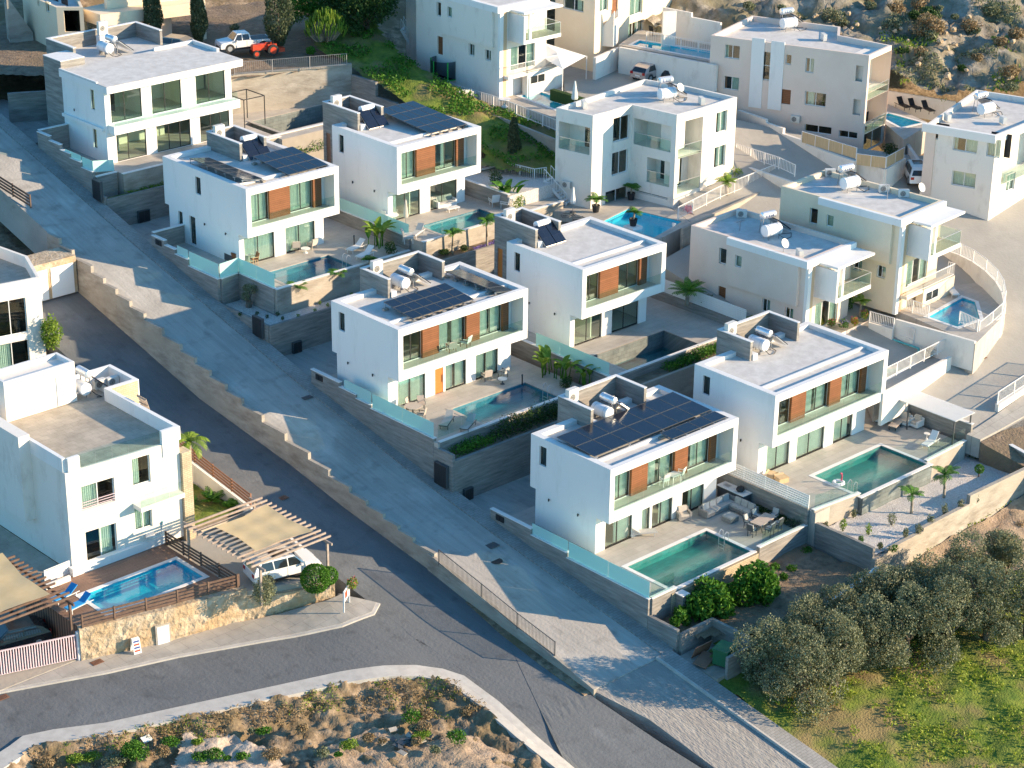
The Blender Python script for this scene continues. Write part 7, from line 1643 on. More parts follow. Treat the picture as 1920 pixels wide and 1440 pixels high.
def glass_lounge(px,py,z,label):
    x,y,_=at_px(px,py,z); lounger(px,py,z,150,label,'alu','cushion')
glass_lounge(1205,1005,zA,'low folding lounger with a grey mat by the left glass doors')
zB=V6[2]+GZ+3.225
chair((6.0,.75),0,zB,170,'white chair left of the white balcony table of the nearest villa',group=None); chair((7.5,.7),0,zB,200,'white chair right of the white balcony table of the nearest villa')
e=empty('table',(6.75,.6,zB),0,'small white table on the balcony of the nearest villa','table'); m=MB(); m.box(-.4,-.35,.66,.4,.35,.70); T3(e,'tabletop',m,'wmetal')
for i in (-1,1):
    for j in (-1,1): m=MB(); m.bar((i*.35,j*.3,0),(i*.35,j*.3,.66),.035); T3(e,'leg',m,'wmetal')
# gravel garden villa
z7_=Z(V7)
sofa(1684,793,z7_,-75,'beige two-seat garden sofa under the white lattice canopy',L=1.9,fm='wmetal',cm='beigecush',legs=True); sofa(1717,800,z7_,-90,'beige armchair right of the beige garden sofa',L=.85,n=1,fm='wmetal',cm='beigecush',legs=True)
sofa(1652,790,z7_,35,'armchair with a striped cushion left of the oval coffee table',L=.85,n=1,fm='wmetal',cm='cushion',legs=True)
table(1678,803,z7_,15,'pale oval coffee table between the beige sofa and armchairs',L=1.3,W=.65,h=.4,top='ptop',leg='black',cat='coffee table',name='coffee_table')
lounger(1744,835,z7_,10,'white sun lounger with raised back by the gravel garden pool',back=50)
table(1737,824,z7_,0,'small round white side table behind the white lounger',L=.45,h=.5,round_=True,cat='side table',name='side_table')
def boxo(px,py,z,s,rz,label,mt='slat',cat='box'):
    x,y,_=at_px(px,py,z); e=empty('cardboard_box',(x,y,z),R(rz),label,cat); m=MB(); m.box(-s/2,-s*.35,0,s/2,s*.35,s*.5); T3(e,'body',m,mt)
    for i in (-1,1): m=MB(); m.cbox((0,i*s*.45,s*.5),(s,s*.3,.01),rx=R(i*25)); T3(e,'flap',m,mt)
boxo(1447,895,z7_,.7,20,'open cardboard box left of the pool, nearer the white fence'); boxo(1466,903,z7_,.8,-15,'larger open cardboard box right of the other one')
def flamingo(px,py,z):
    x,y,_=at_px(px,py,z); e=empty('inflatable_ring',(x,y,z),0,'pink and white inflatable at the corner of the gravel garden pool','inflatable'); m=MB()
    for i in range(12): a,b=i*.5236,(i+1)*.5236; m.tube((.35*math.cos(a),.35*math.sin(a),.12),(.35*math.cos(b),.35*math.sin(b),.12),.12,k=8)
    T3(e,'ring',m,'white'); m=MB(); m.path([(.3,0,.2),(.35,0,.5),(.3,0,.75),(.15,0,.78)],.06); T3(e,'neck',m,'flower')
flamingo(1572,908,z7_)
# orange-door villa
z3q=Z(V3); zb3=V3[2]+GZ+3.225
chair((V3[0]+5.6,V3[1]+.75),0,zb3,160,'wooden folding chair on the balcony, left of its neighbour',low=True,fm='wood',sm='beigecush'); chair((V3[0]+7.0,V3[1]+.8),0,zb3,200,'green-cushioned folding chair on the balcony',low=True,fm='wood',sm='curtain')
chair(912,712,z3q,165,'beige terrace armchair left of the small round table',low=True,fm='dgrey',sm='beigecush',cush='beigecush'); chair(943,707,z3q,195,'dark-framed terrace armchair right of the small round table',low=True,fm='dgrey',sm='cushion',cush='cushion')
table(942,720,z3q,0,'small round white table beside the two terrace armchairs',L=.7,h=.45,round_=True,leg='dgrey')
table(775,778,z3q,10,'round pale dining table at the left end of the orange-door terrace',L=1.25,round_=True,top='ptop',leg='dgrey')
for k,(a,b,r,lb) in enumerate(((758,780,110,'left'),(770,770,30,'back left'),(790,768,-30,'back right'),(790,788,-150,'front right'))): chair(a,b,z3q,r,'thin metal chair at the '+lb+' of the round pale dining table',fm='dgrey',sm='ptop')
lounger(838,797,z3q,32,'dark-framed lounger with a beige mat, left of the pair by the dark blue pool','dgrey','beigecush'); lounger(878,803,z3q,28,'dark-framed lounger with a grey mat, right of the pair by the dark blue pool','dgrey','cushion')
# two lounger villa
z2q=Z(V2)
lounger(668,470,z2q,12,'white sun lounger farther from the camera beside the banana clump'); lounger(685,483,z2q,14,'white sun lounger nearer the camera beside the banana clump')
chair(555,470,z2q,150,'beige terrace chair left of the white round coffee table',low=True,fm='ptop',sm='beigecush',cush='beigecush'); chair(585,466,z2q,190,'beige terrace chair right of the white round coffee table',low=True,fm='ptop',sm='beigecush',cush='beigecush'); table(573,474,z2q,0,'low round white coffee table between two beige chairs',L=.75,h=.4,round_=True,cat='coffee table',name='coffee_table')
table(461,491,z2q,0,'round white table at the corner of the house by the glass fence',L=1.0,round_=True); chair(477,496,z2q,-100,'orange wicker chair right of the round white table',fm='slat',sm='wood'); chair(444,494,z2q,100,'reddish wicker chair left of the round white table',fm='slat',sm='wood')
# rattan sofa villa
z5q=Z(V5)
sofa(834,386,z5q,-5,'white rattan sofa with grey cushions under the balcony',L=1.9,fm='wmetal',cm='cushion'); table(848,396,z5q,-5,'low oval white coffee table in front of the rattan sofa',L=1.2,W=.6,h=.35,cat='coffee table',name='coffee_table')
chair(927,386,z5q,160,'white tub chair by the planter, left of its twin',low=True,s=1.25,cush='cushion'); chair(949,390,z5q,200,'white tub chair by the planter, right of its twin',low=True,s=1.25,cush='cushion')
table(735,418,z5q,0,'round white table left of the closed beige parasol',L=1.1,round_=True); chair(724,414,z5q,100,'white wire chair left of the round white table with the parasol'); chair(737,408,z5q,10,'white wire chair behind the round white table with the parasol')
umbrella(761,425,z5q,2.3,'closed beige parasol on the rattan-sofa terrace','beigecush'); lounger(782,442,z5q,25,'grey-cushioned lounger near the closed beige parasol','wmetal','cushion'); chair(765,455,z5q,60,'round grey lounge chair by the glass fence of the rattan-sofa terrace',low=True,s=1.3,sm='cushion',cush='cushion')
# pool bollard lamps
for k,(a,b,z,lb) in enumerate(((664,460,z2q,'black bollard lamp behind the white loungers'),(462,200,V1[2]-6.7,'black bollard lamp beside the empty pool'),(558,195,V1[2]-6.7,'black bollard lamp near the shaded retaining wall'),(979,722,z3q,'short black garden light in front of the strelitzia'))):
    x,y,_=at_px(a,b,z); e=empty('bollard_lamp',(x,y,z),0,lb,'lamp','black bollard lamps'); m=MB(); m.tube((0,0,0),(0,0,.75),.05); T3(e,'post',m,'black'); m=MB(); m.tube((0,0,.75),(0,0,.85),.07); T3(e,'lamp_head',m,'dgrey')
# pergola frame behind the top villa
def frame_(px,py): pass
x,y=15.3,60.2; e=empty('pergola',(x,y,V1[2]-6.7),0,'thin black metal pergola at the right end of the top villa','pergola')
for (a,b) in ((0,0),(0,2.6),(2.2,0),(2.2,2.6)): m=MB(); m.bar((a,b,0),(a,b,2.6),.07); T3(e,'post',m,'black')
m=MB(); m.bar((0,0,2.6),(0,2.6,2.6),.07); m.bar((2.2,0,2.6),(2.2,2.6,2.6),.07); m.bar((0,0,2.6),(2.2,0,2.6),.07); m.bar((0,2.6,2.6),(2.2,2.6,2.6),.07); T3(e,'beam',m,'black')
# meter cabinets on the walls by the road
def cabinet(x,y,z,w,h,label,face=0,d=.25,mt='dgrey'):
    e=empty('meter_cabinet',(x,y,z),face,label,'cabinet','dark meter cabinets on the plot walls'); m=MB(); m.box(-w/2,-d,0,w/2,0,h); T3(e,'body',m,mt)
    for i in (-1,1): m=MB(); m.box(min(0,i*(w/2-.04))+.015*(i<0)*0+(.015 if i>0 else 0),-d-.015,.05,max(0,i*(w/2-.04))-(.015 if i<0 else 0),-d-.002,h-.05); T3(e,'door',m,'black')
cabinet(-2.33,13.9,zr(0,13.9)+.1,1.3,1.7,'tall dark cabinet at the corner below the orange-door terrace',R(-90)); cabinet(-1.0,12.86,Z(V6,0.02),.8,.9,'small dark cabinet door in the wall facing the nearest driveway')
cabinet(-2.02,35.2,zr(0,35.2)+.1,1.2,1.6,'tall dark cabinet at the road corner below the gravel planter',R(-90)); cabinet(.4,33.97,Z(V3,.0),.8,.9,'small dark cabinet door under the gravel planter wall')
cabinet(-2.02,56.5,zr(0,56.5)+.1,1.2,1.7,'tall dark cabinet at the road corner under the top villa',R(-90)); cabinet(1.4,55.57,Z(V2,.02),1.1,1.0,'square black cabinet door in the wall under the top villa')
for (x,y,z,lb) in ((-2.13,8.6,Z(V6,.45),'pair of black letter boxes on the wall end of the nearest villa'),(-2.33,28.0,Z(V3,.5),'pair of black letter boxes on the wall end of the orange-door villa'),(-2.03,48.6,Z(V2,.75),'black letter box on the wall end of the two-lounger villa')):
    e=empty('letter_box',(x,y,z),0,lb,'letter box','black letter boxes'); 
    for i in (0,1): m=MB(); m.box(-.06,-.42*i-.36,0,.0,-.42*i,.42); T3(e,'box',m,'black')
# bin enclosure by the road
zb_=zr(0,-10); wall('grey left wall of the bin enclosure by the road',(-1.9,-8.4),(1.2,-8.4),-11.5,zb_+1.5,t=.22); wall('grey back wall of the bin enclosure by the road',(1.1,-8.5),(1.1,-12.0),-12,zb_+1.5,t=.22); wall('grey right wall of the bin enclosure by the road, beside the olive tree',(-1.6,-12.1),(1.2,-12.1),-12,zb_+1.3,t=.22)
rects('bin_bay',[(-2.3,-12.0,1.0,-8.5)],zb_-.02,2,M['oldconc'])
e=empty('wheeled_bin',(-.6,-11.0,zb_),R(15),'big green wheeled refuse bin in the concrete enclosure','bin'); m=MB(); m.prism([(-.6,-.5),(.6,-.5),(.6,.5),(-.6,.5)],.12,1.1); T3(e,'body',m,'greenp'); m=MB(); m.cbox((0,0,1.17),(1.35,1.1,.12)); T3(e,'lid',m,'greenp')
for i in (-1,1):
    for j in (-1,1): m=MB(); m.tube((i*.45-.03,j*.4,.08),(i*.45+.03,j*.4,.08),.08); T3(e,'wheel',m,'rubber')
m=MB(); m.cbox((0,0,.45),(1.6,.05,.9),rx=R(20)); m.cbox((-.5,-.7,.2),(1.8,.9,.05),rz=R(20),rx=R(8)); m.build('discarded_boards',M['brown'],label='discarded brown boards lying in the concrete bin enclosure',cat='boards',loc=(-.9,-9.4,zb_))
m=MB(); m.cbox((0,0,.38),(.8,.05,.75),rx=R(-25),rz=R(-50)); m.build('board',M['oldconc'],label='grey board leaning on the wall by the road below the top villa',cat='board',loc=G(157,350,zr(0,56)+.05))
# left pool plot
lounger(122,1124,zk-.02,8,'blue-towelled lounger at the left end of the bright pool, farther one',towel='blue'); lounger(148,1141,zk-.02,8,'blue-towelled lounger at the left end of the bright pool, nearer one',towel='blue')
zt5=zk+.56
for (a,b,r,lb,c) in ((262,1008,20,'white chair with a turquoise cushion at the left of the row by the pool house','teal'),(303,998,-160,'white chair with a turquoise cushion at the right of the row by the pool house','teal')): chair(a,b,zt5,r,lb,cush=c)
lounger(281,1003,zt5,60,'white deck chair between the two turquoise-cushioned chairs'); lounger(300,985,zt5,20,'turquoise and white lounger behind the chairs of the pool house',sm='teal')
def aboard(px,py):
    q=hit(px,py,lambda x,y: za(x,y)+.12); e=empty('sign_board',q,R(-10),'red, white and blue folding sign board on the footpath by the stone wall','sign')
    m=MB(); m.cbox((0,-.18,.5),(.5,.04,1.0),rx=R(-14)); T3(e,'front_board',m,'wframe'); m=MB(); m.cbox((0,.18,.5),(.5,.04,1.0),rx=R(14)); T3(e,'back_board',m,'wframe')
    for i,c in enumerate(('red','text','red','text')): m=MB(); m.cbox((0,-.205-.0+.02*(i-1.5)*0-.0,.5),(.38,.01,.11),rx=R(-14)); m.v=[(v[0],v[1]+(i-1.5)*.2*math.sin(R(14)),v[2]+(i-1.5)*.2*math.cos(R(14))) for v in m.v]; T3(e,'print',m,c)
aboard(255,1222)
def estate_sign(px,py):
    q=hit(px,py,lambda x,y: za(x,y)+.12); e=empty('sign',q,R(35),'white-framed notice board at the corner of the junction','sign')
    for i in (-1,1): m=MB(); m.bar((i*.6,0,0),(i*.6,0,1.5),.08); T3(e,'post',m,'wframe')
    m=MB(); m.box(-.56,-.03,.7,.56,.03,1.5); T3(e,'board',m,'cap'); m=MB(); m.box(-.4,-.04,.85,.1,-.032,1.35); T3(e,'print',m,'red')
estate_sign(650,1140)
# rooftop terrace of the left house
zt9=.45; 
e=empty('solar_water_heater',(-20.3,30.2,zt9),R(0),'silver drum with tilted collector on the left roof terrace','water heater'); tank('hot_water_tank','tank',.3,1.3,'Y',(-.1,0,1.75),e,False); tank('storage_tank','tankw',.45,1.1,'Y',(-.4,-.1,.75),e,False); m=MB(); m.cbox((.8,0,.95),(1.8,1.0,.08),ry=R(42)); T3(e,'collector',m,'panel'); m=MB(); m.bar((-.2,-.3,0),(-.2,-.3,1.5),.05); m.bar((-.2,.3,0),(-.2,.3,1.5),.05); m.bar((.3,0,0),(.3,0,1.3),.05); T3(e,'stand',m,'grey'); m=MB(); m.path([(.3,-.8,.05),(.6,-1.0,.05),(.2,-.9,.3),(0,-.4,.6)],.03); T3(e,'pipe',m,'black')
ac_unit((-19.0,30.6,zt9),R(0),'teal-shaded air conditioner at the left in the roof corner','air conditioners on the left roof'); ac_unit((-18.1,30.4,zt9),R(0),'air conditioner at the right in the roof corner','air conditioners on the left roof')
e=empty('pallet',(-18.95,25.2,zt9),R(90),'wooden pallet leaning on the white parapet of the left roof','pallet'); m=MB()
for i in range(6): m.cbox((-.45+.18*i,.0,.62),(.12,.03,1.25),rx=R(-16))
T3(e,'board',m,'greywood'); m=MB()
for z_ in (.15,.62,1.1): m.cbox((0,.06+(z_-.62)*.28,z_),(1.05,.06,.08),rx=R(-16))
T3(e,'batten',m,'greywood')
# equipment on the older roofs
zR=R
def rk(px,py,z,rz,label): x,y,_=at_px(px,py,z); roof_kit(None,z,label,x,y,rz)
rk(1250,190,9.45,R(-15),'water drum with lettering on the roof of the middle apartment house')
rk(1446,447,3.8,R(-10),'water drum with lettering on the roof of the beige sister house'); rk(1593,358,6.0,R(-10),'water drum with lettering on the roof of the cream sister house')
rk(1478,57,11.1,R(-15),'water drum with lettering on the roof of the long beige house'); rk(1848,218,7.6,R(-5),'water drum with lettering on the roof of the right edge house')
for (px,py,z,rz,lb) in ((1390,408,3.8,-40,'white air conditioner at the back left of the beige sister house roof'),(1499,483,3.8,60,'white air conditioner at the front of the beige sister house roof'),(1556,331,6.0,-40,'white air conditioner at the back of the cream sister house roof'),(1657,361,6.0,-40,'white air conditioner in the middle of the cream sister house roof'),(1694,370,6.0,-40,'white air conditioner at the right of the cream sister house roof'),(1095,203,9.45,60,'air conditioner at the left of the apartment house roof'),(1315,196,9.45,60,'air conditioner at the right of the apartment house roof'),(1544,76,11.1,60,'air conditioner at the step of the long beige roof'),(1776,227,7.6,60,'air conditioner at the left of the right edge roof'),(1880,232,7.6,60,'air conditioner at the right of the right edge roof')):
    x,y,_=at_px(px,py,z); small_ac(x,y,z,R(rz),lb)
def wall_ac(px,py,A,B,zoff,label):
    s,z=onwall(px,py,A,B); D=Vector((B[0]-A[0],B[1]-A[1])).normalized(); x,y=A[0]+D.x*s+D.y*.2,A[1]+D.y*s-D.x*.2; ac_unit((x,y,z-.35),math.atan2(D.y,D.x),label,'wall-mounted air conditioners',s=.95)
wall_ac(1065,345,RP[0],RP[1],0,'air conditioner on the left wall of the apartment house above the stair')
wall_ac(1493,222,RP2[1],RP2[2],0,'air conditioner on the wall of the long beige house beside the brown door')
def antenna(px,py,z,h,label,dish=False):
    x,y,_=at_px(px,py,z); e=empty('satellite_dish' if dish else 'antenna',(x,y,z),0,label,'satellite dish' if dish else 'antenna'); m=MB(); m.bar((0,0,0),(0,0,h),.04); T3(e,'mast',m,'grey')
    if dish: m=MB(); m.M=Matrix.Translation((0,-.05,h))@Matrix.Rotation(R(60),4,'X'); m.lathe([(0,.0),(.2,.03),(.38,.12)],k=16); T3(e,'dish',m,'cap')
    else:
        m=MB(); m.bar((-.5,0,h),(.5,0,h),.03)
        for i in range(5): m.bar((-.4+.2*i,-.25,h),(-.4+.2*i,.25,h),.02)
        T3(e,'aerial',m,'grey')
antenna(1468,482,3.8,1.1,'white satellite dish at the front edge of the beige sister house roof',True); antenna(1724,372,6.0,.9,'small satellite dish at the right of the cream sister house roof',True); antenna(1663,374,6.0,1.2,'television aerial in the middle of the cream sister house roof'); antenna(1273,190,9.45,1.2,'satellite dish beside the drum of the apartment house roof',True); antenna(1387,433,3.8,.8,'short vent mast on the left of the beige sister house roof')
# top area things
umbrella(1077,205,6.2,2.6,'closed pale blue parasol beside the small blue pool at the top','curtain',.30)
umbrella(1074,398,1.8,2.2,'closed white parasol at the foot of the metal stair'); 
def trampoline(px,py,z):
    x,y,_=at_px(px,py,z); e=empty('trampoline',(x,y,z),0,'trampoline with green padding and a dark safety net','trampoline'); r=1.35
    m=MB(); m.lathe([(r,.75),(r+.02,.83),(r-.2,.83),(r-.2,.78)],k=24); T3(e,'padding',m,'lime'); m=MB(); m.lathe([(0,.78),(r-.2,.78)],k=24); T3(e,'mat',m,'black'); m=MB(); m.lathe([(r,.83),(r,2.5)],k=24); T3(e,'net',m,'net')
    for i in range(6): a=i*1.047; m=MB(); m.bar((r*math.cos(a),r*math.sin(a),0),(r*math.cos(a),r*math.sin(a),2.5),.09); T3(e,'pole',m,'lime')
trampoline(834,160,6.0)
for (a,b,r,lb) in ((1692,203,70,'left'),(1713,206,70,'middle'),(1738,210,70,'right')): lounger(a,b,4.3,r,'dark sun lounger, %s of the three by the white lined wall'%lb,'black','black',group='dark loungers by the white lined wall',back=50)
lounger(1785,552,-1.42,55,'white lounger under the wall of the fan-shaped pool')
table(1815,370,.3,10,'dark table on the terrace at the right edge',L=1.3,round_=True,top='dgrey',leg='dgrey') if False else None
table(1243,55,9.0,15,'dark table beside the high white boundary wall at the top',L=1.5,W=.8,top='dgrey',leg='dgrey'); chair(1224,66,9.0,90,'dark barbecue-like chair left of the dark table at the top',fm='black',sm='black')
table(946,200,6.2,0,'round white garden table behind the long white railing at the top',L=1.1,round_=True)
sofa(868,185,6.2,160,'white garden bench behind the long white railing at the top',L=1.8,fm='wmetal',cm='cap')
def canopy_sail():
    P=[(*G2(1013,78,9.3),9.3),(*G2(1100,105,8.8),8.8),(*G2(1055,130,8.7),8.7),(*G2(1005,100,9.0),9.0)]; e=empty('shade_canopy',P[0],0,'white fabric canopy beside the parasol at the top','canopy'); o=Vector(P[0]); m=MB(); q=[Vector(p)-o for p in P]; c=(q[0]+q[1]+q[2]+q[3])/4+Z3*.35
    for i in range(4): m.face([q[i],q[(i+1)%4],c])
    T3(e,'fabric',m,'white')
    for v in q[1:3]: m=MB(); m.bar(v,v-Z3*2.3,.06); T3(e,'post',m,'wmetal')
canopy_sail()
def roller():
    a,b=Vector(G(1640,632,-3.1)),Vector(G(1722,660,-3.1)); e=empty('pool_cover_roller',a,0,'teal pool cover roller beside the small teal pool','pool roller'); m=MB(); m.tube((0,0,.3),b-a+Z3*.3,.08); T3(e,'tube',m,'teal')
    for v in (Vector((0,0,0)),b-a): m=MB(); m.bar(v,v+Z3*.35,.12); T3(e,'stand',m,'teal')
roller()
def bike(px,py,z): 
    x,y,_=at_px(px,py,z); e=empty('hose_reel',(x,y,z),0,'coil of black hose on the wall of the fan-shaped pool','hose'); m=MB(); P=[(math.cos(t*.6)*.35,.0,.7+math.sin(t*.6)*.35) for t in range(12)]; m.path(P,.03); m.path([(-.35,0,.6),(-.9,.0,.9),(-1.2,0,.5)],.025); T3(e,'hose',m,'black')
bike(1812,640,-3.0)
# person at the side window of the cream sister house
def person():
    e0=Matrix.Translation((37.25,6.1,0))@Matrix.Rotation(R(4.5),4,'Z'); p=e0@Vector((.32,11.2-3.42,6.4-6.0))
    me=bpy.data.meshes.new('body'); J=[(0,0,.95),(0,0,1.2),(0,-.02,1.42),(0,-.02,1.52),(0,-.04,1.66),(.19,0,1.40),(.25,.02,1.14),(.12,-.22,1.05),(-.19,0,1.40),(-.25,.02,1.14),(-.12,-.24,1.08),(.1,0,.5),(.1,0,.05),(-.1,0,.5),(-.1,0,.05)]
    E=[(0,1),(1,2),(2,3),(3,4),(2,5),(5,6),(6,7),(2,8),(8,9),(9,10),(0,11),(11,12),(0,13),(13,14)]; rr=[.14,.13,.14,.055,.095,.06,.05,.035,.06,.05,.035,.08,.045,.08,.045]
    me.from_pydata(J,E,[]); o=bpy.data.objects.new('person',me); COL.objects.link(o); sk=o.modifiers.new('s','SKIN'); 
    for i,v in enumerate(me.skin_vertices[0].data): v.radius=(rr[i],rr[i]*.85); v.use_root=(i==0)
    s=o.modifiers.new('d','SUBSURF'); s.levels=1; s.render_levels=1; me.materials.append(M['skin']); o.location=p; o.rotation_euler=(0,0,R(-60)); tag(o,'person in a white top standing at the open side window of the cream house','person')
    m=MB(); m.lathe([(.11,1.60),(.115,1.68),(.09,1.76),(0,1.79)],(0,-.02,0),12); m.build('hair',M['black'],o,smooth=True); m=MB(); m.lathe([(.20,.95),(.19,1.15),(.21,1.38),(.08,1.46)],k=14); m.build('shirt',M['cap'],o,smooth=True)
person()
# ---------------------------------------------------------------- vehicles
def car(loc,rz,label,paint,L=4.5,W=1.8,H=1.5,kind='hatch',cat='car',name='parked_car'):
    e=empty(name,loc,rz,label,cat); hl=L/2; b=MB()
    # side profile (x forward), lofted across the width with rounded shoulders
    if kind=='pickup': prof=[(-hl,.45),(-hl,.95),(-.55,.97),(-.45,1.0),(-.35,1.62),(.75,1.66),(1.25,1.05),(hl-.1,.92),(hl,.70),(hl,.40)]
    elif kind=='suv': prof=[(-hl,.40),(-hl+.03,1.0),(-hl+.35,1.50),(-hl+.7,H),(.5,H+.02),(1.15,1.10),(hl-.25,.98),(hl,.72),(hl,.36)]
    else: prof=[(-hl,.38),(-hl+.04,.88),(-hl+.5,1.30),(-hl+1.0,H),(.35,H),(1.15,.95),(hl-.3,.82),(hl,.60),(hl,.32)]
    prof=[(x,z) for x,z in prof]; n=len(prof); lay=[(-W/2+.02,.0),(-W/2,.0),(-W/2+.16,1),(W/2-.16,1),(W/2,.0),(W/2-.02,.0)]
    def ring_(y,inset): return [(x*(1-.02*inset),y,(z if z<=1.02 else z)) for x,z in prof]
    V=[]
    belt=1.0 if kind!='hatch' else .92
    for s in (-1,1):
        for (x,z) in prof: V.append((x,s*(W/2-(.20*(z-belt)/.55 if z>belt else 0)),z))
    k=b.av(V); b.f.append(tuple(range(n))); b.m.append(0); b.f.append(tuple(range(n,2*n))[::-1]); b.m.append(0)
    for i in range(n): j=(i+1)%n; b.f.append((j,i,n+i,n+j)); b.m.append(0)
    body=b.build('body',M[paint],e)
    # glass: side windows, windscreen and rear window as their own panes
    def side(x0,x1,x2,x3,z0,z1):
        for s in (-1,1):
            y=lambda z: s*(W/2-(.20*(z-belt)/.55)+.006); g=MB(); q=[(x0,y(z0),z0),(x1,y(z0),z0),(x2,y(z1),z1),(x3,y(z1),z1)]; g.face(q if s<0 else q[::-1]); g.build('side_window',M['carglass'],e)
    t=H-.08
    if kind=='pickup': side(-.33,.33,.33,-.28,1.05,1.55); side(.40,1.12,.80,.40,1.05,1.55); wsx=[(1.22,1.1),(.80,1.6)]; rw=[(-.44,1.08),(-.38,1.55)]
    elif kind=='suv': side(-hl+.35,-.95,-1.0,-hl+.65,1.05,t); side(-.88,.0,.0,-.92,1.05,t); side(.08,1.0,.55,.08,1.05,t); wsx=[(1.13,1.13),(.56,H-.03)]; rw=[(-hl+.06,1.05),(-hl+.33,1.46)]
    else: side(-hl+.55,-.55,-.6,-hl+.95,.98,t); side(-.48,.85,.35,-.5,.98,t); wsx=[(1.10,1.0),(.40,H-.04)]; rw=[(-hl+.10,.93),(-hl+.48,1.27)]
    for nm,(a,c),sg in (('windscreen',wsx,1),('rear_window',rw,-1)):
        g=MB(); f=lambda z: W/2-(.20*(z-belt)/.55 if z>belt else 0)-.12; o_=.012*sg
        g.face([(a[0]+o_,-f(a[1]),a[1]+.01),(a[0]+o_,f(a[1]),a[1]+.01),(c[0]+o_,f(c[1]),c[1]+.01),(c[0]+o_,-f(c[1]),c[1]+.01)]); g.build(nm,M['carglass'],e)
    r=.34 if kind=='hatch' else .38
    for x in (-hl+.85,hl-.85):
        for s in (-1,1):
            m=MB(); m.lathe([(r*.6,-.11),(r,-.11),(r,.11),(r*.6,.11)],(x,s*(W/2-.10),r),18,ax='Y'); w_=m.build('wheel',M['rubber'],e); m=MB(); m.lathe([(0,s*.112),(r*.62,s*.112),(r*.62,s*.09)],(x,s*(W/2-.10),r),14,ax='Y'); m.build('rim',M['alu'],w_)
    for s in (-1,1):
        m=MB(); m.box(hl-.12,s*(W/2-.45)-.17,.58,hl+.008,s*(W/2-.45)+.2,.74); m.build('headlight',M['silver'],e); m=MB(); m.box(-hl-.008,s*(W/2-.22)-.12,.72,-hl+.06,s*(W/2-.22)+.16,.95); m.build('tail_light',M['tail'],e)
        m=MB(); m.box(.85,s*(W/2+.02),.98,1.0,s*(W/2+.20),1.12); m.build('mirror',M[paint],e)
    m=MB(); m.box(hl-.02,-.5,.40,hl+.012,.5,.56); m.build('front_grille',M['black'],e)
    m=MB(); m.box(-hl+1.25,-W/2-.012,.24,hl-1.25,W/2+.012,.40); m.build('sill',M['black'],e)
    for s_ in (-1,1):
        for x in (-hl+.85,hl-.85): m=MB(); m.lathe([(r+.0,-.004),(r+.07,-.004),(r+.07,.004),(r,.004)],(x,s_*(W/2+.004),r),18,ax='Y'); m.build('wheel_arch',M['black'],e)
        for x in (-.04,1.02) : m=MB(); m.box(x-.008,s_*(W/2+.001)-.003,.42,x+.008,s_*(W/2+.001)+.003,.98); m.build('door_seam',M['black'],e)
    m=MB(); m.box(-hl-.01,-.26,.55,-hl+.01,.26,.66); m.build('number_plate',M['cap'],e)
    if kind=='pickup':
        m=MB(); m.box(-hl+.12,-W/2+.14,.975,-.62,W/2-.14,.98); m.build('cargo_bed',M['dgrey'],e)
    if kind=='suv': m=MB(); m.box(-.8,-.45,H+.025,.35,.45,H+.035); m.build('sunroof',M['carglass'],e)
    return e
def ang(a,b,z): p,q=G(*a,z),G(*b,z); return math.atan2(q.y-p.y,q.x-p.x)
car(G(457,92,9.2),ang((495,82),(420,90),9.2),'white pickup truck parked behind the top villa beside the big cypress','carwhite',L=4.9,W=1.75,kind='pickup',cat='pickup')
car(G(322,97,9.2),ang((350,96),(300,90),9.2),'beige car half hidden behind the roof of the top villa','carbeige')
car(G(212,78,8.7),ang((240,74),(190,78),8.7),'dark car parked under the top-left house','cardark')
car(G(530,1078,-6.88),ang((470,1085),(590,1055),-6.88),'white car with a black sunroof parked under the grey pergola','carwhite',L=4.7,W=1.85,H=1.65,kind='suv')
car(G(25,1210,-8.74),ang((70,1200),(0,1216),-8.74),'dark car under the timber pergola at the left edge','cardark')
car(G(1222,145,6.6),ang((1190,155),(1250,135),6.6),'pinkish silver hatchback in the courtyard beside the stair wall','carsilver')
car(hit(1717,337,TT),ang((1716,335),(1690,285),2.2) ,'white car reversed into the open garage of the right edge house','carwhite',L=4.6,W=1.85,H=1.65,kind='suv')
q=G(1262,150,6.6); shrub(q.x,q.y,q.z,.5,.4,'heap of black covers beside the silver hatchback',mt='leaf_dark',n=10) if False else None
m=MB(); m.lathe([(0,0),(1.0,0),(1.15,.5),(.9,1.1),(.4,1.35),(0,1.4)],k=14); m.v=[(v[0]*1.25,v[1]*.8,v[2]) for v in m.v]; m.build('covered_motorbike',M['black'],smooth=True,label='bulky thing under a black cover beside the silver hatchback',cat='covered motorbike',loc=q)
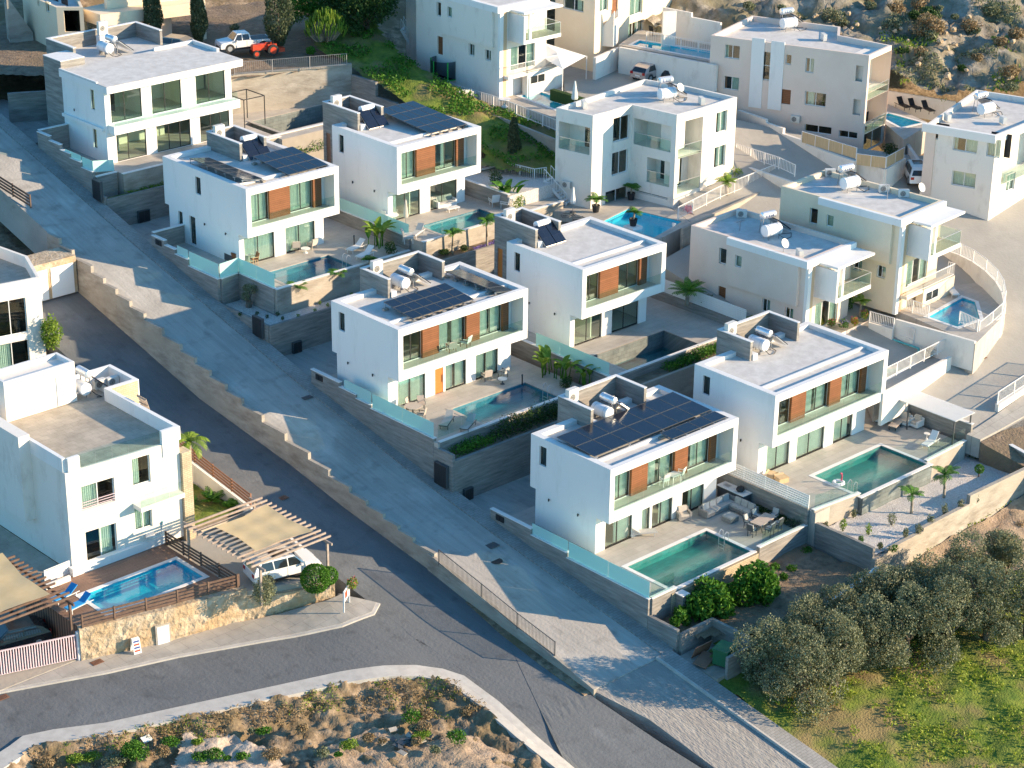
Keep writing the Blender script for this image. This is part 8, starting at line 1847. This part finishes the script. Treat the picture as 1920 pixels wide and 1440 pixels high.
def tractor(loc,rz):
    e=empty('tractor',loc,rz,'small red tractor parked in front of the white pickup','tractor'); m=MB(); m.box(-.1,-.28,.55,1.25,.28,.98); m.box(.0,-.22,.981,1.2,.22,1.08); T3(e,'bonnet',m,'red'); m=MB(); m.box(-1.0,-.45,.75,-.15,-.3,1.05); m.box(-1.0,.3,.75,-.15,.45,1.05); m.box(-.9,-.29,.5,-.11,.29,.7); T3(e,'mudguard',m,'red')
    m=MB(); m.box(-.75,-.22,.72,-.35,.22,.86); m.box(-.82,-.22,.80,-.74,.22,1.15); T3(e,'seat',m,'black'); m=MB(); m.tube((-.15,0,.9),(-.28,0,1.25),.02); m.lathe([(.15,1.25),(.18,1.27)],(-.28,0,0),12); T3(e,'steering_wheel',m,'black'); m=MB(); m.tube((.8,.15,1.0),(.8,.15,1.5),.03); T3(e,'exhaust',m,'black')
    for (x,r,w) in ((-.6,.52,.28),(1.0,.32,.18)):
        for s in (-1,1): m=MB(); m.lathe([(r*.6,-w/2),(r,-w/2),(r,w/2),(r*.6,w/2)],(x,s*.52,r),16,ax='Y'); w_=m.build('wheel',M['rubber'],e); m=MB(); m.lathe([(0,s*(w/2+.004)),(r*.6,s*(w/2+.004))],(x,s*.52,r),12,ax='Y'); m.build('rim',M['red'],w_)
    m=MB(); m.box(-1.75,-.5,.25,-1.15,.5,.6); T3(e,'tiller',m,'red')
tractor(G(497,103,8.9),ang((520,98),(475,103),8.9))
# fence of the yard behind the top villa
railing([(*G2(440,140,8.95),8.95),(*G2(650,123,8.95),8.95)],1.1,'thin grey mesh fence on top of the board-marked retaining wall','grey',sp=.18,post=3,bw=.015,pw=.03)
patch('yard',[(13,65.5),(27.6,61.2),(34,68),(40,90),(30,110),(-4,100),(-4,84),(9,72.5),(12,72)],lambda x,y: 8.7+.02*max(0,y-75),M['soil'],res=.6,amp=.12)
e=empty('garage_walls',(0,0,0)); bpy.data.objects.remove(e)
wall('dark right wall of the open garage at the right edge',G2(1700,290,2.6),G2(1738,345,2.6),-.5,3.6,t=.3,mt='beige')
for k in range(14):
    px=rng.uniform(380,660); py=rng.uniform(45,110); q=G(px,py,8.8); shrub(q.x,q.y,8.75,.6,.8,'garden shrub in the yard behind the top villa',mt=['leaf_green','leaf_bright','leaf_dark','leaf_olive'][k%4],n=420,size=.2,group='garden shrubs behind the top villa') if not(400<px<560 and py>60) else None

def coil(px,py,z,r,label):
    x,y,_=at_px(px,py,z); m=MB(); P=[(math.cos(t*.5)*r*(1+.02*t),math.sin(t*.5)*r,.03+.012*t) for t in range(26)]; m.path(P,.022,5); m.path([P[-1],(r*1.8,-.3,.03),(r*2.6,.2,.03)],.022,5); m.build('hose',M['black'],label=label,cat='hose',loc=(x,y,z))
coil(1062,408,3.99,.38,'coil of black hose on the roof above the drained pool, left one'); coil(1083,415,3.99,.34,'coil of black hose on the roof above the drained pool, right one')
q=hit(752,1395,lambda x,y: za(x,y)-.6); e=empty('debris_pile',q,0,'pile of dark broken slabs on the rubble bank','debris')
for i in range(22): m=MB(); m.cbox((rng.normal()*.7,rng.normal()*.5,.15+.2*rng.random()),(.35+.3*rng.random(),.3,.06),rz=rng.random()*3,rx=rng.normal()*.5); T3(e,'slab_piece',m,'dgrey' if i%3 else 'oldconc')
q=hit(275,1388,lambda x,y: za(x,y)-.35); m=MB(); m.cbox((0,0,.1),(.6,.45,.04),rx=.4); m.build('metal_sheet',M['curtain'],label='pale grey-green sheet lying on the rubble bank',cat='sheet',loc=q)
q=G(1187,423,1.9); block('pool_plinth','white block standing in the bright blue pool under the potted palm','plinth',q.x-.55,q.y-.55,.2,q.x+.55,q.y+.55,1.88,'white')
